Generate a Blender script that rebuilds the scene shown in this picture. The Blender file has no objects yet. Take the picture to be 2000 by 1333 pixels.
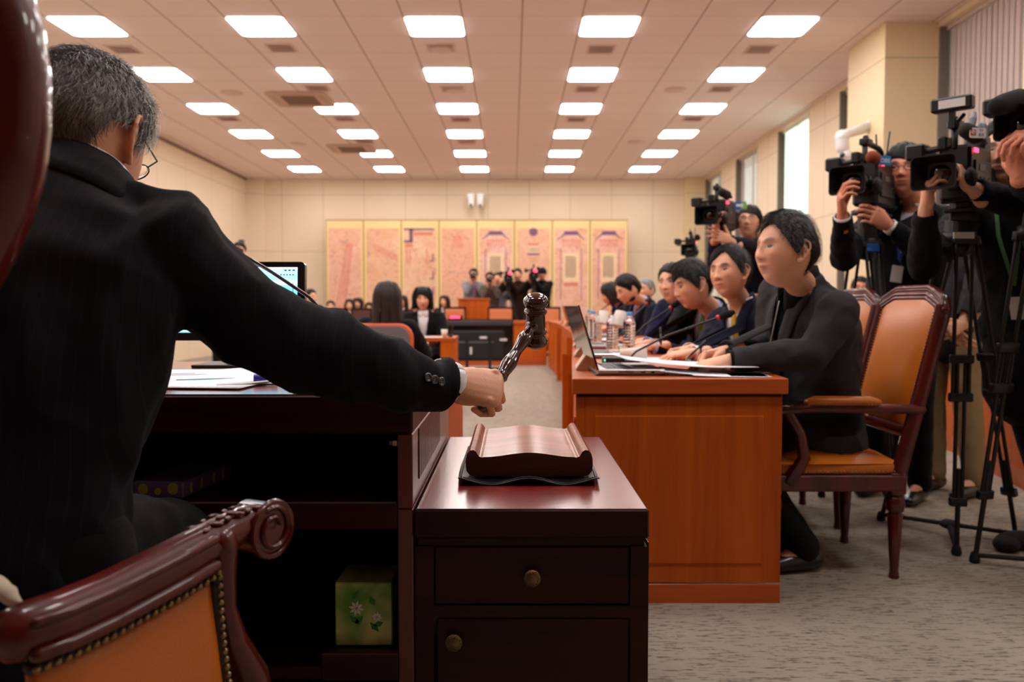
import bpy, math, random
import numpy as np
from mathutils import Vector, Matrix, noise
from mathutils.bvhtree import BVHTree

random.seed(7); RNG = np.random.RandomState(11)
PI = math.pi
SC = bpy.context.scene
COL = SC.collection

# ------------------------------------------------------------------ camera, world, exposure
FPX = 1600.0                       # focal length in pixels of the 2000 px wide frame
PITCH = math.atan(68.5 / FPX)
cd = bpy.data.cameras.new('camera'); cam = bpy.data.objects.new('camera', cd); COL.objects.link(cam)
cd.sensor_width = 36.0; cd.lens = 36.0 * FPX / 2000.0; cd.clip_start = 0.05; cd.clip_end = 100
cam.location = (0, 0, 1.0); cam.rotation_euler = (PI / 2 - PITCH, 0, 0)
cd.dof.use_dof = True; cd.dof.focus_distance = 1.62; cd.dof.aperture_fstop = 4.2
SC.camera = cam
w = bpy.data.worlds.new('world'); SC.world = w; w.use_nodes = True
w.node_tree.nodes['Background'].inputs[0].default_value = (0.93, 1.0, 0.95, 1)
w.node_tree.nodes['Background'].inputs[1].default_value = 1.6
SC.view_settings.view_transform = 'Standard'; SC.view_settings.look = 'None'
SC.view_settings.gamma = 1.0; SC.view_settings.use_curve_mapping = False
SC.view_settings.exposure = 1.42
LAMP = 6.5                         # strength of the ceiling panels
try:
    SC.cycles.max_bounces = 8; SC.cycles.diffuse_bounces = 4; SC.cycles.glossy_bounces = 3
    SC.cycles.transmission_bounces = 6; SC.cycles.transparent_max_bounces = 8
    SC.cycles.use_light_tree = True; SC.cycles.sample_clamp_indirect = 6.0
except Exception: pass

def P(px, py, Y):
    """point of the room seen at photo position px, py when it lies Y metres in front of the camera"""
    u = (px - 1000.0) / FPX; v = (666.5 - py) / FPX
    d = Vector((u, math.cos(PITCH) + v * math.sin(PITCH), -math.sin(PITCH) + v * math.cos(PITCH)))
    d *= Y / d.y
    return Vector((d.x, d.y, 1.0 + d.z))

# ------------------------------------------------------------------ materials
def srgb(r, g, b):
    f = lambda c: (c / 255.0) / 12.92 if c / 255.0 <= 0.04045 else ((c / 255.0 + 0.055) / 1.055) ** 2.4
    return (f(r), f(g), f(b), 1.0)

def new_mat(name):
    m = bpy.data.materials.new(name); m.use_nodes = True
    nt = m.node_tree; b = nt.nodes['Principled BSDF']
    return m, nt, b

def N(nt, t, **kw):
    n = nt.nodes.new(t)
    for k, v in kw.items(): setattr(n, k, v)
    return n

def simple(name, col, rough=0.5, metal=0.0, spec=0.5, coat=0.0, bump=0.0, bscale=200.0, sheen=0.0, emit=None, estr=0.0, var=0.0, vscale=5.0, coat_rough=0.1, alpha=1.0, stretch=(1, 1, 1)):
    m, nt, b = new_mat(name)
    b.inputs['Base Color'].default_value = col
    b.inputs['Roughness'].default_value = rough; b.inputs['Metallic'].default_value = metal
    b.inputs['Specular IOR Level'].default_value = spec
    b.inputs['Coat Weight'].default_value = coat; b.inputs['Coat Roughness'].default_value = coat_rough
    if sheen: b.inputs['Sheen Weight'].default_value = sheen; b.inputs['Sheen Roughness'].default_value = 0.5
    if emit: b.inputs['Emission Color'].default_value = emit; b.inputs['Emission Strength'].default_value = estr
    if bump or var:
        tc = N(nt, 'ShaderNodeTexCoord'); mp = N(nt, 'ShaderNodeMapping'); mp.inputs['Scale'].default_value = stretch
        nt.links.new(tc.outputs['Object'], mp.inputs['Vector'])
        if bump:
            nz = N(nt, 'ShaderNodeTexNoise'); nz.inputs['Scale'].default_value = bscale; nz.inputs['Detail'].default_value = 3
            nt.links.new(mp.outputs[0], nz.inputs['Vector'])
            bp = N(nt, 'ShaderNodeBump'); bp.inputs['Strength'].default_value = bump; bp.inputs['Distance'].default_value = 0.01
            nt.links.new(nz.outputs['Fac'], bp.inputs['Height']); nt.links.new(bp.outputs[0], b.inputs['Normal'])
        if var:
            n2 = N(nt, 'ShaderNodeTexNoise'); n2.inputs['Scale'].default_value = vscale; n2.inputs['Detail'].default_value = 4
            nt.links.new(mp.outputs[0], n2.inputs['Vector'])
            mx = N(nt, 'ShaderNodeMix', data_type='RGBA')
            mx.inputs[6].default_value = tuple(c * (1 - var) for c in col[:3]) + (1,)
            mx.inputs[7].default_value = tuple(min(1, c * (1 + var)) for c in col[:3]) + (1,)
            nt.links.new(n2.outputs['Fac'], mx.inputs[0]); nt.links.new(mx.outputs[2], b.inputs['Base Color'])
    return m

def wood(name, c1, c2, rough=0.3, scale=1.0, axis='z', coat=0.3, bump=0.03, coat_rough=0.08, spec=0.5):
    """long grain wood: stretched noise plus fine pores; axis = grain direction"""
    m, nt, b = new_mat(name)
    tc = N(nt, 'ShaderNodeTexCoord'); mp = N(nt, 'ShaderNodeMapping')
    s = {'x': (1.2, 22, 22), 'y': (22, 1.2, 22), 'z': (22, 22, 1.2)}[axis]
    mp.inputs['Scale'].default_value = tuple(q * scale for q in s)
    nt.links.new(tc.outputs['Object'], mp.inputs['Vector'])
    n1 = N(nt, 'ShaderNodeTexNoise'); n1.inputs['Scale'].default_value = 1.0; n1.inputs['Detail'].default_value = 6; n1.inputs['Distortion'].default_value = 0.6
    nt.links.new(mp.outputs[0], n1.inputs['Vector'])
    n2 = N(nt, 'ShaderNodeTexNoise'); n2.inputs['Scale'].default_value = 8.0; n2.inputs['Detail'].default_value = 3
    nt.links.new(mp.outputs[0], n2.inputs['Vector'])
    ad = N(nt, 'ShaderNodeMath', operation='MULTIPLY_ADD'); ad.inputs[1].default_value = 0.35
    nt.links.new(n2.outputs['Fac'], ad.inputs[0]); nt.links.new(n1.outputs['Fac'], ad.inputs[2])
    cr = N(nt, 'ShaderNodeValToRGB'); cr.color_ramp.elements[0].position = 0.45; cr.color_ramp.elements[1].position = 0.85
    cr.color_ramp.elements[0].color = c1; cr.color_ramp.elements[1].color = c2
    nt.links.new(ad.outputs[0], cr.inputs[0]); nt.links.new(cr.outputs[0], b.inputs['Base Color'])
    b.inputs['Roughness'].default_value = rough; b.inputs['Coat Weight'].default_value = coat; b.inputs['Coat Roughness'].default_value = coat_rough
    b.inputs['Specular IOR Level'].default_value = spec
    if bump:
        bp = N(nt, 'ShaderNodeBump'); bp.inputs['Strength'].default_value = bump; bp.inputs['Distance'].default_value = 0.004
        nt.links.new(n2.outputs['Fac'], bp.inputs['Height']); nt.links.new(bp.outputs[0], b.inputs['Normal'])
    return m

M = {}
M['white_plastic'] = simple('white_plastic', srgb(235, 232, 230), 0.35)
M['black_plastic'] = simple('black_plastic', srgb(22, 22, 24), 0.4, bump=0.05, bscale=600)
M['black_gloss'] = simple('black_gloss', srgb(12, 12, 14), 0.15, coat=0.4)
M['black_rubber'] = simple('black_rubber', srgb(16, 16, 17), 0.75)
M['grey_plastic'] = simple('grey_plastic', srgb(90, 90, 94), 0.45)
M['silver'] = simple('silver', srgb(190, 190, 192), 0.3, metal=0.8)
M['dark_metal'] = simple('dark_metal', srgb(48, 48, 50), 0.4, metal=0.7)
M['brass_old'] = simple('brass_old', srgb(120, 100, 70), 0.35, metal=0.9, bump=0.2, bscale=400)
M['paper'] = simple('paper', srgb(238, 238, 246), 0.8, var=0.02)
M['paper_blue'] = simple('paper_blue', srgb(120, 205, 225), 0.8)
M['ink'] = simple('ink', srgb(90, 90, 110), 0.8)
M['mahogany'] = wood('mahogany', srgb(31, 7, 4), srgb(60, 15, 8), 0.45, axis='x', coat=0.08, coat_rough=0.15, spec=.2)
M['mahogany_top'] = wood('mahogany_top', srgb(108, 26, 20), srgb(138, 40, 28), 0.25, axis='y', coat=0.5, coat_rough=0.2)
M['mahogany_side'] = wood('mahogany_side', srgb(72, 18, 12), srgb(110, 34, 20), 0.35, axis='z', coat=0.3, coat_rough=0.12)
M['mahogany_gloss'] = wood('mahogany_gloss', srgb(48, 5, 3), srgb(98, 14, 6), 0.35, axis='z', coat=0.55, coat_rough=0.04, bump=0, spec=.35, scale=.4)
M['rosewood'] = wood('rosewood', srgb(84, 32, 22), srgb(156, 78, 56), 0.3, axis='x', coat=0.3, bump=0.1, scale=1.5, coat_rough=0.15)
M['rosewood_end'] = wood('rosewood_end', srgb(38, 16, 12), srgb(72, 32, 22), 0.4, axis='x', coat=0.2, bump=0.1, scale=1.5)
M['gavel_wood'] = wood('gavel_wood', srgb(40, 13, 13), srgb(62, 20, 17), 0.12, axis='z', coat=1.0, coat_rough=0.03, bump=0.0)
M['cherry'] = wood('cherry', srgb(170, 73, 4), srgb(200, 94, 9), 0.5, axis='z', coat=0.05, coat_rough=0.15, bump=0.01, scale=0.7, spec=.25)
M['cherry_h'] = wood('cherry_h', srgb(168, 68, 4), srgb(196, 88, 8), 0.45, axis='x', coat=0.2, coat_rough=0.12, bump=0.01, scale=0.7)
M['cherry_top'] = wood('cherry_top', srgb(176, 80, 34), srgb(205, 104, 52), 0.25, axis='y', coat=0.4, coat_rough=0.1, bump=0.01, scale=0.7)
M['leather_orange'] = simple('leather_orange', srgb(200, 108, 22), 0.33, bump=0.12, bscale=350, coat=0.15, coat_rough=0.2, var=0.08)
M['leather_black'] = simple('leather_black', srgb(20, 20, 22), 0.35, bump=0.12, bscale=400)
M['nails'] = simple('nails', srgb(150, 128, 90), 0.3, metal=0.9)
M['leather_salmon'] = simple('leather_salmon', srgb(215, 128, 84), 0.45)
M['leather_brown'] = simple('leather_brown', srgb(88, 52, 44), 0.5)
M['red_led'] = simple('red_led', srgb(255, 40, 60), 0.4, emit=(1, 0.03, 0.08, 1), estr=2.5)
M['red_ring'] = simple('red_ring', srgb(225, 40, 60), 0.4)
M['green_led'] = simple('green_led', srgb(60, 200, 120), 0.4, emit=(0.1, 0.9, 0.4, 1), estr=1.0)
M['foam_black'] = simple('foam_black', srgb(14, 14, 15), 0.95, bump=0.4, bscale=500)
M['foam_brown'] = simple('foam_brown', srgb(150, 72, 44), 0.95, bump=0.4, bscale=500)
M['foam_olive'] = simple('foam_olive', srgb(52, 46, 38), 0.95, bump=0.4, bscale=500)
M['glass_black'] = simple('glass_black', srgb(6, 6, 10), 0.05, coat=1.0)
M['sign_white'] = simple('sign_white', srgb(232, 228, 226), 0.5)
M['sign_red'] = simple('sign_red', srgb(205, 45, 40), 0.5)
M['sign_blue'] = simple('sign_blue', srgb(20, 125, 190), 0.5)
M['sign_cream'] = simple('sign_cream', srgb(236, 232, 214), 0.5)
M['tripod_blue'] = simple('tripod_blue', srgb(40, 100, 185), 0.5)
M['strap_blue'] = simple('strap_blue', srgb(25, 85, 185), 0.6)
M['strap_green'] = simple('strap_green', srgb(70, 110, 60), 0.6)
M['card_white'] = simple('card_white', srgb(222, 218, 222), 0.4)
M['cup_paper'] = simple('cup_paper', srgb(240, 226, 216), 0.8)
M['cap_blue'] = simple('cap_blue', srgb(110, 170, 235), 0.4)

def glass_mat(name, col, rough=0.02, ior=1.33, trans=1.0):
    m, nt, b = new_mat(name)
    b.inputs['Base Color'].default_value = col; b.inputs['Roughness'].default_value = rough
    b.inputs['Transmission Weight'].default_value = trans; b.inputs['IOR'].default_value = ior
    return m
M['pet'] = glass_mat('pet', (0.97, 0.98, 1, 1), 0.03, 1.25)
M['lens_glass'] = glass_mat('lens_glass', (1, 1, 1, 1), 0.0, 1.1)

# ------------------------------------------------------------------ mesh collector
def fix3(v): return (float(v[0]), float(v[1]), float(v[2]))

class MB:
    def __init__(s): s.v = []; s.f = []
    def add(s, vs, fs):
        o = len(s.v); s.v += [fix3(q) for q in vs]; s.f += [tuple(i + o for i in f) for f in fs]; return s
    def merge(s, o, mat=None):
        vs = [mat @ Vector(q) for q in o.v] if mat else o.v
        return s.add(vs, o.f)
    def xf(s, mat): s.v = [fix3(mat @ Vector(q)) for q in s.v]; return s
    def box(s, x0, x1, y0, y1, z0, z1, bev=0.0):
        if x0 > x1: x0, x1 = x1, x0
        if y0 > y1: y0, y1 = y1, y0
        if z0 > z1: z0, z1 = z1, z0
        b = min(bev, (x1 - x0) * .49, (y1 - y0) * .49, (z1 - z0) * .49)
        if b <= 0:
            vs = [(x, y, z) for x in (x0, x1) for y in (y0, y1) for z in (z0, z1)]
            return s.add(vs, [(0, 1, 3, 2), (4, 6, 7, 5), (0, 4, 5, 1), (2, 3, 7, 6), (0, 2, 6, 4), (1, 5, 7, 3)])
        # chamfered box: each corner has three vertices
        vs = []; idx = {}
        for ix, x in enumerate((x0, x1)):
            for iy, y in enumerate((y0, y1)):
                for iz, z in enumerate((z0, z1)):
                    sx, sy, sz = (b if ix == 0 else -b), (b if iy == 0 else -b), (b if iz == 0 else -b)
                    idx[ix, iy, iz, 0] = len(vs); vs.append((x, y + sy, z + sz))
                    idx[ix, iy, iz, 1] = len(vs); vs.append((x + sx, y, z + sz))
                    idx[ix, iy, iz, 2] = len(vs); vs.append((x + sx, y + sy, z))
        fs = []
        for i in (0, 1):
            a = [idx[i, 0, 0, 0], idx[i, 0, 1, 0], idx[i, 1, 1, 0], idx[i, 1, 0, 0]]; fs.append(tuple(a if i == 0 else a[::-1]))
            a = [idx[0, i, 0, 1], idx[1, i, 0, 1], idx[1, i, 1, 1], idx[0, i, 1, 1]]; fs.append(tuple(a if i == 0 else a[::-1]))
            a = [idx[0, 0, i, 2], idx[0, 1, i, 2], idx[1, 1, i, 2], idx[1, 0, i, 2]]; fs.append(tuple(a if i == 0 else a[::-1]))
        for i in (0, 1):
            for j in (0, 1):
                fl = (i + j) % 2 == 0
                q = [idx[i, j, 0, 0], idx[i, j, 0, 1], idx[i, j, 1, 1], idx[i, j, 1, 0]]; fs.append(tuple(q if fl else q[::-1]))
                q = [idx[i, 0, j, 0], idx[i, 1, j, 0], idx[i, 1, j, 2], idx[i, 0, j, 2]]; fs.append(tuple(q if fl else q[::-1]))
                q = [idx[0, i, j, 1], idx[0, i, j, 2], idx[1, i, j, 2], idx[1, i, j, 1]]; fs.append(tuple(q if fl else q[::-1]))
                for k in (0, 1):
                    t = [idx[i, j, k, 0], idx[i, j, k, 1], idx[i, j, k, 2]]; fs.append(tuple(t if (i + j + k) % 2 == 0 else t[::-1]))
        return s.add(vs, fs)
    def obox(s, c, sx, sy, sz, rot=None, bev=0.0):
        t = MB().box(-sx / 2, sx / 2, -sy / 2, sy / 2, -sz / 2, sz / 2, bev)
        m = Matrix.Translation(Vector(c)) @ (rot.to_4x4() if rot is not None else Matrix.Identity(4))
        return s.merge(t, m)
    def tube(s, pts, rad, n=12, caps=True, up=None, dome=True):
        """swept tube; rad: number, list of numbers or list of (a, b); a along 'side', b along 'up'"""
        pts = [Vector(p) for p in pts]; k = len(pts)
        if not hasattr(rad, '__len__'): rad = [rad] * k
        rad = [(r if hasattr(r, '__len__') else (r, r)) for r in rad]
        tang = []
        for i in range(k):
            t = (pts[min(i + 1, k - 1)] - pts[max(i - 1, 0)])
            tang.append(t.normalized() if t.length > 1e-9 else Vector((0, 0, 1)))
        u = Vector(up) if up is not None else (Vector((0, 0, 1)) if abs(tang[0].z) < 0.9 else Vector((0, 1, 0)))
        rings = []
        for i in range(k):
            t = tang[i]; u2 = u - t * u.dot(t)
            if u2.length < 1e-6: u2 = t.orthogonal()
            u2.normalize()
            if up is None: u = u2
            side = t.cross(u2)
            rings.append((pts[i], t, side, u2, rad[i]))
        if caps and dome:
            def cap(r, sgn):
                p, t, sd, uu, (a, b) = r; m = min(a, b); out = []
                for ang in (30, 60):
                    c, sn = math.cos(math.radians(ang)), math.sin(math.radians(ang))
                    out.append((p + t * (sgn * m * sn), t, sd, uu, (a * c, b * c)))
                return out, p + t * (sgn * m)
            c0, e0 = cap(rings[0], -1); c1, e1 = cap(rings[-1], 1)
            rings = c0[::-1] + rings + c1
        else: e0, e1 = rings[0][0], rings[-1][0]
        vs = []; fs = []
        for (p, t, sd, uu, (a, b)) in rings:
            for j in range(n):
                th = 2 * PI * j / n
                vs.append(p + sd * (a * math.cos(th)) + uu * (b * math.sin(th)))
        R = len(rings)
        for i in range(R - 1):
            for j in range(n):
                fs.append((i * n + j, i * n + (j + 1) % n, (i + 1) * n + (j + 1) % n, (i + 1) * n + j))
        if caps:
            if dome:
                o = len(vs); vs += [e0, e1]
                for j in range(n):
                    fs.append((o, (j + 1) % n, j)); fs.append((o + 1, (R - 1) * n + j, (R - 1) * n + (j + 1) % n))
            else:
                fs.append(tuple(range(n))[::-1]); fs.append(tuple((R - 1) * n + j for j in range(n)))
        return s.add(vs, fs)
    def lathe(s, prof, n=24, mat=None, flute=None):
        """prof: (r, z) list round the z axis; closed with caps where r > 0"""
        vs = []; fs = []; k = len(prof)
        for (r, z) in prof:
            for j in range(n):
                th = 2 * PI * j / n; rr = r
                if flute: rr = r * (1 - flute(z) * (0.5 + 0.5 * math.cos(th * 10)))
                vs.append((rr * math.cos(th), rr * math.sin(th), z))
        for i in range(k - 1):
            for j in range(n):
                fs.append((i * n + j, i * n + (j + 1) % n, (i + 1) * n + (j + 1) % n, (i + 1) * n + j))
        fs.append(tuple(range(n))[::-1]); fs.append(tuple((k - 1) * n + j for j in range(n)))
        if mat: vs = [mat @ Vector(v) for v in vs]
        return s.add(vs, fs)
    def prism(s, outline, h, mat=None):
        """outline (x, y) extruded from z=0 to z=h"""
        n = len(outline)
        vs = [(x, y, 0) for x, y in outline] + [(x, y, h) for x, y in outline]
        fs = [tuple(range(n))[::-1], tuple(range(n, 2 * n))] + [(i, (i + 1) % n, n + (i + 1) % n, n + i) for i in range(n)]
        if mat: vs = [mat @ Vector(v) for v in vs]
        return s.add(vs, fs)
    def ell(s, c, a, b, d, nu=20, nv=12, rot=None):
        vs = []; fs = []; c = Vector(c)
        for i in range(1, nv):
            ph = -PI / 2 + PI * i / nv
            for j in range(nu):
                th = 2 * PI * j / nu
                q = Vector((a * math.cos(ph) * math.cos(th), b * math.cos(ph) * math.sin(th), d * math.sin(ph)))
                vs.append(c + (rot @ q if rot is not None else q))
        for i in range(nv - 2):
            for j in range(nu):
                fs.append((i * nu + j, i * nu + (j + 1) % nu, (i + 1) * nu + (j + 1) % nu, (i + 1) * nu + j))
        o = len(vs); zt = Vector((0, 0, d)); zt = rot @ zt if rot is not None else zt
        vs += [c - zt, c + zt]
        for j in range(nu):
            fs.append((o, (j + 1) % nu, j)); fs.append((o + 1, (nv - 2) * nu + j, (nv - 2) * nu + (j + 1) % nu))
        return s.add(vs, fs)
    def grid(s, pts, nu, nv, thick=0.0):
        """open nu x nv surface (row-major), optionally given a thickness along its normals by two sheets and a rim"""
        pts = [Vector(p) for p in pts]
        F = [(i * nu + j, i * nu + j + 1, (i + 1) * nu + j + 1, (i + 1) * nu + j) for i in range(nv - 1) for j in range(nu - 1)]
        if not thick: return s.add(pts, F)
        nr = []
        for i in range(nv):
            for j in range(nu):
                a = pts[i * nu + min(j + 1, nu - 1)] - pts[i * nu + max(j - 1, 0)]
                b = pts[min(i + 1, nv - 1) * nu + j] - pts[max(i - 1, 0) * nu + j]
                q = a.cross(b); nr.append(q.normalized() if q.length > 1e-12 else Vector((0, 0, 1)))
        o = len(pts); vs = pts + [p - q * thick for p, q in zip(pts, nr)]
        fs = list(F) + [tuple(i + o for i in f[::-1]) for f in F]
        rim = [j for j in range(nu)] + [i * nu + nu - 1 for i in range(1, nv)] + [(nv - 1) * nu + j for j in range(nu - 2, -1, -1)] + [i * nu for i in range(nv - 2, 0, -1)]
        for a, b in zip(rim, rim[1:] + rim[:1]): fs.append((b, a, a + o, b + o))
        return s.add(vs, fs)
    def build(s, name, mat, parent=None, smooth=True, world=True, auto=None, bevel=0.0):
        return make_obj(name, s.v, s.f, mat, parent, smooth, world, auto, bevel)

def origin_of(parent):
    """accumulated plain translation of a parent chain (all built things are unrotated)"""
    v = Vector((0, 0, 0))
    while parent is not None:
        v = v + parent.location; parent = parent.parent
    return v

def make_obj(name, vs, fs, mat, parent=None, smooth=True, world=True, auto=None, bevel=0.0):
    if parent is not None and world:
        o = origin_of(parent); vs = [(v[0] - o.x, v[1] - o.y, v[2] - o.z) for v in vs]
    me = bpy.data.meshes.new(name); me.from_pydata(vs, [], fs); me.update()
    ob = bpy.data.objects.new(name, me); COL.objects.link(ob)
    for mm in (mat if isinstance(mat, (list, tuple)) else [mat]):
        if mm is not None: me.materials.append(mm)
    if parent is not None: ob.parent = parent
    if smooth:
        me.polygons.foreach_set('use_smooth', [True] * len(me.polygons))
        if auto is not None: me.set_sharp_from_angle(angle=math.radians(auto))
    if bevel:
        b = ob.modifiers.new('edge', 'BEVEL'); b.width = bevel; b.segments = 2; b.limit_method = 'ANGLE'; b.angle_limit = math.radians(50)
        ob.modifiers.new('wn', 'WEIGHTED_NORMAL')
    return ob

def tag(o, label=None, cat=None, group=None, kind=None):
    if label: o['label'] = label
    if cat: o['category'] = cat
    if group: o['group'] = group
    if kind: o['kind'] = kind
    return o

def thing(name, loc, label, cat, group=None):
    e = bpy.data.objects.new(name, None); COL.objects.link(e); e.location = Vector(loc); e.empty_display_size = 0.1
    return tag(e, label, cat, group)

def kids(o): return [c for c in ALLKIDS.get(o.name, [])]
def copy_tree(o, loc, rz=None, label=None, group=None, name=None, keep=None):
    """copy a thing with its parts and sub-parts"""
    allc = {}
    for q in COL.objects:
        if q.parent is not None: allc.setdefault(q.parent.name, []).append(q)
    def cp(src, par):
        c = src.copy(); COL.objects.link(c)
        if par is not None: c.parent = par
        for ch in allc.get(src.name, []): cp(ch, c)
        return c
    r = cp(o, None); r.location = Vector(loc)
    if rz is not None: r.rotation_euler = (0, 0, rz)
    if label: r['label'] = label
    if group: r['group'] = group
    return r

def frame_from(fwd, up=(0, 0, 1), roll=0.0):
    """rotation whose +y looks along fwd, z close to up"""
    y = Vector(fwd).normalized(); x = y.cross(Vector(up)).normalized(); z = x.cross(y)
    m = Matrix((x, y, z)).transposed()
    if roll: m = m @ Matrix.Rotation(roll, 3, 'Y')
    return m

DG = None
def remesh(mb, voxel, smooth_it=3, fac=0.5):
    """fuse overlapping closed pieces into one continuous surface; returns (verts, faces) as lists"""
    me = bpy.data.meshes.new('tmp'); me.from_pydata(mb.v, [], mb.f); me.update()
    ob = bpy.data.objects.new('tmp', me); COL.objects.link(ob)
    md = ob.modifiers.new('r', 'REMESH'); md.mode = 'VOXEL'; md.voxel_size = voxel; md.adaptivity = 0
    if smooth_it:
        sm = ob.modifiers.new('s', 'SMOOTH'); sm.factor = fac; sm.iterations = smooth_it
    dg = bpy.context.evaluated_depsgraph_get(); ev = ob.evaluated_get(dg); m2 = ev.to_mesh()
    n = len(m2.vertices); co = np.empty(n * 3); m2.vertices.foreach_get('co', co); co = co.reshape(-1, 3)
    fs = [tuple(p.vertices) for p in m2.polygons]
    nr = np.empty(n * 3); m2.vertices.foreach_get('normal', nr); nr = nr.reshape(-1, 3)
    ev.to_mesh_clear(); bpy.data.objects.remove(ob); bpy.data.meshes.remove(me)
    return co, fs, nr

def text_mesh(txt, size, depth=0.0005):
    """letters as a mesh in the xy plane, centred"""
    cu = bpy.data.curves.new('t', 'FONT'); cu.body = txt; cu.size = size; cu.extrude = depth
    cu.align_x = 'CENTER'; cu.align_y = 'CENTER'; cu.resolution_u = 3
    ob = bpy.data.objects.new('t', cu); COL.objects.link(ob)
    dg = bpy.context.evaluated_depsgraph_get(); m = ob.evaluated_get(dg).to_mesh()
    mb = MB(); mb.add([v.co.copy() for v in m.vertices], [tuple(p.vertices) for p in m.polygons])
    ob.evaluated_get(dg).to_mesh_clear(); bpy.data.objects.remove(ob); bpy.data.curves.remove(cu)
    return mb
# ------------------------------------------------------------------ room
H = 3.92; XL = -6.08; XR = 4.38; YB = 19.0; YF = -3.5

def panel_wall(name, ax, per, off, zper, zoff, col=srgb(240, 220, 192)):
    m, nt, b = new_mat(name)
    tc = N(nt, 'ShaderNodeTexCoord'); sp = N(nt, 'ShaderNodeSeparateXYZ'); nt.links.new(tc.outputs['Object'], sp.inputs[0])
    def line(out, period, offset, w):
        a = N(nt, 'ShaderNodeMath', operation='ADD'); a.inputs[1].default_value = offset; nt.links.new(out, a.inputs[0])
        d = N(nt, 'ShaderNodeMath', operation='DIVIDE'); d.inputs[1].default_value = period; nt.links.new(a.outputs[0], d.inputs[0])
        f = N(nt, 'ShaderNodeMath', operation='FRACT'); nt.links.new(d.outputs[0], f.inputs[0])
        l = N(nt, 'ShaderNodeMath', operation='LESS_THAN'); l.inputs[1].default_value = w / period; nt.links.new(f.outputs[0], l.inputs[0])
        return l.outputs[0]
    l1 = line(sp.outputs[ax], per, off, 0.012); l2 = line(sp.outputs[2], zper, zoff, 0.012)
    mx = N(nt, 'ShaderNodeMath', operation='MAXIMUM'); nt.links.new(l1, mx.inputs[0]); nt.links.new(l2, mx.inputs[1])
    nz = N(nt, 'ShaderNodeTexNoise'); nz.inputs['Scale'].default_value = 1.5; nt.links.new(tc.outputs['Object'], nz.inputs['Vector'])
    c0 = N(nt, 'ShaderNodeMix', data_type='RGBA'); c0.inputs[6].default_value = tuple(c * .96 for c in col[:3]) + (1,); c0.inputs[7].default_value = col
    nt.links.new(nz.outputs['Fac'], c0.inputs[0])
    cm = N(nt, 'ShaderNodeMix', data_type='RGBA'); cm.inputs[7].default_value = tuple(c * .62 for c in col[:3]) + (1,)
    nt.links.new(c0.outputs[2], cm.inputs[6]); nt.links.new(mx.outputs[0], cm.inputs[0])
    nt.links.new(cm.outputs[2], b.inputs['Base Color']); b.inputs['Roughness'].default_value = 0.6
    return m
M['wall_x'] = panel_wall('wall_panels_back', 0, 0.95, 10.06, 1.3, 0.35)
M['wall_y'] = panel_wall('wall_panels_side', 1, 1.27, 10.0, 1.3, 0.35)
M['pilaster'] = panel_wall('pilaster_panels', 0, 9.0, 30.0, 1.3, 0.35, srgb(236, 214, 172))

# ceiling tiles with thin seams
m, nt, b = new_mat('ceiling_tiles'); M['ceiling'] = m
tc = N(nt, 'ShaderNodeTexCoord'); sp = N(nt, 'ShaderNodeSeparateXYZ'); nt.links.new(tc.outputs['Object'], sp.inputs[0])
def seam(out, period, offset, w):
    a = N(nt, 'ShaderNodeMath', operation='ADD'); a.inputs[1].default_value = offset; nt.links.new(out, a.inputs[0])
    d = N(nt, 'ShaderNodeMath', operation='DIVIDE'); d.inputs[1].default_value = period; nt.links.new(a.outputs[0], d.inputs[0])
    f = N(nt, 'ShaderNodeMath', operation='FRACT'); nt.links.new(d.outputs[0], f.inputs[0])
    l = N(nt, 'ShaderNodeMath', operation='LESS_THAN'); l.inputs[1].default_value = w / period; nt.links.new(f.outputs[0], l.inputs[0])
    return l.outputs[0]
sx = seam(sp.outputs[0], 0.602, 12.545, 0.012); sy = seam(sp.outputs[1], 0.595, 3.52, 0.008)
h = N(nt, 'ShaderNodeMath', operation='MULTIPLY'); h.inputs[1].default_value = 0.45; nt.links.new(sy, h.inputs[0])
mx = N(nt, 'ShaderNodeMath', operation='MAXIMUM'); nt.links.new(sx, mx.inputs[0]); nt.links.new(h.outputs[0], mx.inputs[1])
cm = N(nt, 'ShaderNodeMix', data_type='RGBA'); cm.inputs[6].default_value = srgb(242, 224, 220); cm.inputs[7].default_value = srgb(158, 126, 118)
nt.links.new(mx.outputs[0], cm.inputs[0]); nt.links.new(cm.outputs[2], b.inputs['Base Color']); b.inputs['Roughness'].default_value = 0.9

# carpet
m, nt, b = new_mat('carpet'); M['carpet'] = m
tc = N(nt, 'ShaderNodeTexCoord')
n1 = N(nt, 'ShaderNodeTexNoise'); n1.inputs['Scale'].default_value = 60; n1.inputs['Detail'].default_value = 5
mp = N(nt, 'ShaderNodeMapping'); mp.inputs['Rotation'].default_value = (0, 0, 0.7); mp.inputs['Scale'].default_value = (9, 60, 1)
nt.links.new(tc.outputs['Object'], mp.inputs['Vector']); nt.links.new(tc.outputs['Object'], n1.inputs['Vector'])
vo = N(nt, 'ShaderNodeTexVoronoi'); vo.inputs['Scale'].default_value = 1.6; nt.links.new(mp.outputs[0], vo.inputs['Vector'])
mp2 = N(nt, 'ShaderNodeMapping'); mp2.inputs['Rotation'].default_value = (0, 0, -0.75); mp2.inputs['Scale'].default_value = (9, 60, 1)
nt.links.new(tc.outputs['Object'], mp2.inputs['Vector'])
vo2 = N(nt, 'ShaderNodeTexVoronoi'); vo2.inputs['Scale'].default_value = 1.6; nt.links.new(mp2.outputs[0], vo2.inputs['Vector'])
ck = N(nt, 'ShaderNodeTexChecker'); ck.inputs['Scale'].default_value = 4.0; nt.links.new(tc.outputs['Object'], ck.inputs['Vector'])
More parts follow.
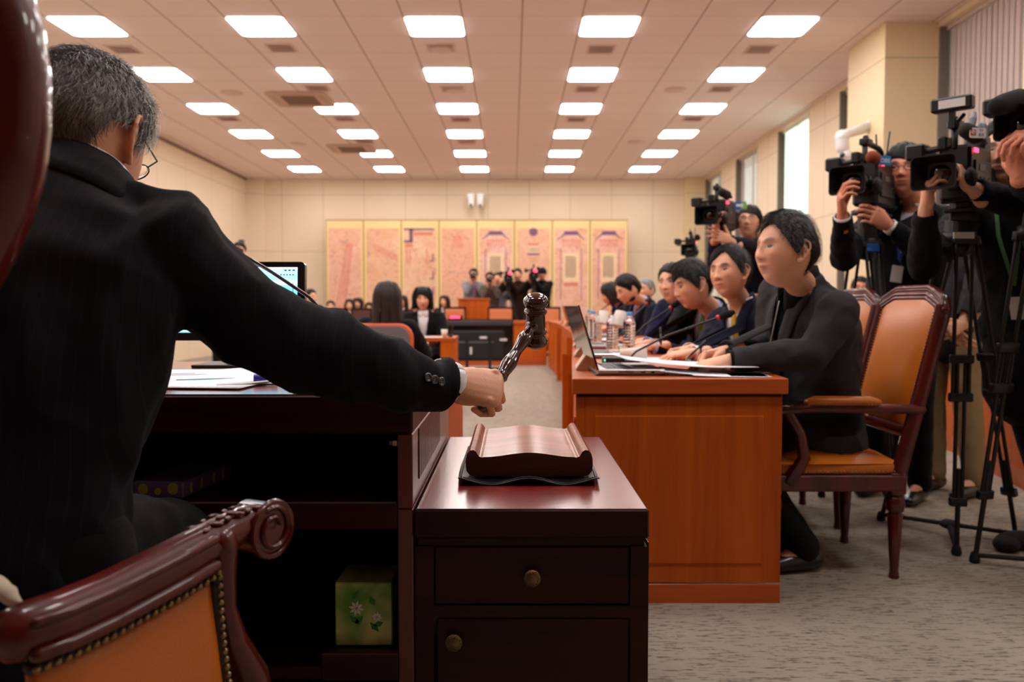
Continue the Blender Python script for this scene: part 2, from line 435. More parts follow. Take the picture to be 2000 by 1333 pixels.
mv = N(nt, 'ShaderNodeMix', data_type='FLOAT'); nt.links.new(ck.outputs['Fac'], mv.inputs[0]); nt.links.new(vo.outputs['Distance'], mv.inputs[2]); nt.links.new(vo2.outputs['Distance'], mv.inputs[3])
ad = N(nt, 'ShaderNodeMath', operation='ADD'); nt.links.new(mv.outputs[0], ad.inputs[0]); nt.links.new(n1.outputs['Fac'], ad.inputs[1])
cr = N(nt, 'ShaderNodeValToRGB'); cr.color_ramp.elements[0].position = 0.55; cr.color_ramp.elements[1].position = 1.2
cr.color_ramp.elements[0].color = srgb(92, 83, 73); cr.color_ramp.elements[1].color = srgb(162, 150, 135)
nt.links.new(ad.outputs[0], cr.inputs[0]); nt.links.new(cr.outputs[0], b.inputs['Base Color']); b.inputs['Roughness'].default_value = 0.95
bp = N(nt, 'ShaderNodeBump'); bp.inputs['Strength'].default_value = 0.5; bp.inputs['Distance'].default_value = 0.006
nt.links.new(ad.outputs[0], bp.inputs['Height']); nt.links.new(bp.outputs[0], b.inputs['Normal'])

def struct(name, mb, mat, **kw):
    o = mb.build(name, mat, smooth=False, **kw); o['kind'] = 'structure'; return o

struct('floor', MB().box(XL - .2, XR + .6, YF, YB + .2, -.1, 0), M['carpet'])
struct('ceiling', MB().box(XL - .2, XR + .6, YF, YB + .2, H, H + .1), M['ceiling'])
struct('wall_back', MB().box(XL - .2, XR + .6, YB, YB + .2, 0, H), M['wall_x'])
struct('wall_left', MB().box(XL - .2, XL, YF, YB, 0, H), M['wall_y'])
struct('wall_front', MB().box(XL - .2, XR + .6, YF - .2, YF, 0, H), wood('wall_veneer', srgb(96, 52, 30), srgb(128, 74, 44), .5, axis='z', coat=0))  # unseen wall behind the camera, its veneer kept dark to cut reflections and darken fronts
struct('trim_1', MB().box(XL, XL + .42, YB - .18, YB, 0, H), M['wall_x'])
struct('trim_2', MB().box(3.95, XR + .02, YB - .3, YB, 0, H), M['pilaster'])
struct('trim_3', MB().box(3.84, XR + .02, 8.55, 9.48, 0, H), M['pilaster'])
struct('trim_4', MB().box(XL, XL + .03, YF, YB, H - .05, H), simple('shadow_gap', srgb(150, 120, 105), 0.8))
# window wall: openings every 2.53 m
ops = []; y = 17.3
ops = [(17.3 - 2.545 * k, 18.72 - 2.545 * k) for k in range(0, 8)]
wallmb = MB(); prev = YB
for (a, c) in ops:
    wallmb.box(XR, XR + .16, c, prev, 0, H); wallmb.box(XR, XR + .16, a, c, 0, 0.55); wallmb.box(XR, XR + .16, a, c, H - .06, H)
    prev = a
wallmb.box(XR, XR + .16, YF, prev, 0, H)
struct('wall_right', wallmb, M['wall_y'])
M['frame_grey'] = simple('frame_grey', srgb(120, 116, 108), 0.5)
M['frame_green'] = simple('frame_green', srgb(120, 160, 140), 0.4)
m, nt, b = new_mat('pane_glass'); M['pane'] = m
b.inputs['Base Color'].default_value = srgb(235, 248, 240); b.inputs['Roughness'].default_value = 0.05; b.inputs['Transmission Weight'].default_value = 0.97; b.inputs['IOR'].default_value = 1.1
M['blind_pink'] = simple('blind_pink', srgb(206, 190, 184), 0.8)
M['blind_white'] = simple('blind_white', srgb(238, 244, 232), 0.8, emit=srgb(225, 240, 225), estr=0.0)
for k, (a, c) in enumerate(ops):
    w_ = bpy.data.objects.new('window_%d' % (k + 1), None); COL.objects.link(w_); w_.location = (XR + .1, (a + c) / 2, .55); w_['kind'] = 'structure'
    f = MB(); f.box(XR + .005, XR + .15, c - .025, c - .001, .56, H - .06); f.box(XR + .005, XR + .15, a + .001, a + .025, .56, H - .06); f.box(XR - .02, XR + .15, a + .025, c - .025, .551, .58)
    f.build('window_frame', M['frame_grey'], w_, smooth=False)
    g = MB(); g.box(XR + .13, XR + .16, c - .075, c - .025, .58, H - .06); g.box(XR + .13, XR + .16, a + .025, a + .075, .58, H - .06); g.box(XR + .13, XR + .16, (a + c) / 2 - .02, (a + c) / 2 + .02, .58, H - .06)
    g.build('sash', M['frame_green'], w_, smooth=False)
    MB().box(XR + .143, XR + .149, a + .075, c - .075, .58, H - .07).build('pane', M['pane'], w_, smooth=False)
    bl = MB(); opened = (k == 2); n = 16 if opened else 15
    for i in range(n):
        yy = a + .04 + (c - a - .1) * (i + .5) / n; wd = (c - a - .1) / n * (1.15 if opened else 1.4); ang = 0.55 if opened else 0.12
        dy = wd / 2 * math.cos(ang); dx = wd / 2 * math.sin(ang)
        pts = [(XR + .1 - dx, yy - dy, .6), (XR + .1 + dx, yy + dy, .6), (XR + .1 - dx, yy - dy, H - .08), (XR + .1 + dx, yy + dy, H - .08)]
        bl.grid(pts, 2, 2, 0.0015)
    bl.box(XR + .07, XR + .13, a + .03, c - .03, H - .1, H - .062)
    bl.build('blind', M['blind_white'] if opened else M['blind_pink'], w_, smooth=False)

# ceiling lights: five lines along the hall
m, nt, b = new_mat('light_panel'); M['lamp'] = m
b.inputs['Base Color'].default_value = (0.9, 0.9, 0.9, 1); b.inputs['Emission Color'].default_value = (1, 0.955, 0.93, 1); b.inputs['Emission Strength'].default_value = LAMP
M['lamp_frame'] = simple('lamp_frame', srgb(225, 215, 208), 0.5)
def rrect(w, h, r, n=4):
    out = []
    for cx, cy, a0 in ((w / 2 - r, h / 2 - r, 0), (-w / 2 + r, h / 2 - r, 90), (-w / 2 + r, -h / 2 + r, 180), (w / 2 - r, -h / 2 + r, 270)):
        for i in range(n + 1):
            a = math.radians(a0 + 90 * i / n); out.append((cx + r * math.cos(a), cy + r * math.sin(a)))
    return out
LX = [-4.42, -2.61, -0.8, 1.01, 2.82]; LY = [8.68 + 1.785 * k for k in range(-4, 6)]
first = None
rowname = ['sixth', 'fifth', 'fourth', 'third', 'second', 'first']
colname = ['line beside the side wall', 'second line', 'middle line', 'fourth line', 'line beside the windows']
for ix, x in enumerate(LX):
    for iy, y in enumerate(LY):
        k = iy - 4
        if k >= 0:
            lb = 'white ceiling light, %s row from the painted screen, %s' % (rowname[k], colname[ix])
            gp = 'ceiling lights in view'
        else:
            lb = 'white ceiling light, %s, %s' % (['%s row of the presiding end' % q for q in ('fourth', 'third', 'second', 'first')][iy], colname[ix]); gp = 'ceiling lights over the presiding end'
        if first is None:
            first = thing('ceiling_light', (x, y, H), lb, 'ceiling light', gp)
            MB().prism(rrect(.575, .575, .05), .012, Matrix.Translation((x, y, H - .012))).build('diffuser', M['lamp'], first, smooth=False)
            fr = MB()
            o1 = rrect(.60, .60, .01); i1 = rrect(.57, .57, .05)
            nn = len(o1); vs = [(x + p[0], y + p[1], H - .006) for p in o1] + [(x + p[0], y + p[1], H - .006) for p in i1] + [(x + p[0], y + p[1], H) for p in o1]
            fs = [(i, nn + i, nn + (i + 1) % nn, (i + 1) % nn) for i in range(nn)] + [(i, (i + 1) % nn, 2 * nn + (i + 1) % nn, 2 * nn + i) for i in range(nn)]
            fr.add(vs, fs).build('frame', M['lamp_frame'], first, smooth=False)
        else:
            copy_tree(first, (x, y, H), label=lb, group=gp)
# small air diffusers, speakers, cassette units
M['grille'] = simple('grille', srgb(226, 200, 192), 0.7)
M['grille_dark'] = simple('grille_dark', srgb(200, 168, 158), 0.8)
def vent(x, y, lb):
    t = thing('ceiling_vent', (x, y, H), lb, 'air vent', 'small square air vents on the ceiling')
    MB().box(x - .16, x + .16, y - .16, y + .16, H - .008, H - .0005, .002).build('frame', M['grille'], t, smooth=False)
    g = MB()
    for i in range(6): g.obox((x, y - .11 + i * .044, H - .0115), .26, .030, .002, Matrix.Rotation(.12, 3, 'X'))
    g.build('grille', M['grille_dark'], t, smooth=False)
vy = {1: [9.75, 11.45, 13.25, 15.0], 2: [9.75, 11.5, 13.3, 15.05], 3: [9.8, 11.5, 13.3], 4: [9.8, 11.5, 13.25], 0: [9.8, 13.25]}
rown = ['first vent', 'second vent', 'third vent', 'fourth vent']
for ci, ys in vy.items():
    for q, yy in enumerate(ys):
        vent(LX[ci], yy - .35 + .0, 'small ceiling vent, %s from the presiding end, %s' % (rown[q], colname[ci]))
def spk(p, lb):
    t = thing('ceiling_speaker', (p.x, p.y, H), lb, 'speaker', 'round ceiling speakers')
    MB().lathe([(.15, 0), (.15, .008), (.12, .012)], 28, Matrix.Translation((p.x, p.y, H)) @ Matrix.Rotation(PI, 4, 'X')).build('rim', M['grille'], t)
    MB().lathe([(.125, .010), (.11, .016), (.02, .018)], 28, Matrix.Translation((p.x, p.y, H)) @ Matrix.Rotation(PI, 4, 'X')).build('grille', M['grille'], t)
def ceil_at(px, py):
    d = P(px, py, 1.0) - Vector((0, 0, 1)); s_ = 2.92 / d.z
    return Vector((d.x * s_, d.y * s_, H))
for (px, py, lb) in ((452, 181, 'beside the larger air cassette'), (889, 176, 'in the middle line, nearer the presiding end'), (1320, 175, 'between the two lines on the window side'),
                     (583, 281, 'beside the smaller air cassette'), (914, 280, 'in the middle line, nearer the painted screen'), (1242, 277, 'on the window side, nearer the painted screen'), (862, 96, 'in front of the first middle light')):
    spk(ceil_at(px, py), 'round ceiling speaker ' + lb)
def cassette(px, py, lb):
    p = ceil_at(px, py)
    t = thing('air_cassette', (p.x, p.y, H), lb, 'air conditioner', 'ceiling air cassettes')
    MB().prism(rrect(.84, .84, .1), .02, Matrix.Translation((p.x, p.y, H - .02))).build('cover', simple('cassette_cover', srgb(205, 172, 158), .5) if 'cassette_cover' not in bpy.data.materials else bpy.data.materials['cassette_cover'], t, smooth=False)
    a = MB()
    for dx, dy, sx_, sy_ in ((0, .34, .56, .05), (0, -.34, .56, .05), (.34, 0, .05, .56), (-.34, 0, .05, .56)):
        a.box(p.x + dx - sx_ / 2, p.x + dx + sx_ / 2, p.y + dy - sy_ / 2, p.y + dy + sy_ / 2, H - .024, H - .0195)
    a.build('outlet', M['grille_dark'], t, smooth=False)
    g = MB()
    for i in range(14): g.box(p.x - .23, p.x + .23, p.y - .225 + i * .034, p.y - .225 + i * .034 + .022, H - .03, H - .0195)
    g.build('grille', simple('cassette_grille', srgb(140, 115, 98), .7), t, smooth=False)
cassette(588, 193, 'larger square air conditioning cassette with grey grille near the presiding end')
cassette(688, 290, 'smaller looking air conditioning cassette farther down the hall')
# ------------------------------------------------------------------ presiding platform, desk and side cabinet
PLAT = 0.10
struct('trim_5', MB().box(-4.2, .275, -1.6, 2.36, 0.001, PLAT), M['carpet'])

d = thing('presiding_desk', (-1.3, 1.95, PLAT), 'long dark mahogany presiding desk with open shelf bays, papers and a computer on it', 'desk')
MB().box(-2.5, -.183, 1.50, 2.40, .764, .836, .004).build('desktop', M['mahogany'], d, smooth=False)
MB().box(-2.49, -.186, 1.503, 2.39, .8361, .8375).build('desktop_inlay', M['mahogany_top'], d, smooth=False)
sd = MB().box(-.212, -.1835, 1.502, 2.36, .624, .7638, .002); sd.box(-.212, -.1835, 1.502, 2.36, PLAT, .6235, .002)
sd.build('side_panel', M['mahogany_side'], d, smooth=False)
rd = MB()
for i in range(26): rd.box(-.1834, -.1815, 1.60 + i * .018, 1.609 + i * .018, .66, .76)
o = rd.build('reeding', M['mahogany_side'], d, smooth=False); tag(o, kind='stuff')
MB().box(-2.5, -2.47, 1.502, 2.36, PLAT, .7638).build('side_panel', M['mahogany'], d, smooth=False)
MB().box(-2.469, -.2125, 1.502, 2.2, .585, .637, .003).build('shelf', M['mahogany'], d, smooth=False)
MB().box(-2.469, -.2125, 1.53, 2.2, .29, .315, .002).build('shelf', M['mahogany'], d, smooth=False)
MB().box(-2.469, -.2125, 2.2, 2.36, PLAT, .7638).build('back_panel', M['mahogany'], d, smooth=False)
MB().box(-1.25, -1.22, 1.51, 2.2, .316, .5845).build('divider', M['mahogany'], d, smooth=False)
tr = MB(); tr.box(-.3555, -.2125, 1.50, 1.53, .30, .352, .002); tr.box(-.3555, -.2125, 1.53, 1.75, .316, .345); tr.build('stand_board', M['mahogany'], d, smooth=False)

c = thing('side_cabinet', (.036, 1.92, PLAT), 'low mahogany side cabinet with one drawer and one door, carrying the gavel block', 'cabinet')
MB().box(-.1805, .254, 1.50, 2.34, .569, .623, .003).build('cabinet_top', M['mahogany'], c, smooth=False)
MB().box(-.176, .2495, 1.5045, 2.3355, .6231, .6242).build('top_panel', M['mahogany_top'], c, smooth=False)
b_ = MB(); b_.box(-.180, -.146, 1.506, 1.53, PLAT, .5525); b_.box(.221, .253, 1.506, 1.53, PLAT, .5525); b_.box(-.146, .221, 1.506, 1.53, .418, .4405); b_.box(-.146, .221, 1.506, 1.53, PLAT, .13)
b_.box(-.180, -.16, 1.53, 2.33, PLAT, .5525); b_.box(.233, .253, 1.53, 2.33, 0.002, .5525); b_.box(-.16, .233, 2.31, 2.33, 0.12, .5525); b_.box(-.175, .247, 1.512, 2.33, .5525, .5688)
b_.box(.2531, .2545, 1.506, 2.33, .12, .56)
b_.build('carcass', M['mahogany'], c, smooth=False)
dr = MB().box(-.1435, .2185, 1.508, 1.528, .4435, .5505, .0015).build('drawer', M['mahogany'], c, smooth=False)
dd = MB().box(-.1405, .2185, 1.508, 1.528, .133, .4155, .0015).build('door', M['mahogany'], c, smooth=False)
def knob(x, z, par):
    mt = Matrix.Translation((x, 1.508, z)) @ Matrix.Rotation(PI / 2, 4, 'X')
    k = MB().lathe([(.008, 0), (.008, .006), (.0155, .010), (.0165, .013), (.0150, .016), (.009, .017), (.006, .0195), (.002, .0205)], 40, mt)
    for i in range(14):
        a = 2 * PI * i / 14; k.ell((x + .0122 * math.cos(a), 1.508 - .0155, z + .0122 * math.sin(a)), .0017, .0022, .0017, 8, 6)
    k.build('knob', M['brass_old'], par)
knob(.0375, .4960, dr); knob(-.1080, .3745, dd)

# gavel block on its leather pad
def block_profile():
    W = .1365; out = []
    for (x, z) in [(-.118, 0), (.118, 0), (.128, .003), (.1345, .011), (.1365, .024), (.136, .038), (.133, .049), (.127, .0555), (.120, .0565), (.114, .053), (.1105, .047), (.1075, .0425), (.102, .0405)]: out.append((x, z))
    for i in range(0, 21):
        x = .096 - .192 * i / 20; out.append((x, .0415 + .0095 * (0.5 + 0.5 * math.cos(PI * x / .096))))
    for (x, z) in [(.102, .0405), (.1075, .0425), (.1105, .047), (.114, .053), (.120, .0565), (.127, .0555), (.133, .049), (.136, .038), (.1365, .024), (.1345, .011), (.128, .003)]: out.append((-x, z))
    return out
bl = thing('sounding_block', (.037, 1.94, .632), 'carved reddish rosewood sounding block with rolled edges on the black pad', 'gavel block')
mt = Matrix(((1, 0, 0, .037), (0, 0, 1, 1.745), (0, 1, 0, .6345), (0, 0, 0, 1)))
bb = MB().prism(block_profile(), .41, mt)
ob = make_obj('block', bb.v, bb.f, [M['rosewood'], M['rosewood_end']], bl, True, True, 30)
for p in ob.data.polygons:
    if abs(p.normal.y) > .8: p.material_index = 1
ob.data.materials[0] = M['rosewood']
ft = MB()
for sx_ in (-1, 1):
    for yy in (1.80, 2.10): ft.lathe([(.011, 0), (.013, .003), (.012, .006), (.009, .0075)], 16, Matrix.Translation((.037 + sx_ * .095, yy, .6275)))
ft.build('foot', M['mahogany_gloss'], bl)
pad = thing('leather_pad', (.035, 1.93, .624), 'black leather desk pad with a raised wavy edge under the sounding block', 'desk pad')
pts = []; nu, nv = 30, 26
for i in range(nv):
    for j in range(nu):
        x = -.152 + .304 * j / (nu - 1); y = 1.695 + .475 * i / (nv - 1)
        e = max(0, 1 - (y - 1.695) / .10)
        z = .6275 + e * e * (.014 * math.cos(PI * x / .16) ** 2) + max(0, abs(x) - .125) * .25 * max(0, 1 - abs(y - 1.86) / .2)
        pts.append((.035 + x * (1 - .03 * e), y, z))
pad_o = MB().grid(pts, nu, nv, .0028).build('pad', M['leather_black'], pad)
st = MB().tube([Vector(pts[j]) + Vector((0, .006, .0012)) for j in range(1, nu - 1)], .0011, 6).tube([Vector(pts[i * nu + nu - 1]) + Vector((-.006, 0, .0012)) for i in range(nv)], .0011, 6).tube([Vector(pts[i * nu]) + Vector((.006, 0, .0012)) for i in range(nv)], .0011, 6)
st.build('stitching', M['leather_black'], pad)

# things in the desk bays
t = thing('tissue_box', (-.282, 1.59, .353), 'green tissue box with two white flowers on the low shelf of the presiding desk', 'tissue box')
m, nt, b = new_mat('tissue_print'); tc = N(nt, 'ShaderNodeTexCoord'); nz = N(nt, 'ShaderNodeTexNoise'); nz.inputs['Scale'].default_value = 14; nt.links.new(tc.outputs['Object'], nz.inputs['Vector'])
cr = N(nt, 'ShaderNodeValToRGB'); cr.color_ramp.elements[0].position = .38; cr.color_ramp.elements[1].position = .62; cr.color_ramp.elements[0].color = srgb(96, 160, 60); cr.color_ramp.elements[1].color = srgb(206, 220, 140)
nt.links.new(nz.outputs['Fac'], cr.inputs[0]); nt.links.new(cr.outputs[0], b.inputs['Base Color']); b.inputs['Roughness'].default_value = .5
MB().box(-.3365, -.2285, 1.535, 1.645, .3525, .4745, .002).build('carton', m, t, smooth=False)
fl = MB()
for (fx, fz, rr) in ((-.296, .425, .015), (-.257, .408, .010)):
    for i in range(8):
        a = 2 * PI * i / 8 + .2; R = Matrix.Rotation(a, 3, 'Y')
        q = [R @ Vector(v) for v in ((0, 0, .0015), (.0028, 0, rr * .55), (0, 0, rr), (-.0028, 0, rr * .55))]
        fl.prism([(v.x, v.z) for v in q], .0006, Matrix(((1, 0, 0, fx), (0, 0, -1, 1.5349), (0, 1, 0, fz), (0, 0, 0, 1))))
tag(fl.build('flower_print', simple('flower_white', srgb(230, 235, 235), .6), t, smooth=False), kind='stuff')
lf = MB()
for (fx, fz, a, L) in ((-.31, .412, 2.3, .03), (-.283, .41, -2.3, .022), (-.27, .398, 2.4, .025), (-.305, .44, .6, .026), (-.262, .43, -.4, .022), (-.245, .398, -1.9, .02)):
    R = Matrix.Rotation(a, 3, 'Y'); q = [R @ Vector(v) for v in ((0, 0, 0), (.006, 0, L * .45), (0, 0, L), (-.006, 0, L * .45))]
    lf.prism([(v.x, v.z) for v in q], .0003, Matrix(((1, 0, 0, fx), (0, 0, -1, 1.5349), (0, 1, 0, fz), (0, 0, 0, 1))))
tag(lf.build('leaf_print', simple('leaf_green', srgb(60, 130, 50), .6), t, smooth=False), kind='stuff')
t = thing('patterned_box', (-.62, 1.6, .638), 'slim purple and yellow patterned box on the upper shelf of the presiding desk', 'box')
rot = Matrix.Rotation(-.12, 3, 'Z')
m = simple('purple_print', srgb(120, 92, 150), .5); 
MB().obox((-.655, 1.63, .6535), .10, .20, .031, rot, .003).build('carton', m, t, smooth=False)
yp = MB()
for (dx, dz, r_) in ((-.03, .001, .010), (.0, -.003, .007), (.03, .003, .011)):
    yp.lathe([(r_, 0), (r_, .0006)], 18, Matrix.Translation(Vector((-.655, 1.63, .6535)) + rot @ Vector((dx, -.1005, dz))) @ Matrix.Rotation(PI / 2, 4, 'X'))
for dy in (-.07, -.03, .02, .06):
    yp.lathe([(.010, 0), (.010, .0006)], 18, Matrix.Translation(Vector((-.655, 1.63, .6535)) + rot @ Vector((.05, dy, 0))) @ Matrix.Rotation(PI / 2, 4, 'Y'))
tag(yp.build('yellow_print', simple('yellow_print', srgb(190, 185, 90), .5), t, smooth=False), kind='stuff')
t = thing('usb_stick', (-.222, 1.52, .637), 'tiny silver and gold memory stick in the dark shelf bay of the desk', 'memory stick')
MB().box(-.2225, -.2135, 1.515, 1.545, .688, .699, .001).build('case', M['silver'], t, smooth=False)
MB().box(-.2285, -.2226, 1.517, 1.543, .690, .697).build('connector', M['brass_old'], t, smooth=False)
t.location = (-.222, 1.52, .688)

# papers, marker, monitor and microphone on the presiding desk
def sheet(name, x, y, z, w, h, rz, lb, cat='paper', curl=0.0, mat='paper', group=None, thick=.0015, lines=0):
    R = Matrix.Rotation(rz, 3, 'Z'); pts = []; nu = nv = 9
    for i in range(nv):
        for j in range(nu):
            u = j / (nu - 1) - .5; v = i / (nv - 1) - .5
            q = R @ Vector((u * w, v * h, 0)); zz = z + thick + curl * max(0, u + .1) ** 2 + .25 * curl * max(0, v) ** 2
            pts.append((x + q.x, y + q.y, zz))
    t = thing(name, (x, y, z), lb, cat, group)
    MB().grid(pts, nu, nv, thick).build('sheet', M[mat], t)
    if lines:
        g = MB()
        for i in range(lines):
            L = w * (.3 + .3 * random.random())
            g.obox(Vector((x, y, z + thick + .0008)) + R @ Vector((-w * .38 + L / 2 + .02, h * (.30 - .5 * i / lines), 0)), L, .004, .0004, R)
        o = g.build('print', M['ink'], t, smooth=False); tag(o, kind='stuff')
    return t
sheet('document', -.86, 1.84, .8376, .42, .46, .06, 'white printed document lying open on the presiding desk beside the man in black', 'document', lines=8)
sheet('document', -.58, 1.86, .8376, .36, .30, -.25, 'white and light blue printed leaflet on the presiding desk under the outstretched arm', 'document', mat='paper', lines=0)
sheet('document', -.70, 1.80, .8395, .30, .42, .35, 'white sheet lying across the other documents on the presiding desk', 'document', mat='paper', curl=.02, lines=6)
t = sheet('document', -.72, 1.72, .8408, .42, .26, -.1, 'broad white paper at the front edge of the presiding desk next to the marker pen', 'document', mat='paper')
R = Matrix.Rotation(.35, 3, 'Z')
g = MB(); g.obox((-.62, 1.77, .8436), .20, .012, .0006, R); g.build('blue_stripe', M['paper_blue'], t, smooth=False)
t = thing('marker_pen', (-.50, 1.69, .842), 'short blue marker pen lying on the papers of the presiding desk', 'marker pen')
ax = frame_from((-.95, -.3, 0)).to_4x4(); bm_ = Matrix.Translation((-.485, 1.69, .851)) @ ax @ Matrix.Rotation(-PI / 2, 4, 'X')
MB().lathe([(.0085, 0), (.009, .002), (.009, .045), (.0085, .047)], 18, bm_).build('barrel', simple('marker_blue', srgb(50, 50, 160), .35), t)
MB().lathe([(.0065, .047), (.0065, .0478), (.003, .0479)], 18, bm_).build('end_ring', M['paper'], t)
# monitor
m, nt, b = new_mat('screen_ui'); M['screen_ui'] = m
b.inputs['Base Color'].default_value = (0, 0, 0, 1); b.inputs['Roughness'].default_value = .25
tc = N(nt, 'ShaderNodeTexCoord'); sp = N(nt, 'ShaderNodeSeparateXYZ'); nt.links.new(tc.outputs['Generated'], sp.inputs[0])
cr = N(nt, 'ShaderNodeValToRGB'); cr.color_ramp.interpolation = 'CONSTANT'; e = cr.color_ramp.elements
e[0].position = 0; e[0].color = srgb(110, 198, 222); e[1].position = .70; e[1].color = srgb(120, 205, 230)
for pos, cc in ((.715, srgb(80, 150, 180)), (.725, srgb(190, 235, 240)), (.78, srgb(165, 225, 235)), (.80, srgb(135, 215, 232)), (.88, srgb(150, 224, 236)), (.97, srgb(190, 238, 242))):
    q = e.new(pos); q.color = cc
nt.links.new(sp.outputs[2], cr.inputs[0]); nt.links.new(cr.outputs[0], b.inputs['Emission Color']); b.inputs['Emission Strength'].default_value = .95
t = thing('desk_monitor', (-.78, 2.2, .8376), 'black framed desk monitor with a light blue screen behind the outstretched arm', 'monitor')
cr_ = P(598, 513, 2.2); R = Matrix.Rotation(-.10, 3, 'X'); cx = cr_.x - .19
MB().prism(rrect(.38, .21, .012), .02, Matrix.Translation((cx, 2.2, cr_.z - .105)) @ Matrix.Rotation(-.08, 4, 'X') @ Matrix.Rotation(PI / 2, 4, 'X')).build('housing', M['black_gloss'], t, smooth=False)
Rm = Matrix.Translation((cx, 2.2, cr_.z - .105)) @ Matrix.Rotation(-.08, 4, 'X')
MB().merge(MB().box(-.168, .170, -.0215, -.0201, -.084, .090), Rm).build('screen', M['screen_ui'], t, smooth=False)
win = MB(); win.merge(MB().box(-.16, .012, -.0225, -.0217, -.08, .03), Rm); win.build('window_on_screen', simple('ui_window', srgb(200, 235, 245), .4, emit=srgb(190, 232, 242), estr=.9), t, smooth=False)
ic = MB()
for k in range(3): ic.merge(MB().box(.135 + k * .011, .142 + k * .011, -.0225, -.0217, .080, .084), Rm)
for k in range(5): ic.merge(MB().box(.125 + k * .008, .129 + k * .008, -.0225, -.0217, .068, .072), Rm)
for k in range(4): ic.merge(MB().box(-.06 + k * .018, -.05 + k * .018, -.0225, -.0217, .052, .057), Rm)
ic.merge(MB().box(.158, .160, -.0225, -.0217, -.08, .05), Rm)
o = ic.build('screen_icon', simple('ui_icons', srgb(80, 110, 140), .4), t, smooth=False); tag(o, kind='stuff')
MB().box(cx - .03, cx + .03, 2.21, 2.225, .845, .95).box(cx - .1, cx + .1, 2.14, 2.29, .8377, .8455, .002).build('stand', M['black_plastic'], t, smooth=False)
t = thing('gooseneck_microphone', (-.42, 2.05, .8376), 'slim black gooseneck microphone rising from the presiding desk behind the arm', 'microphone')
p1 = P(437, 477, 1.62); p0 = P(603, 580, 1.98); base = P(660, 640, 2.08)
MB().tube([base, p0, p0.lerp(p1, .5) + Vector((0, 0, .004)), p1], .0042, 10).build('stem', M['black_gloss'], t)
MB().tube([p1, p1 + (p1 - p0).normalized() * .05], [.006, .009], 12).build('head', M['foam_black'], t)
MB().tube([Vector((base.x, base.y, .8378)), Vector((base.x, base.y, base.z))], .0045, 10).box(base.x - .045, base.x + .045, base.y - .05, base.y + .05, .8377, .862, .005).build('base', M['black_plastic'], t, smooth=False)
t.location = (base.x, base.y, .8377)
for c_ in COL.objects:
    if c_.parent == t: c_.location = Vector((-.42, 2.05, .8376)) - t.location

# counter in front of the presiding desk (seen as a sliver beyond the desk end)
t = thing('front_counter', (-1.2, 2.95, 0), 'reddish wooden counter standing just beyond the presiding desk beside the aisle', 'counter')
MB().box(-2.6, -.205, 2.5, 3.4, .0, .68, .003).build('body', M['cherry'], t, smooth=False)
MB().box(-2.62, -.195, 2.48, 3.42, .68, .71, .003).build('top', M['cherry_top'], t, smooth=False)

# ------------------------------------------------------------------ members' desks along the aisle
INNER = [(.213, 2.72), (.275, 3.57), (.385, 5.0), (.475, 6.2), (.565, 7.6), (.655, 10.9), (.60, 13.55)]
DW = .69
def desk_seg(i, p, q, lb, nd, first=False, last=False):
    a = Vector((p[0], p[1])); b2 = Vector((q[0], q[1])); dr_ = (b2 - a).normalized(); nrm = Vector((dr_.y, -dr_.x))
    t = thing('conference_desk', ((a.x + b2.x) / 2 + .35, (a.y + b2.y) / 2, 0), lb, 'desk', 'conference desks beside the aisle')
    g = .0008
    top = [(a.x - .014, a.y + (-.02 if first else g)), (b2.x - .014, b2.y - g), (b2.x + DW + .012, b2.y - g), (a.x + DW + .012, a.y + (-.02 if first else g))]
    o = MB().prism(top, .052, Matrix.Translation((0, 0, .708))).build('desktop', M['cherry_top'], t, smooth=False, bevel=.004)
    o.data.materials.append(M['cherry_h'])
    for f in o.data.polygons:
        if f.normal.z < .5: f.material_index = 1
    fp = [(a.x, a.y + (0 if first else g)), (b2.x, b2.y - g), (b2.x + .03, b2.y - g), (a.x + .03, a.y + (0 if first else g))]
    MB().prism(fp, .707, Matrix.Translation((0, 0, .0005))).build('front_panel', M['cherry'], t, smooth=False)
    L = (b2 - a).length; npan = max(1, int(L / .55)); rp = MB()
    for k in range(npan):
        u0 = a + dr_ * (L * k / npan + .06); u1 = a + dr_ * (L * (k + 1) / npan - .06)
        rp.prism([(u0.x - .006, u0.y), (u1.x - .006, u1.y), (u1.x, u1.y), (u0.x, u0.y)], .50, Matrix.Translation((0, 0, .12)))
    tag(rp.build('raised_panel', M['cherry'], t, smooth=False), kind='stuff')
    MB().prism([(a.x + .031, b2.y - .03), (b2.x + .031, b2.y - g), (b2.x + DW - .05, b2.y - g), (b2.x + DW - .05, b2.y - .03)], .707, Matrix.Translation((0, 0, .0005))).build('cross_panel', M['cherry'], t, smooth=False)
    if first:
        x0, x1, yy = a.x + .0008, a.x + DW - .002, a.y
        e = MB().box(x0 + .03, x1, yy - .001, yy + .028, .07, .706).build('end_panel', M['cherry'], t, smooth=False)
        MB().box(x0, x1, yy - .004, yy - .0012, .0, .0655, .001).build('plinth', M['cherry_h'], t, smooth=False)
        MB().box(x0 + .062, x1 - .062, yy - .0058, yy - .0012, .135, .634, .0025).build('raised_panel', M['cherry'], t, smooth=False)
        MB().box(x0 + .002, x1 - .002, yy - .0018, yy + .005, .697, .7075).build('shadow_gap', M['mahogany'], t, smooth=False)
    return t
lbs = ['wooden conference desk closest to the presiding end, its panelled end facing the gavel', 'second wooden conference desk along the aisle, with bottles and cups', 'third wooden conference desk along the aisle',
       'fourth wooden conference desk along the aisle', 'fifth wooden conference desk along the aisle where the row bends', 'last wooden conference desk of the aisle row before the cross desk']
for i in range(6): desk_seg(i, INNER[i], INNER[i + 1], lbs[i], 6, first=(i == 0))
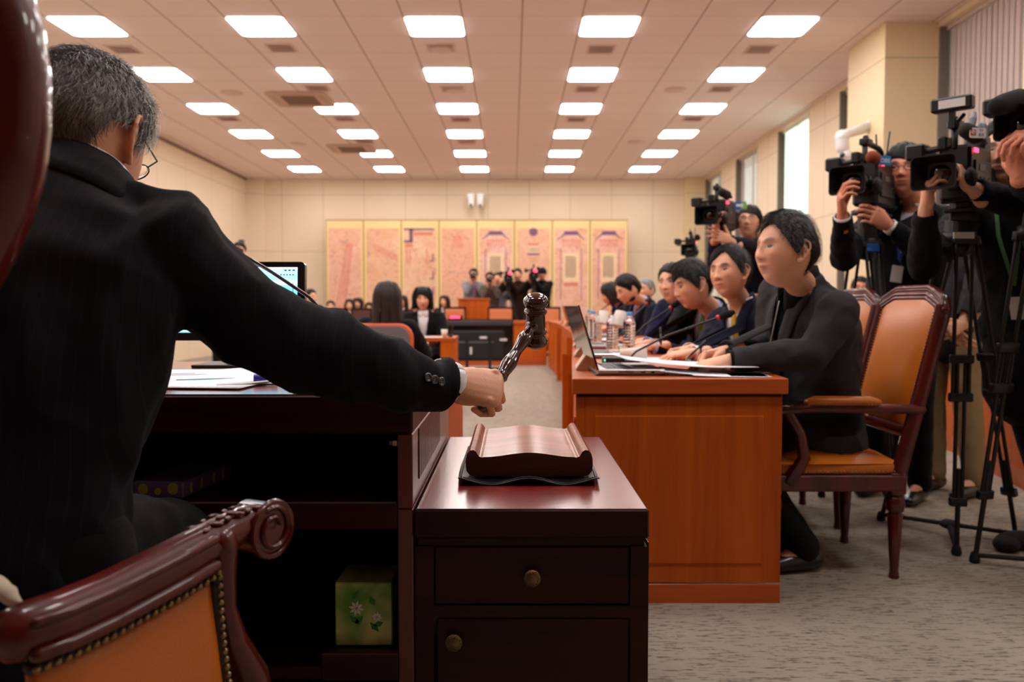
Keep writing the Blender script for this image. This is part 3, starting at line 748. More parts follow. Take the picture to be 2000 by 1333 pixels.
# cross desk at the far end
t = thing('cross_desk', (-.6, 14.0, 0), 'wide orange wooden cross desk closing the far end of the aisle', 'desk')
MB().box(-2.9, .59, 13.72, 14.4, .70, .745, .003).build('desktop', M['cherry_h'], t, smooth=False)
MB().box(-2.9, .585, 13.75, 13.78, .001, .6995).build('front_panel', M['cherry'], t, smooth=False)
MB().box(-2.9, .585, 13.735, 13.7495, .001, .12).build('plinth', M['cherry_h'], t, smooth=False)
t = thing('wooden_lectern', (-.66, 15.6, 0), 'tall plain orange wooden lectern behind the cross desk below the photographers', 'lectern')
a = P(895, 583, 15.5); b2 = P(955, 583, 15.5)
MB().box(a.x, b2.x, 15.5, 15.52, .001, a.z - .03).build('front_panel', M['cherry'], t, smooth=False)
MB().box(a.x, a.x + .02, 15.521, 15.95, .001, a.z - .03).build('side_panel', M['cherry'], t, smooth=False)
MB().box(b2.x - .02, b2.x, 15.521, 15.95, .001, a.z - .03).build('side_panel', M['cherry'], t, smooth=False)
MB().box(a.x - .02, b2.x + .02, 15.48, 15.97, a.z - .03, a.z, .004).build('top', M['cherry_h'], t, smooth=False)

# second row desk by the window side
t = thing('rear_desk', (3.2, 6.0, 0), 'long orange wooden desk behind the tripods on the window side', 'desk')
o1 = [(2.74, 4.3), (3.05, 5.9), (3.14, 7.0), (3.78, 7.0), (3.7, 5.9), (3.4, 4.3)]
MB().prism(o1, .04, Matrix.Translation((0, 0, .70))).build('desktop', M['cherry_h'], t, smooth=False, bevel=.003)
for (p, q) in (((2.77, 4.33), (3.08, 5.9)), ((3.08, 5.9), (3.17, 6.98))):
    MB().prism([p, q, (q[0] + .03, q[1]), (p[0] + .03, p[1])], .699, Matrix.Translation((0, 0, .001))).build('front_panel', M['cherry'], t, smooth=False)
    MB().prism([(p[0] - .006, p[1]), (q[0] - .006, q[1]), q, p], .10, Matrix.Translation((0, 0, .001))).build('plinth', M['cherry_h'], t, smooth=False)
MB().box(2.77, 3.4, 4.31, 4.329, .001, .699).build('end_panel', M['cherry'], t, smooth=False)
t = thing('name_card', (2.86, 4.75, .74), 'small white card on the edge of the desk behind the tripods', 'card')
q = P(1916, 690, 4.85); MB().box(q.x - .035, q.x + .035, 4.85, 4.853, .7405, .80).build('card', M['card_white'], t, smooth=False)

# ------------------------------------------------------------------ painted folding screen on the back wall
def art_mat(i, base, dark, red, kind):
    m, nt, b = new_mat('screen_painting'); b.inputs['Roughness'].default_value = .85
    tc = N(nt, 'ShaderNodeTexCoord'); mp = N(nt, 'ShaderNodeMapping'); mp.inputs['Location'].default_value = (i * 3.1, 0, i * 1.7)
    nt.links.new(tc.outputs['Object'], mp.inputs['Vector'])
    n1 = N(nt, 'ShaderNodeTexNoise'); n1.inputs['Scale'].default_value = 2.2; n1.inputs['Detail'].default_value = 8; n1.inputs['Distortion'].default_value = 1.2; nt.links.new(mp.outputs[0], n1.inputs['Vector'])
    n2 = N(nt, 'ShaderNodeTexNoise'); n2.inputs['Scale'].default_value = 6.0; n2.inputs['Detail'].default_value = 8; n2.inputs['Distortion'].default_value = 2.5; nt.links.new(mp.outputs[0], n2.inputs['Vector'])
    c1 = N(nt, 'ShaderNodeValToRGB'); c1.color_ramp.elements[0].position = .35; c1.color_ramp.elements[1].position = .65; c1.color_ramp.elements[0].color = srgb(230, 178, 142); c1.color_ramp.elements[1].color = base
    nt.links.new(n1.outputs['Fac'], c1.inputs[0])
    c2 = N(nt, 'ShaderNodeValToRGB'); c2.color_ramp.elements[0].position = .52; c2.color_ramp.elements[1].position = .66; c2.color_ramp.elements[0].color = (0, 0, 0, 1); c2.color_ramp.elements[1].color = (.75, .75, .75, 1)
    nt.links.new(n2.outputs['Fac'], c2.inputs[0])
    x1 = N(nt, 'ShaderNodeMix', data_type='RGBA'); nt.links.new(c2.outputs[0], x1.inputs[0]); nt.links.new(c1.outputs[0], x1.inputs[6]); x1.inputs[7].default_value = red
    n3 = N(nt, 'ShaderNodeTexNoise'); n3.inputs['Scale'].default_value = 4.0; n3.inputs['Detail'].default_value = 6; n3.inputs['Distortion'].default_value = 3; 
    mp3 = N(nt, 'ShaderNodeMapping'); mp3.inputs['Location'].default_value = (9 + i, 4, 2.7 * i); nt.links.new(tc.outputs['Object'], mp3.inputs['Vector']); nt.links.new(mp3.outputs[0], n3.inputs['Vector'])
    c3 = N(nt, 'ShaderNodeValToRGB'); c3.color_ramp.elements[0].position = .60; c3.color_ramp.elements[1].position = .70; c3.color_ramp.elements[0].color = (0, 0, 0, 1); c3.color_ramp.elements[1].color = (.5, .5, .5, 1)
    nt.links.new(n3.outputs['Fac'], c3.inputs[0])
    x2 = N(nt, 'ShaderNodeMix', data_type='RGBA'); nt.links.new(c3.outputs[0], x2.inputs[0]); nt.links.new(x1.outputs[2], x2.inputs[6]); x2.inputs[7].default_value = dark
    nt.links.new(x2.outputs[2], b.inputs['Base Color']); return m
SY = 18.55
tl = P(636, 429, SY); br = P(1225, 640, SY)
M['screen_silk'] = simple('screen_silk', srgb(240, 212, 150), .7)
M['screen_frame'] = simple('screen_frame', srgb(172, 132, 74), .5)
M['art_red'] = simple('art_red', srgb(222, 138, 120), .85); M['art_violet'] = simple('art_violet', srgb(128, 92, 122), .85); M['art_light'] = simple('art_light', srgb(246, 212, 176), .85); M['art_grey'] = simple('art_grey', srgb(196, 160, 140), .85)
t = thing('folding_screen', ((tl.x + br.x) / 2, SY, 0), 'wide eight panel folding screen painted in pink, buff and violet before the back wall', 'folding screen')
pw = (br.x - tl.x) / 8; zt = tl.z; zb = .02
artkinds = ['road', 'hills', 'court', 'mound', 'gate', 'tomb', 'gate', 'gate']
bases = [srgb(240, 190, 170), srgb(240, 194, 164), srgb(242, 202, 170), srgb(240, 184, 156), srgb(244, 200, 184), srgb(240, 192, 166), srgb(244, 196, 180), srgb(244, 194, 180)]
for i in range(8):
    x0 = tl.x + i * pw; x1 = x0 + pw; zz = .03 if i % 2 else 0.0
    y0, y1 = (SY, SY + .05)
    p = MB().box(x0 + .01, x1 - .01, y0, y0 + .03, zb, zt - .02).build('panel', M['screen_silk'], t, smooth=False)
    fr = MB(); fr.box(x0, x0 + .012, y0 - .008, y0 + .035, zb, zt); fr.box(x1 - .012, x1, y0 - .008, y0 + .035, zb, zt); fr.box(x0 + .012, x1 - .012, y0 - .008, y0 + .035, zt - .02, zt)
    fr.build('panel_frame', M['screen_frame'], p, smooth=False)
    ax0, ax1, at = x0 + .06, x1 - .06, zt - .20
    ar = MB().box(ax0, ax1, y0 - .004, y0 - .0005, .5, at).build('painting', art_mat(i, bases[i], srgb(140, 108, 128), srgb(222, 150, 130), 0), p, smooth=False)
    cx = (ax0 + ax1) / 2; red = MB(); vio = MB(); lt = MB(); yy0, yy1 = y0 - .0065, y0 - .0042
    k = artkinds[i]
    def bar(mb, xa, xb, za, zb_): mb.box(xa, xb, yy0, yy1, za, zb_)
    def sl(mb, pa, pb, w):
        a = Vector((pa[0], 0, pa[1])); b2 = Vector((pb[0], 0, pb[1])); n_ = (b2 - a).cross(Vector((0, 1, 0))).normalized() * w / 2
        q = [a + n_, b2 + n_, b2 - n_, a - n_]; mb.prism([(v.x, v.z) for v in q], .002, Matrix(((1, 0, 0, 0), (0, 0, -1, yy1), (0, 1, 0, 0), (0, 0, 0, 1))))
    if k == 'road':
        for o_ in (0, .07, .14, .2): sl(red, (ax0 + .15 + o_, .9), (ax0 + .42 + o_ * .6, at - .35), .025)
    elif k == 'hills':
        for o_ in (0, .05, .1): sl(red, (ax0 + .15, at - .35 - o_), (ax1 - .02, at - .62 - o_), .02)
    elif k == 'court':
        bar(vio, ax0, ax0 + .2, at - .32, at - .27); bar(vio, ax0 + .12, ax0 + .2, at - .3, at); bar(vio, ax0, ax1 - .05, at - .04, at); bar(red, ax0 + .22, ax1 - .08, at - .16, at - .08)
        bar(lt, ax0 + .24, ax1 - .12, at - .09, at - .06); bar(red, ax0 + .02, ax0 + .2, at - .42, at - .34)
        for zz_ in (.9, 1.25, 1.6, 2.0): bar(vio, ax1 - .09, ax1 - .06, zz_, zz_ + .18); bar(vio, ax1 - .16, ax1 - .06, zz_, zz_ + .03)
        for xx in (.05, .12, .5): bar(red, ax0 + xx, ax0 + xx + .025, at - .8, at - .45)
    elif k == 'mound':
        for q_ in range(9): sl(red, (cx - .16 + q_ * .035, at - .5 + .02 * (q_ % 3)), (cx - .08 + q_ * .02, at - .16), .012)
        for q_ in range(8): a_ = PI * q_ / 7; sl(red, (cx - .29 * math.cos(a_), at - .5 + .4 * math.sin(a_)), (cx - .29 * math.cos(a_ + .4), at - .5 + .4 * math.sin(a_ + .4)), .01)
    elif k == 'tomb':
        vio.ell((cx, y0 - .005, at - .08), .10, .0018, .09, 18, 10); bar(red, cx - .12, cx + .12, at - .38, at - .33); bar(vio, cx - .14, cx + .14, at - .6, at - .56)
        for z_ in (.45, .5, .66, .72, .95, 1.0): bar(red, cx - .1, cx + .1, at - z_ - .015, at - z_)
        bar(lt, cx - .1, cx + .1, at - .55, at - .4)
    else:
        sl(vio, (cx - .22, at - .20), (cx - .14, at - .1), .03); sl(vio, (cx + .22, at - .20), (cx + .14, at - .1), .03); bar(vio, cx - .15, cx + .15, at - .15, at - .06)
        sl(vio, (cx - .30, at - .24), (cx - .2, at - .18), .02); sl(vio, (cx + .30, at - .24), (cx + .2, at - .18), .02)
        for q_ in range(9): bar(red, cx - .2 + q_ * .048, cx - .18 + q_ * .048, at - .42, at - .27)
        bar(red, cx - .22, cx + .22, at - .27, at - .25); bar(lt, cx - .17, cx + .17, at - 1.2, at - .55); bar(vio, cx - .24, cx - .225, at - 1.6, at - .45); bar(vio, cx + .225, cx + .24, at - 1.6, at - .45)
        for q_ in range(5): bar(red, cx - .12 + q_ * .05, cx - .10 + q_ * .05, at - 1.1, at - .62)
        bar(red, cx - .16, cx + .16, at - 1.3, at - 1.22)
    for nm, mb_, mt_ in (('painted_lines', red, 'art_red'), ('painted_roofs', vio, 'art_violet'), ('painted_court', lt, 'art_light')):
        if mb_.v: tag(mb_.build(nm, M[mt_], p, smooth=False), kind='stuff')

# twin white surveillance cameras on the back wall, dome arm camera on the pilaster
for (px, lb) in ((920, 'white wall camera above the painted screen, the one nearer the presiding man'), (938, 'white wall camera above the painted screen, the one nearer the windows')):
    q = P(px, 384, 18.7)
    t = thing('wall_camera', (q.x, YB - .001, q.z), lb, 'surveillance camera', 'twin white wall cameras')
    MB().box(q.x - .075, q.x + .075, 18.62, YB - .002, q.z - .02, q.z + .06, .01).build('bracket', M['white_plastic'], t, smooth=False)
    MB().tube([(q.x, 18.68, q.z - .02), (q.x, 18.68, q.z - .16)], [.085, .075], 18).build('housing', M['white_plastic'], t)
    MB().ell((q.x, 18.68, q.z - .20), .07, .07, .06, 18, 12).build('dome', M['white_plastic'], t)
    MB().ell((q.x, 18.61, q.z - .21), .03, .02, .03, 14, 10).build('lens', M['glass_black'], t)
PV = 8.9
t = thing('pivot_camera', P(1705, 255, PV), 'white swivelling surveillance camera on an arm fixed to the pilaster above the video camera', 'surveillance camera')
a = P(1706, 245, PV); b2 = P(1645, 268, PV); c2 = P(1646, 290, PV); e2 = P(1652, 305, PV)
MB().tube([(3.84, PV, a.z + .02), a, b2 + Vector((0, 0, .02))], [(.03, .06), (.035, .06), (.05, .05)], 14, up=(0, 0, 1)).build('arm', M['white_plastic'], t)
MB().ell(b2, .075, .075, .08).tube([b2, c2], .07, 16).build('housing', M['white_plastic'], t)
MB().ell(e2, .08, .08, .075).build('dome', M['white_plastic'], t)
MB().ell(e2 + Vector((-.06, -.05, 0)), .03, .03, .03).build('lens', M['glass_black'], t)
# ------------------------------------------------------------------ armchairs of the members (local: faces +y, seat centre at origin)
def put(loc, rz): return Matrix.Translation(Vector(loc)) @ Matrix.Rotation(rz, 4, 'Z')

def armchair(loc, rz, lb, detail=True, group='armchairs at the conference desks'):
    T = put(loc, rz); t = thing('armchair', loc, lb, 'chair', group)
    def B(mb, name, mat, par=t, **kw): return mb.xf(T).build(name, M[mat], par, **kw)
    # seat
    nu, nv = 15, 15; pts = []
    for i in range(nv):
        for j in range(nu):
            u = -1 + 2 * j / (nu - 1); v = -1 + 2 * i / (nv - 1)
            pts.append((u * (.235 + .02 * (v + 1) / 2), v * .245 + .01, .425 + .045 * (1 - abs(u) ** 4) * (1 - abs(v) ** 4)))
    s_ = MB().grid(pts, nu, nv); s_.box(-.24, .24, -.235, .25, .385, .426, .008)
    seat = B(s_, 'seat', 'leather_orange')
    r = MB(); r.box(-.255, .255, .235, .265, .325, .385, .006).box(-.255, -.228, -.24, .235, .325, .385, .005).box(.228, .255, -.24, .235, .325, .385, .005).box(-.228, .228, -.25, -.225, .325, .385, .005)
    B(r, 'seat_frame', 'mahogany_gloss', smooth=False)
    if detail:
        nl = MB()
        for k in range(34):
            y_ = -.23 + .47 * k / 33
            for sx_ in (-1, 1): nl.ell((sx_ * (.2425 + .012 * (k / 33)), y_, .398), .0035, .0035, .0035, 6, 4)
        o = B(nl, 'nail_trim', 'nails'); tag(o, kind='stuff')
    # legs
    prof = [(.016, 0), (.019, .004), (.015, .03), (.017, .06), (.027, .235), (.022, .245), (.03, .252), (.033, .275), (.03, .298), (.024, .305), (.03, .312), (.03, .33)]
    for sx_, sy_ in ((-1, 1), (1, 1), (-1, -1), (1, -1)):
        B(MB().lathe(prof, 16, Matrix.Translation((sx_ * .225, sy_ * .225 + .01, 0))).box(sx_ * .225 - .028, sx_ * .225 + .028, sy_ * .225 - .018, sy_ * .225 + .038, .315, .392, .004), 'leg', 'mahogany_gloss', auto=35)
    # back: posts, crest, leather panel
    def bk(z): return -.235 - .15 * (z - .44) / .62
    bf = MB()
    for sx_ in (-1, 1):
        bf.tube([(sx_ * .232, bk(.36), .36), (sx_ * .238, bk(.7), .7), (sx_ * .242, bk(1.0), 1.0)], [(.022, .030)] * 3, 8, dome=False, up=(0, 1, 0))
    cpts = [(-.25, bk(.985), .985), (-.235, bk(1.02), 1.02), (-.14, bk(1.055), 1.055), (-.12, bk(1.06), 1.06), (.12, bk(1.06), 1.06), (.14, bk(1.055), 1.055), (.235, bk(1.02), 1.02), (.25, bk(.985), .985)]
    for dz, dy, rr in ((0, 0, .020), (-.016, .014, .013), (-.030, .018, .011), (.010, .008, .012)):
        bf.tube([(p[0], p[1] + dy, p[2] + dz) for p in cpts], rr, 8, up=(0, 1, 0))
    bf.tube([(-.225, bk(.54), .54), (.225, bk(.54), .54)], [(.018, .026)] * 2, 8, up=(0, 0, 1))
    B(bf, 'back_frame', 'mahogany_gloss', auto=50)
    nu, nv = 13, 17; pts = []; pb = []
    for i in range(nv):
        for j in range(nu):
            u = -1 + 2 * j / (nu - 1); v = -1 + 2 * i / (nv - 1); z = .79 + .225 * v
            if i == nv - 1: z += .02 * (1 - min(1, max(0, abs(u) - .5) / .5))
            dd_ = .03 * (1 - abs(u) ** 4) * (1 - abs(v) ** 6)
            pts.append((-u * .215, bk(z) + .014 + dd_, z)); pb.append((u * .215, bk(z) - .014 - dd_ * .4, z))
    B(MB().grid(pts, nu, nv).grid(pb, nu, nv).tube([(-.2, bk(.60), .60), (-.2, bk(.98), .98), (.2, bk(.98), .98), (.2, bk(.60), .60)], .012, 8), 'backrest', 'leather_orange')
    if detail:
        nl = MB()
        for k in range(36):
            z = .58 + .42 * k / 35
            for sx_ in (-1, 1): nl.ell((sx_ * .213, bk(z) + .018, z), .0032, .0032, .0032, 6, 4)
        o = B(nl, 'nail_trim', 'nails'); tag(o, kind='stuff')
    # arms
    for sx_ in (-1, 1):
        a = MB()
        a.tube([(sx_ * .245, bk(.63) - .01, .625), (sx_ * .255, -.1, .63), (sx_ * .262, .12, .632), (sx_ * .262, .22, .625), (sx_ * .262, .245, .60)], [(.02, .018)] * 4 + [(.018, .014)], 10)
        a.tube([(sx_ * .262, .20, .62), (sx_ * .260, .15, .54), (sx_ * .25, .13, .45), (sx_ * .243, .18, .36)], [(.017, .022), (.016, .02), (.017, .024), (.018, .03)], 10)
        arm = B(a, 'arm', 'mahogany_gloss')
        p = MB().tube([(sx_ * .256, -.13, .653), (sx_ * .258, -.10, .657), (sx_ * .262, .10, .658), (sx_ * .262, .125, .654)], [(.02, .012), (.026, .018), (.026, .018), (.02, .012)], 14)
        pd = B(p, 'arm_pad', 'leather_orange', arm)
        if detail:
            nl = MB()
            for k in range(22):
                y_ = -.135 + .265 * k / 21
                for s2 in (-1, 1): nl.ell((sx_ * .26 + s2 * .0235, y_, .645), .0032, .0032, .0032, 6, 4)
            o = B(nl, 'nail_trim', 'nails', arm); tag(o, kind='stuff')
    return t
CH = []
chl = ['orange leather armchair with carved mahogany frame holding the man in the charcoal jacket', 'orange leather armchair behind the man with the yellow tie',
       'orange leather armchair of the man with the green tie', 'orange leather armchair of the man looking out beside the green tied man', 'empty orange leather armchair in the gap of the seated row',
       'orange leather armchair of the man bending over papers in front of the painted screen', 'orange leather armchair of the woman reading in the seated row']
cpos = [(1.19, 3.20, 0), (1.25, 3.87, 0), (1.24, 4.68, 0), (1.24, 5.42, 0), (1.42, 6.1, 0), (1.22, 7.0, 0), (1.26, 8.25, 0)]
for i, p in enumerate(cpos):
    if i == 0: ch0 = armchair(p, PI / 2, chl[0])
    else: copy_tree(ch0, p, label=chl[i])

# ------------------------------------------------------------------ presiding man's armchair (seen from behind)
t = thing('presiding_armchair', (-.62, 1.0, PLAT), 'glossy carved mahogany armchair with orange leather side in which the presiding man sits', 'chair')
R_ = [P(40, 1212, .79), P(110, 1188, .82), P(200, 1150, .87), P(320, 1090, .94), P(390, 1052, .985), P(440, 1022, 1.02), P(480, 1002, 1.045), P(510, 1003, 1.06)]
arm = MB(); n_ = len(R_)
adir = (R_[5] - R_[1]); adir.z = 0; adir.normalize(); aside = Vector((adir.y, -adir.x, 0))
arm.tube([p + Vector((0, 0, -.012)) for p in R_], [(.030, .030)] * 4 + [(.029, .028), (.027, .025), (.025, .022), (.022, .020)], 8, up=(0, 0, 1))
for off, zo, rr in ((.026, .002, .006), (.026, -.030, .008)):
    arm.tube([p + aside * off + Vector((0, 0, zo - .0)) for p in R_[:5]], rr, 8)
# scroll
sc = P(507, 1030, 1.065); sp_ = []; 
for i in range(30):
    a = math.radians(115 - i * 15.5); r = .030 - .016 * i / 29; sp_.append((r * math.cos(a), r * math.sin(a)))
def plane(c): return Matrix(((adir.x, 0, aside.x, c.x), (adir.y, 0, aside.y, c.y), (0, 1, 0, c.z), (0, 0, 0, 1)))
disc = [(.034 * math.cos(2 * PI * i / 28), .034 * math.sin(2 * PI * i / 28)) for i in range(28)]
arm.prism(disc, .048, plane(sc - aside * .024))
arm.tube([sc + adir * q[0] + Vector((0, 0, q[1])) + aside * .025 for q in sp_], .0042, 6)
arm.tube([sc + adir * (.034 * math.cos(2 * PI * i / 24)) + Vector((0, 0, .034 * math.sin(2 * PI * i / 24))) + aside * .022 for i in range(25)], .0055, 6)
# carved leaf relief on top of the scroll
for k in range(7):
    f_ = k / 6; base = R_[4].lerp(R_[7], f_) + Vector((0, 0, .013 + .005 * math.sin(PI * f_)))
    for s2 in (-1, 0, 1):
        arm.ell(base + aside * (s2 * .012) + Vector((0, 0, -.002)), .0045, .0085, .0028, 10, 6, frame_from(adir + aside * s2 * (.9 if k % 2 else -.6)))
# front post sweeping down
arm.tube([P(425, 1062, 1.0), P(424, 1115, 1.005), P(425, 1180, 1.01), P(445, 1250, 1.03), P(485, 1320, 1.05), P(505, 1400, 1.06)], [(.024, .028), (.018, .028), (.016, .028), (.020, .028), (.024, .028), (.024, .028)], 10, up=tuple(aside))
arm_o = arm.build('arm', M['mahogany_gloss'], t, auto=60)
# leather side panel
top = [p + Vector((0, 0, -.045)) for p in R_[:5]] + [P(402, 1110, .995)]
pts = []; nu = 14; nv = 16
for i in range(nv):
    v = i / (nv - 1)
    for j in range(nu):
        u = j / (nu - 1); f_ = u * (len(top) - 1); a0 = int(min(f_, len(top) - 2)); q = top[a0].lerp(top[a0 + 1], f_ - a0)
        q = q + adir * (.055 * v * v * u) + Vector((0, 0, -.30 * v)) + aside * (.012 + .022 * math.sin(PI * min(1, v * 1.2)) * math.sin(PI * u))
        pts.append(q)
MB().grid(pts, nu, nv, -.01).build('side_panel', M['leather_orange'], t)
edge = [pts[j] + aside * .004 for j in range(nu)] + [pts[i * nu + nu - 1] + aside * .004 for i in range(1, nv)]
MB().tube(edge, .0075, 8).build('braid', M['leather_black'], t)
nl = MB(); L = 0; nxt = 0
for a, b2 in zip(edge, edge[1:]):
    seg = (b2 - a).length
    while nxt <= L + seg:
        q = a.lerp(b2, (nxt - L) / seg); nl.ell(q + aside * .0075, .0042, .0042, .0042, 8, 6); nxt += .0105
    L += seg
o = nl.build('nail_trim', M['nails'], t); tag(o, kind='stuff')
# back frame: balloon shaped loop, right edge profile from the photo
yb = .74
rt_ = [(-150, 620), (-50, 480), (-8, 405), (20, 330), (34, 245), (34, 150), (20, 60), (-10, -30), (-70, -110), (-150, -170), (-270, -200)]
loop = [P(px, py, yb) for px, py in rt_]
cx = loop[-1].x - .02
left = [Vector((2 * cx - p.x, p.y + .28, p.z)) for p in loop[::-1]]
for k, p in enumerate(loop): p.y += .0 + (loop[4].x - p.x) * .35
bk_ = MB().tube(loop + left[1:], [(.026, .030)] * (len(loop) + len(left) - 1), 12, up=(0, 1, 0))
bk_.tube([loop[0], loop[0] + Vector((-.03, .03, -.12)), Vector((-.56, .79, .70))], [.024, .022, .026], 10)
bk_.tube([left[-1], left[-1] + Vector((0, 0, -.25))], .026, 10)
bk_.build('back_frame', M['mahogany_gloss'], t)
cz = 1.17
pn = MB(); Vs = []
allp = loop + left[1:]
cen = Vector((sum(p.x for p in allp) / len(allp), sum(p.y for p in allp) / len(allp), sum(p.z for p in allp) / len(allp)))
pn.add([cen + Vector((0, .02, 0))] + allp + [cen + (p - cen) * .5 + Vector((0, .035, 0)) for p in allp], [])
k = len(allp); fs = []
for i in range(k - 1): fs += [(1 + i, 2 + i, k + 2 + i, k + 1 + i), (k + 1 + i, k + 2 + i, 0)]
fs += [(k, 1, k + 1, 2 * k), (2 * k, k + 1, 0)]
pn.f = fs
o = pn.build('backrest', M['leather_orange'], t); sm = o.modifiers.new('s', 'SOLIDIFY'); sm.thickness = .03; sm.offset = 0
MB().box(-.92, -.50, .86, 1.24, .44, .56, .04).build('seat', M['leather_orange'], t, smooth=False)
MB().box(-.93, -.48, .85, 1.25, .38, .439, .01).build('seat_frame', M['mahogany_gloss'], t, smooth=False)
for (x, y) in ((-.89, .9), (-.52, .9), (-.89, 1.2), (-.52, 1.2)):
    MB().lathe([(.016, 0), (.02, .03), (.03, .22), (.03, .279)], 12, Matrix.Translation((x, y, PLAT + .001))).build('leg', M['mahogany_gloss'], t)
MB().tube([(-.98, .98, .72), (-.95, 1.2, .74), (-.9, 1.36, .72)], .026, 10).tube([(-.95, 1.3, .72), (-.9, 1.34, .45)], .022, 10).build('arm', M['mahogany_gloss'], t)
q = P(15, 1135, .86)
t2 = thing('cream_cloth', q, 'small cream folded cloth tucked behind the glossy armrest of the presiding chair', 'cloth')
mb = MB().tube([P(-60, 1140, .90), P(-15, 1145, .88), P(18, 1162, .865), P(34, 1178, .86)], [(.018, .014), (.016, .013), (.011, .010), (.008, .007)], 14)
co, fs, nr = remesh(mb, .006, 2)
make_obj('cloth', [c + n * .003 * noise.noise(Vector(c) * 60) for c, n in zip(co, nr)], fs, simple('cream_cloth', srgb(205, 190, 165), .9), t2)

# ------------------------------------------------------------------ gavel
wr = P(874, 747, 1.50); gh = P(1046, 628, 1.66); hy = Vector((.93, .10, -.14)).normalized()
hdir = Vector((.42, .70, .55)).normalized()
for _i in range(6):
    thumb_dir = (hdir - hy * hdir.dot(hy)).normalized()        # thumb side of the fist, along the handle
    back = (-thumb_dir).cross(hy)
    G0 = wr + hy * .081 - back * .027                           # where the fingers close round the handle
    hdir = (gh - G0).normalized()
t = thing('gavel', gh, 'dark glossy turned wooden gavel raised in the fist above the sounding block', 'gavel')
ax_up = Vector((0, 0, 1)); acam = Vector((0, -1, 0))
# head axis: perpendicular to the handle, mostly vertical
ha = Vector((.0, -.40, 1)).normalized()
def axis_mat(o, z):
    z = z.normalized(); x = z.orthogonal().normalized(); y = z.cross(x)
    return Matrix(((x.x, y.x, z.x, o.x), (x.y, y.y, z.y, o.y), (x.z, y.z, z.z, o.z), (0, 0, 0, 1)))
half = [(.0195, 0), (.0195, .016), (.0200, .018), (.0228, .0195), (.0235, .022), (.0228, .0245), (.0200, .026), (.0188, .0285), (.0195, .031), (.0225, .0355), (.0250, .040), (.0255, .0440), (.0245, .048), (.0225, .0505), (.0212, .0512), (.0205, .0530), (.017, .0558), (.010, .0578), (.003, .0583)]
prof = [(r, -z) for r, z in half[::-1]] + half[1:]
MB().lathe(prof, 48, axis_mat(gh, ha)).build('head', M['gavel_wood'], t)
hand_prof = [(.0125, .0), (.0135, .010), (.0138, .014), (.0105, .018), (.0098, .022), (.0115, .030), (.0138, .040), (.0150, .047), (.0138, .055), (.0105, .075), (.0100, .085), (.0110, .094), (.0140, .108), (.0152, .118), (.0140, .130), (.0120, .140), (.0125, .150), (.014, .154), (.012, .158), (.0095, .17), (.0095, .19), (.011, .21), (.012, .225), (.010, .235), (.004, .238)]
fl = lambda z: .11 * (math.sin(PI * (z - .026) / .030) if .026 < z < .056 else (math.sin(PI * (z - .090) / .062) ** .5 if .090 < z < .152 else 0.0))
MB().lathe(hand_prof, 100, axis_mat(gh - hdir * .006, -hdir), flute=fl).build('handle', M['gavel_wood'], t)

# ------------------------------------------------------------------ laptops, nameplates, bottles, cups, microphones, papers on the members' desks
M['lid'] = simple('laptop_lid', srgb(150, 120, 104), .08, metal=.85, coat=1.0)
M['key'] = simple('laptop_keys', srgb(60, 60, 64), .5)
def laptop(x, y, z, rz, lb, detail=True):
    """hinge along local y at x=0; keyboard goes to +x (towards the member), lid leans to -x"""
    T = put((x, y, z), rz); t = thing('laptop', (x, y, z), lb, 'laptop', 'open laptops along the conference desks')
    b_ = MB().box(.0, .235, 0, .335, .004, .022, .004).xf(T).build('base', M['silver'], t, smooth=False)
    MB().box(-.004, .235, 0, .335, .0008, .004, .001).xf(T).build('underside', M['black_plastic'], t, smooth=False)
    k = MB()
    if detail:
        for i in range(5):
            for j in range(14): k.box(.035 + i * .019, .051 + i * .019, .03 + j * .0198, .047 + j * .0198, .0221, .0236)
    else: k.box(.035, .13, .03, .305, .0221, .0236)
    o = k.xf(T).build('keyboard', M['key'], t, smooth=False); tag(o, kind='stuff')
    MB().box(.148, .205, .12, .215, .0221, .0227).xf(T).build('touchpad', M['grey_plastic'], t, smooth=False)
    L = T @ Matrix.Translation((.004, 0, .018)) @ Matrix.Rotation(math.radians(-17), 4, 'Y')
    MB().box(-.0045, .0, 0, .335, .0, .235, .002).xf(L).build('lid', M['lid'], t, smooth=False)
    MB().box(.0001, .003, 0, .335, .0, .235, .002).xf(L).build('bezel', M['black_gloss'], t, smooth=False)
    MB().box(.0031, .0036, .012, .323, .014, .223).xf(L).build('screen', M['glass_black'], t, smooth=False)
    if detail:
        pr = MB()
        for j in range(9): pr.box(.075 + j * .006, .078 + j * .006, -.0008, .0005, .010, .016)
        pr.box(.15, .165, -.0008, .0005, .010, .015).box(.185, .197, -.0008, .0005, .009, .016)
        o = pr.xf(T).build('port', M['black_plastic'], t, smooth=False); tag(o, kind='stuff')
    return t
DZ = .7605
lx = [(.292, 2.80), (.335, 3.72), (.40, 4.55), (.46, 5.35), (.53, 6.2), (.585, 7.2), (.64, 8.3), (.675, 9.5)]
ll = ['open silver laptop at the panelled desk end, half covered by papers', 'open laptop in front of the man with the yellow tie', 'open laptop in front of the man with the green tie', 'open laptop before the fourth seated man',
      'open laptop at the empty armchair', 'open laptop before the man bent over his papers', 'open laptop before the reading woman', 'open laptop farthest down the aisle desks']
lp0 = laptop(lx[0][0], lx[0][1], DZ, .02, ll[0]); lp1 = None
for i in range(1, 8):
    if lp1 is None: lp1 = laptop(lx[i][0], lx[i][1], DZ, .03, ll[i], False)
    else: copy_tree(lp1, (lx[i][0], lx[i][1], DZ), label=ll[i])
M['plate_side'] = simple('plate_side', srgb(196, 150, 112), .4, metal=.3)
M['plate_face'] = simple('plate_face', srgb(222, 200, 176), .35, metal=.4)
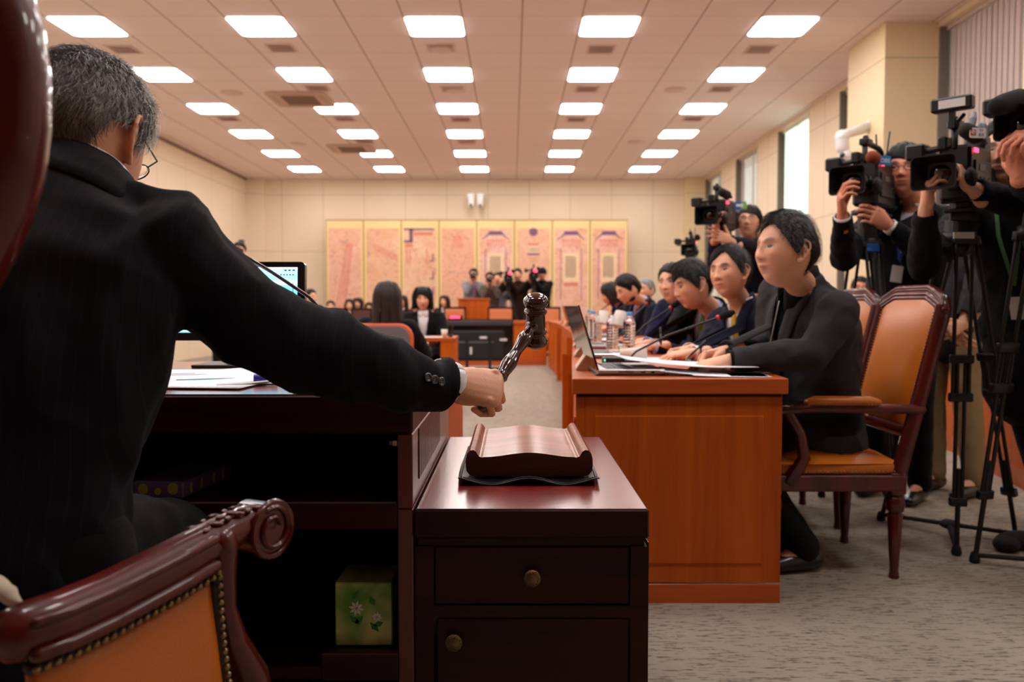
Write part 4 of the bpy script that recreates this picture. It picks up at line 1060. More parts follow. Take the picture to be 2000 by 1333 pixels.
def nameplate(x, y, rz, lb):
    T = put((x, y, DZ), rz); t = thing('nameplate', (x, y, DZ), lb, 'nameplate', 'wedge nameplates along the aisle edge')
    m4 = T @ Matrix(((1, 0, 0, 0), (0, 0, 1, 0), (0, 1, 0, 0), (0, 0, 0, 1)))
    MB().prism([(-.030, .0005), (.020, .0005), (.020, .064), (.013, .064)], .24, m4).build('body', M['plate_side'], t, smooth=False)
    a = Vector((-.0300, 0, .0025)); b2 = Vector((.0115, 0, .0635)); n = Vector((-.061, 0, .0415)).normalized()
    vs = [a + n * .001 + Vector((0, .008, 0)), b2 + n * .001 + Vector((0, .008, 0)), b2 + n * .001 + Vector((0, .232, 0)), a + n * .001 + Vector((0, .232, 0))]
    g = MB().add([T @ (v - n * .0009) for v in vs] + [T @ (v + n * .001) for v in vs], [(0, 3, 2, 1), (4, 5, 6, 7), (0, 1, 5, 4), (1, 2, 6, 5), (2, 3, 7, 6), (3, 0, 4, 7)])
    g.build('face', M['plate_face'], t, smooth=False)
    return t
npx = [(.268, 3.03), (.325, 3.85), (.385, 4.72), (.445, 5.55), (.51, 6.4), (.565, 7.35), (.61, 8.4), (.64, 9.6), (.66, 10.8)]
np0 = nameplate(npx[0][0], npx[0][1], -.07, 'wedge nameplate on the aisle edge beside the first laptop')
ordn = ['second', 'third', 'fourth', 'fifth', 'sixth', 'seventh', 'eighth', 'ninth']
for i in range(1, 9): copy_tree(np0, (npx[i][0], npx[i][1], DZ), label='wedge nameplate, %s counted along the aisle edge from the presiding end' % ordn[i - 1])

def bottle_mesh():
    prof = [(.010, .0), (.026, .001), (.0305, .006), (.0305, .014)]
    z = .014
    for k in range(9): prof += [(.0312, z + .004), (.0312, z + .008), (.0290, z + .0105), (.0290, z + .0125)]; z += .0135
    prof += [(.0312, z + .006), (.0305, z + .018), (.026, z + .032), (.018, z + .045), (.0135, z + .052), (.0128, z + .058)]
    return prof, z + .058
bp_, bz = bottle_mesh()
def bottle(x, y, lb, cap=True):
    t = thing('water_bottle', (x, y, DZ), lb, 'bottle', 'clear water bottles on the conference desks')
    MB().lathe(bp_, 28, Matrix.Translation((x, y, DZ + .0005))).build('bottle', M['pet'], t)
    if cap: MB().lathe([(.0150, bz - .004), (.0155, bz - .002), (.0155, bz + .014), (.0135, bz + .0165)], 24, Matrix.Translation((x, y, DZ))).build('cap', M['cap_blue'], t)
    return t
def onb(px, Y): return (px - 1000) / FPX * Y
b0 = bottle(onb(1229, 4.05), 4.05, 'clear ribbed water bottle with a light blue cap standing free of any cup')
for (px, Y, lb) in ((1196, 4.12, 'water bottle under the larger tilted paper cup, beside the blue capped bottle'), (1166, 4.95, 'water bottle under the second tilted paper cup'), (1158, 5.2, 'water bottle with blue cap just behind the second paper cup'), (1150, 6.6, 'small looking water bottle far down the desk row')):
    bottle(onb(px, Y), Y, lb, cap='under' not in lb)
def cup(p, tilt, lb, s=1.0):
    t = thing('paper_cup', p, lb, 'paper cup', 'upturned paper cups')
    Mx = Matrix.Translation(p) @ Matrix.Rotation(tilt, 4, 'Y') @ Matrix.Rotation(-.15, 4, 'X')
    MB().lathe([(.040 * s, 0), (.0415 * s, .0005), (.0415 * s, .003), (.027 * s, .078 * s), (.0265 * s, .0785 * s), (.0255 * s, .076 * s), (.0395 * s, .004)], 30, Mx).build('cup', M['cup_paper'], t)
    return t
cup(P(1207, 638, 4.12), .22, 'larger tilted white paper cup upturned over a bottle neck')
cup(P(1176, 633, 4.95), .16, 'second upturned white paper cup, farther along the desk')
t = thing('paper_cup', (onb(1235, 3.55), 3.55, DZ), 'flattened cream paper cup lying in front of the blue capped bottle', 'paper cup')
MB().tube([P(1212, 692, 3.6), P(1262, 690, 3.6)], [(.022, .022), (.03, .03)], 18, dome=False).build('cup', M['cup_paper'], t)

def mic(base, tip, lb, r=.0045):
    base = Vector(base); tip = Vector(tip)
    t = thing('conference_microphone', base, lb, 'microphone', 'gooseneck microphones on the conference desks')
    MB().box(base.x - .035, base.x + .035, base.y - .035, base.y + .035, base.z + .0005, base.z + .02, .008).build('base', M['black_plastic'], t, smooth=False)
    MB().box(base.x - .028, base.x - .020, base.y - .01, base.y + .01, base.z + .0202, base.z + .0215).build('indicator', M['green_led'], t, smooth=False)
    s0 = base + Vector((-.01, 0, .02)); mid = s0.lerp(tip, .45) + Vector((0, 0, .022)); dr_ = (tip - mid).normalized()
    MB().tube([s0, s0 + Vector((.03, 0, .03)), mid, tip - dr_ * .005], r, 10).build('stem', M['black_plastic'], t)
    MB().tube([tip - dr_ * .004, tip + dr_ * .008], r + .006, 14, dome=False).build('ring', M['red_ring'], t)
    MB().tube([tip + dr_ * .012, tip + dr_ * .02, tip + dr_ * .05, tip + dr_ * .062], [.011, .0155, .0165, .010], 16).build('windscreen', M['foam_black'], t)
    return t
mic((.50, 3.42, DZ), P(1402, 621, 3.30), 'gooseneck microphone with red ring crossing before the man with the yellow tie')
mic((.60, 4.34, DZ), P(1309, 602, 4.35), 'gooseneck microphone with red ring before the man with the green tie')
mic((.66, 5.16, DZ), P(1262, 594, 5.45), 'thin gooseneck microphone before the fourth seated man')
mic((.70, 6.9, DZ), P(1229, 589, 6.6), 'small gooseneck microphone at the chin of the man bending over papers')
mic((.74, 8.2, DZ), P(1190, 593, 7.9), 'small gooseneck microphone before the reading woman')
def curled(name, c, w, h, rz, lb, lift=.05, edge=.3):
    R = Matrix.Rotation(rz, 3, 'Z'); pts = []; nu, nv = 17, 9
    for i in range(nv):
        for j in range(nu):
            u = j / (nu - 1); v = i / (nv - 1)
            q = R @ Vector(((u - .5) * w, (v - .5) * h, 0))
            pts.append((c[0] + q.x, c[1] + q.y, c[2] + .003 + lift * max(0, 1 - u / (1 - edge)) ** 1.6))
    t = thing(name, c, lb, 'paper', 'papers on the first conference desk')
    MB().grid(pts, nu, nv, .0012).build('sheet', M['paper'], t); return t
curled('document', (.62, 2.97, .785), .46, .30, .05, 'white paper curling over the keyboard of the first laptop', .028)
curled('document', (.70, 2.87, DZ), .36, .22, -.16, 'flat white paper under the hands of the man in the charcoal jacket', .015, .4)
curled('document', (.745, 2.81, DZ), .26, .16, -.10, 'lowest white paper reaching the near desk edge', .004, .5)
curled('document', (.66, 3.62, DZ), .3, .22, .1, 'white paper under the writing hands of the man with the yellow tie', .01)
curled('document', (.72, 4.7, DZ), .3, .22, .1, 'white paper before the man with the green tie', .01)
curled('document', (.74, 6.9, DZ), .3, .22, .1, 'white paper before the man bending his head', .01)
t = thing('power_cable', (.27, 2.95, DZ), 'thin black cable looped on the desk beside the laptop hinge', 'cable')
cp = [P(1165, 722, 2.98)]; pts = []
for k in range(26):
    a = k / 25 * 4 * PI; c_ = Vector((.305 + .02 * k / 25, 3.10 - .006 * k, DZ + .008))
    pts.append(c_ + Vector((.022 * math.cos(a), .045 * math.sin(a), .012 * (1 + math.sin(a * .5)))))
MB().tube(pts, .0017, 6).build('cable', M['black_rubber'], t)
t = thing('power_adapter', (.40, 3.3, DZ), 'small black power adapter with green light lying behind the first laptop', 'adapter')
MB().box(.37, .46, 3.33, 3.38, DZ + .0005, DZ + .03, .004).build('case', M['black_plastic'], t, smooth=False)
MB().box(.375, .38, 3.327, 3.3299, DZ + .015, DZ + .022).build('indicator', M['green_led'], t, smooth=False)

# ------------------------------------------------------------------ television on a floor stand, stenographers' table and chairs, far chairs
TY = 11.5
a = P(866, 624, TY); b2 = P(1003, 706, TY)
t = thing('television', ((a.x + b2.x) / 2, TY, 0), 'black flat television on a low floor stand, seen from behind', 'television')
MB().box(a.x, b2.x, TY, TY + .05, b2.z, a.z, .01).build('housing', M['black_gloss'], t, smooth=False)
MB().box(a.x + .12, b2.x - .12, TY - .04, TY - .0005, b2.z + .03, a.z - .16, .02).build('rear_cover', M['black_plastic'], t, smooth=False)
MB().box(a.x + .02, b2.x - .02, TY - .02, TY - .0005, a.z - .09, a.z - .02, .01).build('upper_ledge', simple('tv_ledge', srgb(60, 58, 62), .35), t, smooth=False)
g = MB(); cx = (a.x + b2.x) / 2
g.box(cx + .02, cx + .12, TY - .043, TY - .0405, a.z - .27, a.z - .24); g.box(cx + .3, cx + .40, TY - .043, TY - .0405 if False else TY - .0405, a.z - .30, a.z - .27)
g.box(cx - .12, cx - .09, TY - .043, TY - .0405, b2.z + .10, b2.z + .20)
o = g.build('sticker', M['card_white'], t, smooth=False); tag(o, kind='stuff')
MB().box(cx - .28, cx + .22, TY - .043, TY - .0405, a.z - .33, a.z - .31).build('rail', M['grey_plastic'], t, smooth=False)
s_ = MB()
for dx in (-.16, .16): s_.box(cx + dx - .02, cx + dx + .02, TY - .06, TY - .0435, .13, .55)
s_.box(cx - .3, cx + .3, TY - .09, TY - .05, .10, .14); s_.box(cx - .30, cx - .26, TY - .35, TY + .3, .06, .10); s_.box(cx + .26, cx + .30, TY - .35, TY + .3, .06, .10)
s_.build('stand', M['dark_metal'], t, smooth=False)
for dx in (-.28, .28):
    for dy in (-.32, .27): MB().tube([(cx + dx - .015, TY + dy, .031), (cx + dx + .015, TY + dy, .031)], .03, 16, dome=False).build('caster', M['black_rubber'], t)
t = thing('timer_display', P(890, 619, TY + .3), 'small black box with glowing red digits on top of the television', 'timer')
q = P(890, 617, TY + .03)
MB().box(q.x - .10, q.x + .10, TY + .002, TY + .048, a.z + .0005, a.z + .055, .003).build('case', M['black_plastic'], t, smooth=False)
MB().box(q.x - .08, q.x + .06, TY - .001, TY + .0015, a.z + .015, a.z + .045).build('digits', M['red_led'], t, smooth=False)

t = thing('stenographer_table', (-.62, 7.6, 0), 'low orange wooden table with side panels between the two women in black', 'table')
a = P(760, 663, 7.4); b2 = P(889, 663, 7.4); zt = .715
MB().box(a.x, b2.x, 7.35, 7.85, zt - .035, zt, .003).build('tabletop', M['cherry_h'], t, smooth=False)
MB().box(b2.x - .13, b2.x - .003, 7.36, 7.84, .001, zt - .036).build('side_panel', M['cherry'], t, smooth=False)
MB().box(a.x + .003, a.x + .05, 7.36, 7.84, .001, zt - .036).build('side_panel', M['cherry'], t, smooth=False)
MB().box(a.x + .051, b2.x - .131, 7.45, 7.8, .42, .47).build('shelf', M['cherry_h'], t, smooth=False)
sheet('document', (a.x + b2.x) / 2 + .05, 7.5, zt + .0005, .25, .18, 0, 'narrow white paper on the little table of the woman in white blouse')
q = P(868, 655, 7.45); t = thing('paper_cup', (q.x, 7.45, zt), 'small cream paper cup at the corner of the little table', 'paper cup')
MB().lathe([(.02, 0), (.03, .07), (.028, .07), (.018, .003)], 20, Matrix.Translation((q.x, 7.45, zt + .001))).build('cup', M['cup_paper'], t)
q = P(880, 650, 7.5); t = thing('gooseneck_microphone', (q.x, 7.5, zt), 'short black microphone at the corner of the little table', 'microphone')
MB().box(q.x - .02, q.x + .02, 7.48, 7.56, zt + .001, zt + .02, .004).tube([(q.x, 7.52, zt + .02), (q.x + .02, 7.52, zt + .10), (q.x - .02, 7.5, zt + .14)], .007, 8).build('stem', M['black_plastic'], t)

def office_chair(loc, rz, lb, mats=('chair_grey', 'chair_orange')):
    T = put(loc, rz); t = thing('office_chair', loc, lb, 'chair')
    B = lambda mb, name, mat, **kw: mb.xf(T).build(name, mat, t, **kw)
    o1 = rrect(.46, .42, .10, 5); 
    mt = Matrix.Translation((0, -.26, .665)) @ Matrix.Rotation(-.10, 4, 'X') @ Matrix.Rotation(PI / 2, 4, 'X')
    B(MB().prism(o1, .05, mt), 'backrest', M['chair_orange'], smooth=False, bevel=.012)
    B(MB().prism(rrect(.42, .38, .09, 5), .012, mt @ Matrix.Translation((0, 0, .048))), 'back_shell', M['chair_grey'], smooth=False, bevel=.004)
    B(MB().prism(rrect(.5, .48, .1, 5), .07, Matrix.Translation((0, 0, .42))), 'seat', M['chair_orange'], smooth=False, bevel=.015)
    B(MB().tube([(0, 0, .12), (0, 0, .419)], .03, 12), 'column', M['dark_metal'])
    b_ = MB()
    for k in range(5):
        a = 2 * PI * k / 5 + .3; b_.tube([(0, 0, .11), (.28 * math.cos(a), .28 * math.sin(a), .07)], [(.025, .018), (.015, .012)], 8)
    B(b_, 'base', M['dark_metal'])
    for k in range(5):
        a = 2 * PI * k / 5 + .3; B(MB().ell((.28 * math.cos(a), .28 * math.sin(a), .03), .022, .022, .029, 10, 8), 'caster', M['black_rubber'])
    return t
M['chair_grey'] = simple('chair_grey', srgb(108, 100, 102), .45); M['chair_orange'] = simple('chair_orange', srgb(222, 92, 40), .45)
q = P(744, 700, 5.72); office_chair((q.x, 5.98, 0), 0, 'office chair with grey shell and orange edge behind the long haired woman')
M['wood_red'] = M['mahogany_gloss']
def hall_chair(loc, rz, lb, w=.52, top=.93, mat='leather_salmon'):
    T = put(loc, rz); t = thing('hall_chair', loc, lb, 'chair', 'chairs behind the cross desk')
    B = lambda mb, name, mat_, **kw: mb.xf(T).build(name, M[mat_], t, **kw)
    B(MB().box(-w / 2 + .03, w / 2 - .03, -.28, -.21, .50, top - .03, .015), 'backrest', mat, smooth=False)
    B(MB().box(-w / 2, -w / 2 + .03, -.275, -.225, .001, top).box(w / 2 - .03, w / 2, -.275, -.225, .001, top).box(-w / 2, w / 2, -.275, -.225, top - .03, top + .012, .008).box(-w / 2 + .03, w / 2 - .03, -.27, -.22, .36, .41), 'back_frame', 'mahogany', smooth=False)
    B(MB().box(-w / 2 + .02, w / 2 - .02, -.21, .25, .41, .48, .02), 'seat', mat, smooth=False)
    for s2 in (-1, 1): B(MB().box(s2 * (w / 2 - .04) - .018, s2 * (w / 2 - .04) + .018, .2, .24, .001, .409), 'leg', 'mahogany', smooth=False)
    return t
# chairs facing away (their backs show) in front of the cross desk? they stand behind it, backs to the painted screen
for (px0, px1, Y, lb) in ((862, 907, 14.75, 'salmon leather chair behind the cross desk beside the plain lectern, with white paper on it'), (951, 1003, 14.75, 'salmon leather chair behind the cross desk below the man in the brown jacket'), (1058, 1098, 14.8, 'salmon leather chair behind the cross desk beside the gavel head'), (796, 838, 15.2, 'salmon leather chair half hidden behind the woman in the white blouse')):
    xa = onb(px0, Y); xb = onb(px1, Y); top_ = 1 - (601 - 598) * Y / FPX
    hall_chair(((xa + xb) / 2, Y - .25 + .5, 0), PI, lb, xb - xa, top_)
for (px0, px1, Y, lb) in ((655, 680, 15.05, 'dark brown chair before the seated women near the side wall'), (696, 726, 15.1, 'dark brown chair beside the long haired woman from behind')):
    xa = onb(px0, Y); xb = onb(px1, Y); hall_chair(((xa + xb) / 2, Y, 0), 0, lb, xb - xa + .1, .95, 'leather_brown')

# ------------------------------------------------------------------ video cameras (local: lens looks along +y, origin at the body centre)
def lens_hood(mb, y0, y1, w0, h0, w1, h1, th=.004):
    def ring(y, w, h): return [(q[0], y, q[1]) for q in rrect(w, h, min(w, h) * .14, 3)]
    R = [ring(y0, w0, h0), ring(y1, w1, h1), ring(y1, w1 - 2 * th, h1 - 2 * th), ring(y0 + .01, w0 - 2 * th, h0 - 2 * th)]; n = len(R[0])
    vs = [p for r in R for p in r]; fs = [(i * n + j, i * n + (j + 1) % n, (i + 1) * n + (j + 1) % n, (i + 1) * n + j) for i in range(3) for j in range(n)]
    fs.append(tuple(range(3 * n, 4 * n))); fs.append(tuple(range(n))[::-1]); mb.add(vs, fs)
def video_camera(loc, fwd, lb, s=1.0, roll=0.0, opt=()):
    R = frame_from(fwd, roll=roll); T = Matrix.Translation(Vector(loc)) @ R.to_4x4() @ Matrix.Scale(s, 4)
    t = thing('video_camera', loc, lb, 'video camera')
    def B(mb, name, mat, par=t, **kw): return mb.xf(T).build(name, M[mat], par, **kw)
    b_ = MB().box(-.055, .055, -.17, .10, -.09, .115, .012).box(-.05, .05, -.20, -.16, -.08, .06, .01).box(-.03, .03, -.17, .0, -.115, -.088, .006)
    b_.box(.0555, .062, -.12, .05, -.06, .05, .003).box(-.062, -.0555, -.14, .06, -.05, .06, .003)
    body = B(b_, 'body', 'black_plastic', smooth=False)
    g = MB()
    for k in range(6): g.ell((-.064, -.12 + k * .025, -.02 + .015 * (k % 2)), .003, .004, .004, 8, 6)
    g.box(-.0645, -.0622, -.05, .02, .02, .045); o = B(g, 'button', 'grey_plastic', body, smooth=False); tag(o, kind='stuff')
    B(MB().box(-.05, .05, -.275, -.201, -.07, .05, .008), 'battery', 'black_rubber', smooth=False)
    B(MB().tube([(0, .10, .0), (0, .145, .0)], .048, 24, dome=False).tube([(0, .145, 0), (0, .20, 0)], .042, 24, dome=False).tube([(0, .20, 0), (0, .245, 0)], .050, 24, dome=False), 'lens_barrel', 'black_gloss')
    h_ = MB(); lens_hood(h_, .245, .335, .095, .085, .152, .122); B(h_, 'lens_hood', 'black_plastic', smooth=False)
    B(MB().ell((0, .25, 0), .040, .012, .036, 20, 10), 'lens', 'glass_black')
    B(MB().tube([(-.06, .13, .0), (-.075, .16, -.02), (-.08, .22, -.01)], [(.014, .03), (.02, .035), (.012, .02)], 10), 'hand_grip', 'black_rubber')
    hd = MB().tube([(0, -.15, .115), (0, -.14, .17), (0, -.10, .185), (0, .06, .19), (0, .10, .17), (0, .10, .11)], [.011, .012, .013, .014, .013, .012], 10)
    hd.box(-.02, .02, .05, .12, .175, .205, .004).ell((0, .09, .21), .012, .02, .012)
    B(hd, 'handle', 'black_plastic')
    B(MB().box(.02, .055, .04, .12, .10, .15, .006).tube([(.06, .09, .11), (.12, .09, .105)], .012, 10).box(.10, .17, .035, .12, .075, .135, .008).tube([(.14, .04, .105), (.14, -.05, .10)], [.026, .034], 16, dome=False), 'viewfinder', 'black_plastic', smooth=False)
    fm = 'foam_brown' if 'brown' in opt else ('foam_olive' if 'olive' in opt else 'foam_black')
    if 'brown' in opt: B(MB().tube([(-.06, .08, .10), (-.07, .2, .10)], .009, 8).tube([(-.07, .19, .10), (-.072, .24, .10)], [.026, .027], 16), 'microphone', fm)
    else: B(MB().tube([(-.07, .0, .13), (-.075, .1, .135)], .010, 8).tube([(-.075, .09, .135), (-.078, .13, .135), (-.085, .27, .14)], [.022, .03, .026], 16), 'microphone', fm)
    B(MB().box(-.0625, -.0585, .03, .075, .085, .10), 'tally_light', 'red_led', smooth=False)
    if 'light' in opt:
        l_ = MB().box(-.07, .07, .10, .15, .235, .285, .006).box(-.01, .01, .115, .135, .175, .236)
        l_.tube([(0, .12, .18), (-.03, .1, .22)], .008, 8)
        B(l_, 'camera_light', 'black_plastic', smooth=False)
        B(MB().box(-.05, .04, .1505, .152, .245, .275), 'light_label', 'sign_white', smooth=False)
        r_ = MB().tube([(-.02, -.02, .17), (-.02, -.05, .22), (-.01, -.10, .25)], [.012, .014, .01], 10).tube([(-.04, -.1, .14), (-.03, -.13, .2)], [.02, .018], 12).box(-.045, .03, -.20, -.11, .09, .17, .01)
        B(r_, 'wireless_receiver', 'grey_plastic', smooth=False)
    if 'aerial' in opt: B(MB().tube([(-.02, -.15, .15), (-.025, -.18, .27)], .004, 6).tube([(.02, -.15, .15), (.03, -.16, .26)], .004, 6).box(-.04, .04, -.21, -.1, .09, .155, .01), 'wireless_receiver', 'black_plastic', smooth=False)
    B(MB().box(-.05, .05, -.16, .06, -.13, -.116, .003).box(-.035, .035, -.10, .03, -.16, -.1301, .004), 'mounting_plate', 'dark_metal', smooth=False)
    return t, T

def label_plate(T, par, w, h, mat, texts, pos, rot=None):
    """flat plate on the camera side: texts = [(string, size, dx, dz, material)]"""
    Lm = T @ Matrix.Translation(pos) @ (rot if rot is not None else Matrix.Identity(4)) @ Matrix.Rotation(PI / 2, 4, 'X')
    MB().prism(rrect(w, h, h * .18), .003, Lm).build('label_plate', M[mat], par, smooth=False)
    for (s_, size, dx, dz, mm) in texts:
        if s_ == '#square':
            MB().prism([(dx - size / 2, dz - size / 2), (dx + size / 2, dz - size / 2), (dx + size / 2, dz + size / 2), (dx - size / 2, dz + size / 2)], .0042, Lm).build('emblem', M[mm], par, smooth=False)
        elif s_ == '#swirl':
            a = MB(); q = [Vector((dx + size * .30 * math.cos(an), dz + size * .30 * math.sin(an), .0045)) for an in [math.radians(30 + 24 * k) for k in range(13)]]
            a.tube(q, size * .075, 6); a.tube([Vector((dx - size * .05, dz, .0045)), Vector((dx + size * .3, dz + size * .08, .0045))], size * .075, 6); a.xf(Lm).build('emblem', M[mm], par)
        else:
            tm = text_mesh(s_, size, .0004); tm.xf(Lm @ Matrix.Translation((dx, dz, .0036))).build('lettering', M[mm], par, smooth=False)

def tripod(apex, feet, lb, mid=.5, spreader=None, head=True, mat='black_plastic', blue=False, double=True, label=False):
    apex = Vector(apex); t = thing('camera_tripod', (apex.x, apex.y, 0), lb, 'tripod')
    if head:
        MB().tube([apex + Vector((0, 0, .0)), apex + Vector((0, 0, .05))], [.055, .05], 18, dome=False).tube([apex + Vector((0, 0, .05)), apex + Vector((0, 0, .12))], .035, 16, dome=False).box(apex.x - .05, apex.x + .05, apex.y - .06, apex.y + .06, apex.z + .12, apex.z + .15, .008).build('fluid_head', M['black_plastic'], t, smooth=False)
        MB().tube([apex + Vector((0, 0, .10)), apex + Vector((.12, .22, -.05)), apex + Vector((.14, .30, -.08))], [.008, .009, .013], 8).build('pan_handle', M['black_rubber'], t)
    MB().tube([apex + Vector((0, 0, -.05)), apex], [.06, .07], 18, dome=False).ell(apex + Vector((0, 0, -.06)), .05, .05, .04).build('bowl', M['dark_metal'], t)
    for f_ in feet:
        f_ = Vector(f_); top = apex + (Vector((f_.x, f_.y, 0)) - Vector((apex.x, apex.y, 0))).normalized() * .06 + Vector((0, 0, -.02))
        d_ = f_ - top; sd = d_.cross(Vector((0, 0, 1))).normalized()
        if sd.length < .5: sd = Vector((1, 0, 0))
        m_ = MB(); k1 = mid; k2 = min(.97, mid + .33)
        wv = .030 if double else .014
        m_.tube([top + sd * wv, top + d_ * k1 + sd * wv], .008, 8).tube([top - sd * wv, top + d_ * k1 - sd * wv], .008, 8)
        m_.tube([top + d_ * (k1 - .12) + sd * wv * .5, top + d_ * k2 + sd * wv * .5], .008, 8).tube([top + d_ * (k1 - .12) - sd * wv * .5, top + d_ * k2 - sd * wv * .5], .008, 8)
        m_.tube([top + d_ * (k2 - .1), top + d_ * .985], .010, 8)
        rr = frame_from(d_.normalized(), up=tuple(d_.cross(sd)))
        for kk, ww in ((.01, wv), (k1, wv), (k1 - .12, wv), (k2, wv * .6)):
            m_.obox(top + d_ * kk, 2 * ww + .03, .035, .026, rr, .004)
        lg = m_.build('leg', M[mat], t)
        MB().tube([f_ + Vector((0, 0, .012)), f_ + Vector((0, 0, .03))], [.02, .016], 12).build('foot', M['black_rubber'], lg)
        if blue:
            MB().obox(top + d_ * .02 + Vector((0, 0, .0)), .065, .04, .028, rr, .003).build('blue_clip', M['tripod_blue'], lg, smooth=False)
    if spreader:
        hub = sum((Vector(f_) for f_ in feet), Vector()) / len(feet); hub.z = spreader
        s_ = MB()
        for f_ in feet:
            f_ = Vector(f_); s_.tube([hub, f_ + Vector((0, 0, .03))], [(.014, .010), (.012, .009)], 8)
        s_.ell(hub, .04, .04, .02); s_.build('spreader', M['black_rubber'], t)
    return t
def foot(px, py):
    d = P(px, py, 1.0) - Vector((0, 0, 1)); s_ = -1.0 / d.z; return Vector((d.x * s_, d.y * s_, 0))
# A: tripod and camera of the man with glasses at the window side
tripod(P(1690, 468, 4.0) , [Vector((1.62, 4.25, 0)), Vector((1.97, 4.12, 0)), Vector((1.74, 3.68, 0))], 'black tripod with blue clips under the camera carrying a brown foam microphone', .45, .25, blue=True)
ca, Ta = video_camera(P(1702, 366, 3.97), (-.66, -.78, -.02), 'black video camera with a brown foam microphone and a blue sign', 1.06, .0, ('brown', 'aerial'))
# B: the big camera and the pair of tripods in front of it
tripod(P(1872, 455, 3.3), [foot(1868, 1085), Vector((2.15, 3.45, 0)), Vector((1.72, 3.78, 0))], 'tall black tripod with twin tube legs right behind the orange armchair', .5, .06)
cb, Tb = video_camera(P(1880, 348, 3.2), (-.70, -.71, -.05), 'large black video camera with a white station sign and a lamp on top', 1.02, 0, ('light', 'olive'))
cc, Tc = video_camera(P(2035, 262, 2.9), (-.70, -.71, -.02), 'black video camera at the edge of the picture with a big black foam microphone', .95, 0, ())
tripod(P(2035, 262, 2.9) + Vector((0, 0, -.32)), [foot(1880, 1095) + Vector((.03, -.03, 0)), foot(2120, 1190), Vector((2.4, 3.2, 0))], 'black tripod with red knob at the edge of the picture beyond the chairs', .45, .05)
_a, _b = P(1948, 208, 2.66), P(1990, 193, 2.74)
MB().tube([_a, _a.lerp(_b, .3), _b], [.030, .034, .033], 20).build('foam_windscreen', M['foam_black'], cc)
MB().tube([_b, P(2010, 182, 2.80), P(2030, 200, 2.86), P(2035, 232, 2.9)], [.020, .022, .018, .018], 12).build('microphone_holder', M['black_plastic'], cc)
Rz = Matrix.Rotation(-.25, 4, 'Z')
def sign_at(par, px, py, Y, w, h, mat, texts, yaw=0.0, name=None):
    c_ = P(px, py, Y); Tm = Matrix.Translation(c_) @ Matrix.Rotation(yaw, 4, 'Z')
    label_plate(Tm, par, w, h, mat, texts, (0, 0, 0))
sign_at(ca, 1728, 314, 3.78, .060, .043, 'sign_blue', [('OBS', .026, 0, -.001, 'sign_cream')], .12)
sign_at(cb, 1909, 260, 2.92, .062, .036, 'sign_white', [('#square', .020, -.018, .001, 'sign_red'), ('#swirl', .020, -.018, .001, 'sign_white'), ('TV', .012, .012, .008, 'ink'), ('조선', .012, .012, -.007, 'ink')], .12)
q = P(1872, 462, 3.24); tt = [o for o in COL.objects if o.name.startswith('camera_tripod')][1]
MB().box(q.x - .045, q.x + .035, q.y - .05, q.y - .046, q.z - .012, q.z + .012).build('label', M['sign_white'], tt, smooth=False)
sd_ = thing('sandbag', P(1985, 1075, 3.3), 'black cable bag lying on the carpet at the foot of the tripods', 'bag')
mb = MB().ell(P(1990, 1075, 3.35) + Vector((0, 0, .035)), .10, .06, .045).ell(P(1965, 1078, 3.3) + Vector((0, 0, .03)), .05, .05, .035)
mb.v = [(v[0], v[1], max(.001, v[2])) for v in mb.v]; mb.build('bag', M['black_rubber'], sd_); sd_.location.z = 0
for c_ in COL.objects:
    if c_.parent == sd_: c_.location.z += P(1985, 1075, 3.3).z
# small camera of the standing man with glasses, empty camera beside
cm, Tm_ = video_camera(P(1408, 425, 5.55), (-.5, -.86, -.05), 'small video camera with a blue and green tag raised by the bespectacled cameraman', 1.0, 0, ())
sign_at(cm, 1446, 402, 5.35, .078, .052, 'tripod_blue', [], .0)
q = P(1450, 402, 5.35); MB().box(q.x - .012, q.x + .026, q.y - .0045, q.y - .0032, q.z - .022, q.z + .022).build('green_tag', simple('tag_green', srgb(140, 190, 90), .5), cm, smooth=False)
q = P(1444, 402, 5.35); MB().box(q.x - .022, q.x + .024, q.y - .0065, q.y - .0048, q.z - .008, q.z + .010).build('tag_letters', M['sign_white'], cm, smooth=False)
ce, Te = video_camera(P(1350, 492, 8.9), (-.3, -.95, -.0), 'unattended dark video camera on its tripod in front of the window corner', 1.0, 0, ('aerial',))
tripod(P(1350, 515, 8.9) + Vector((0, 0, -.1)), [Vector((1.75, 8.6, 0)), Vector((2.3, 8.7, 0)), Vector((1.95, 9.3, 0))], 'slim black tripod under the unattended camera by the window corner', .5, .2)
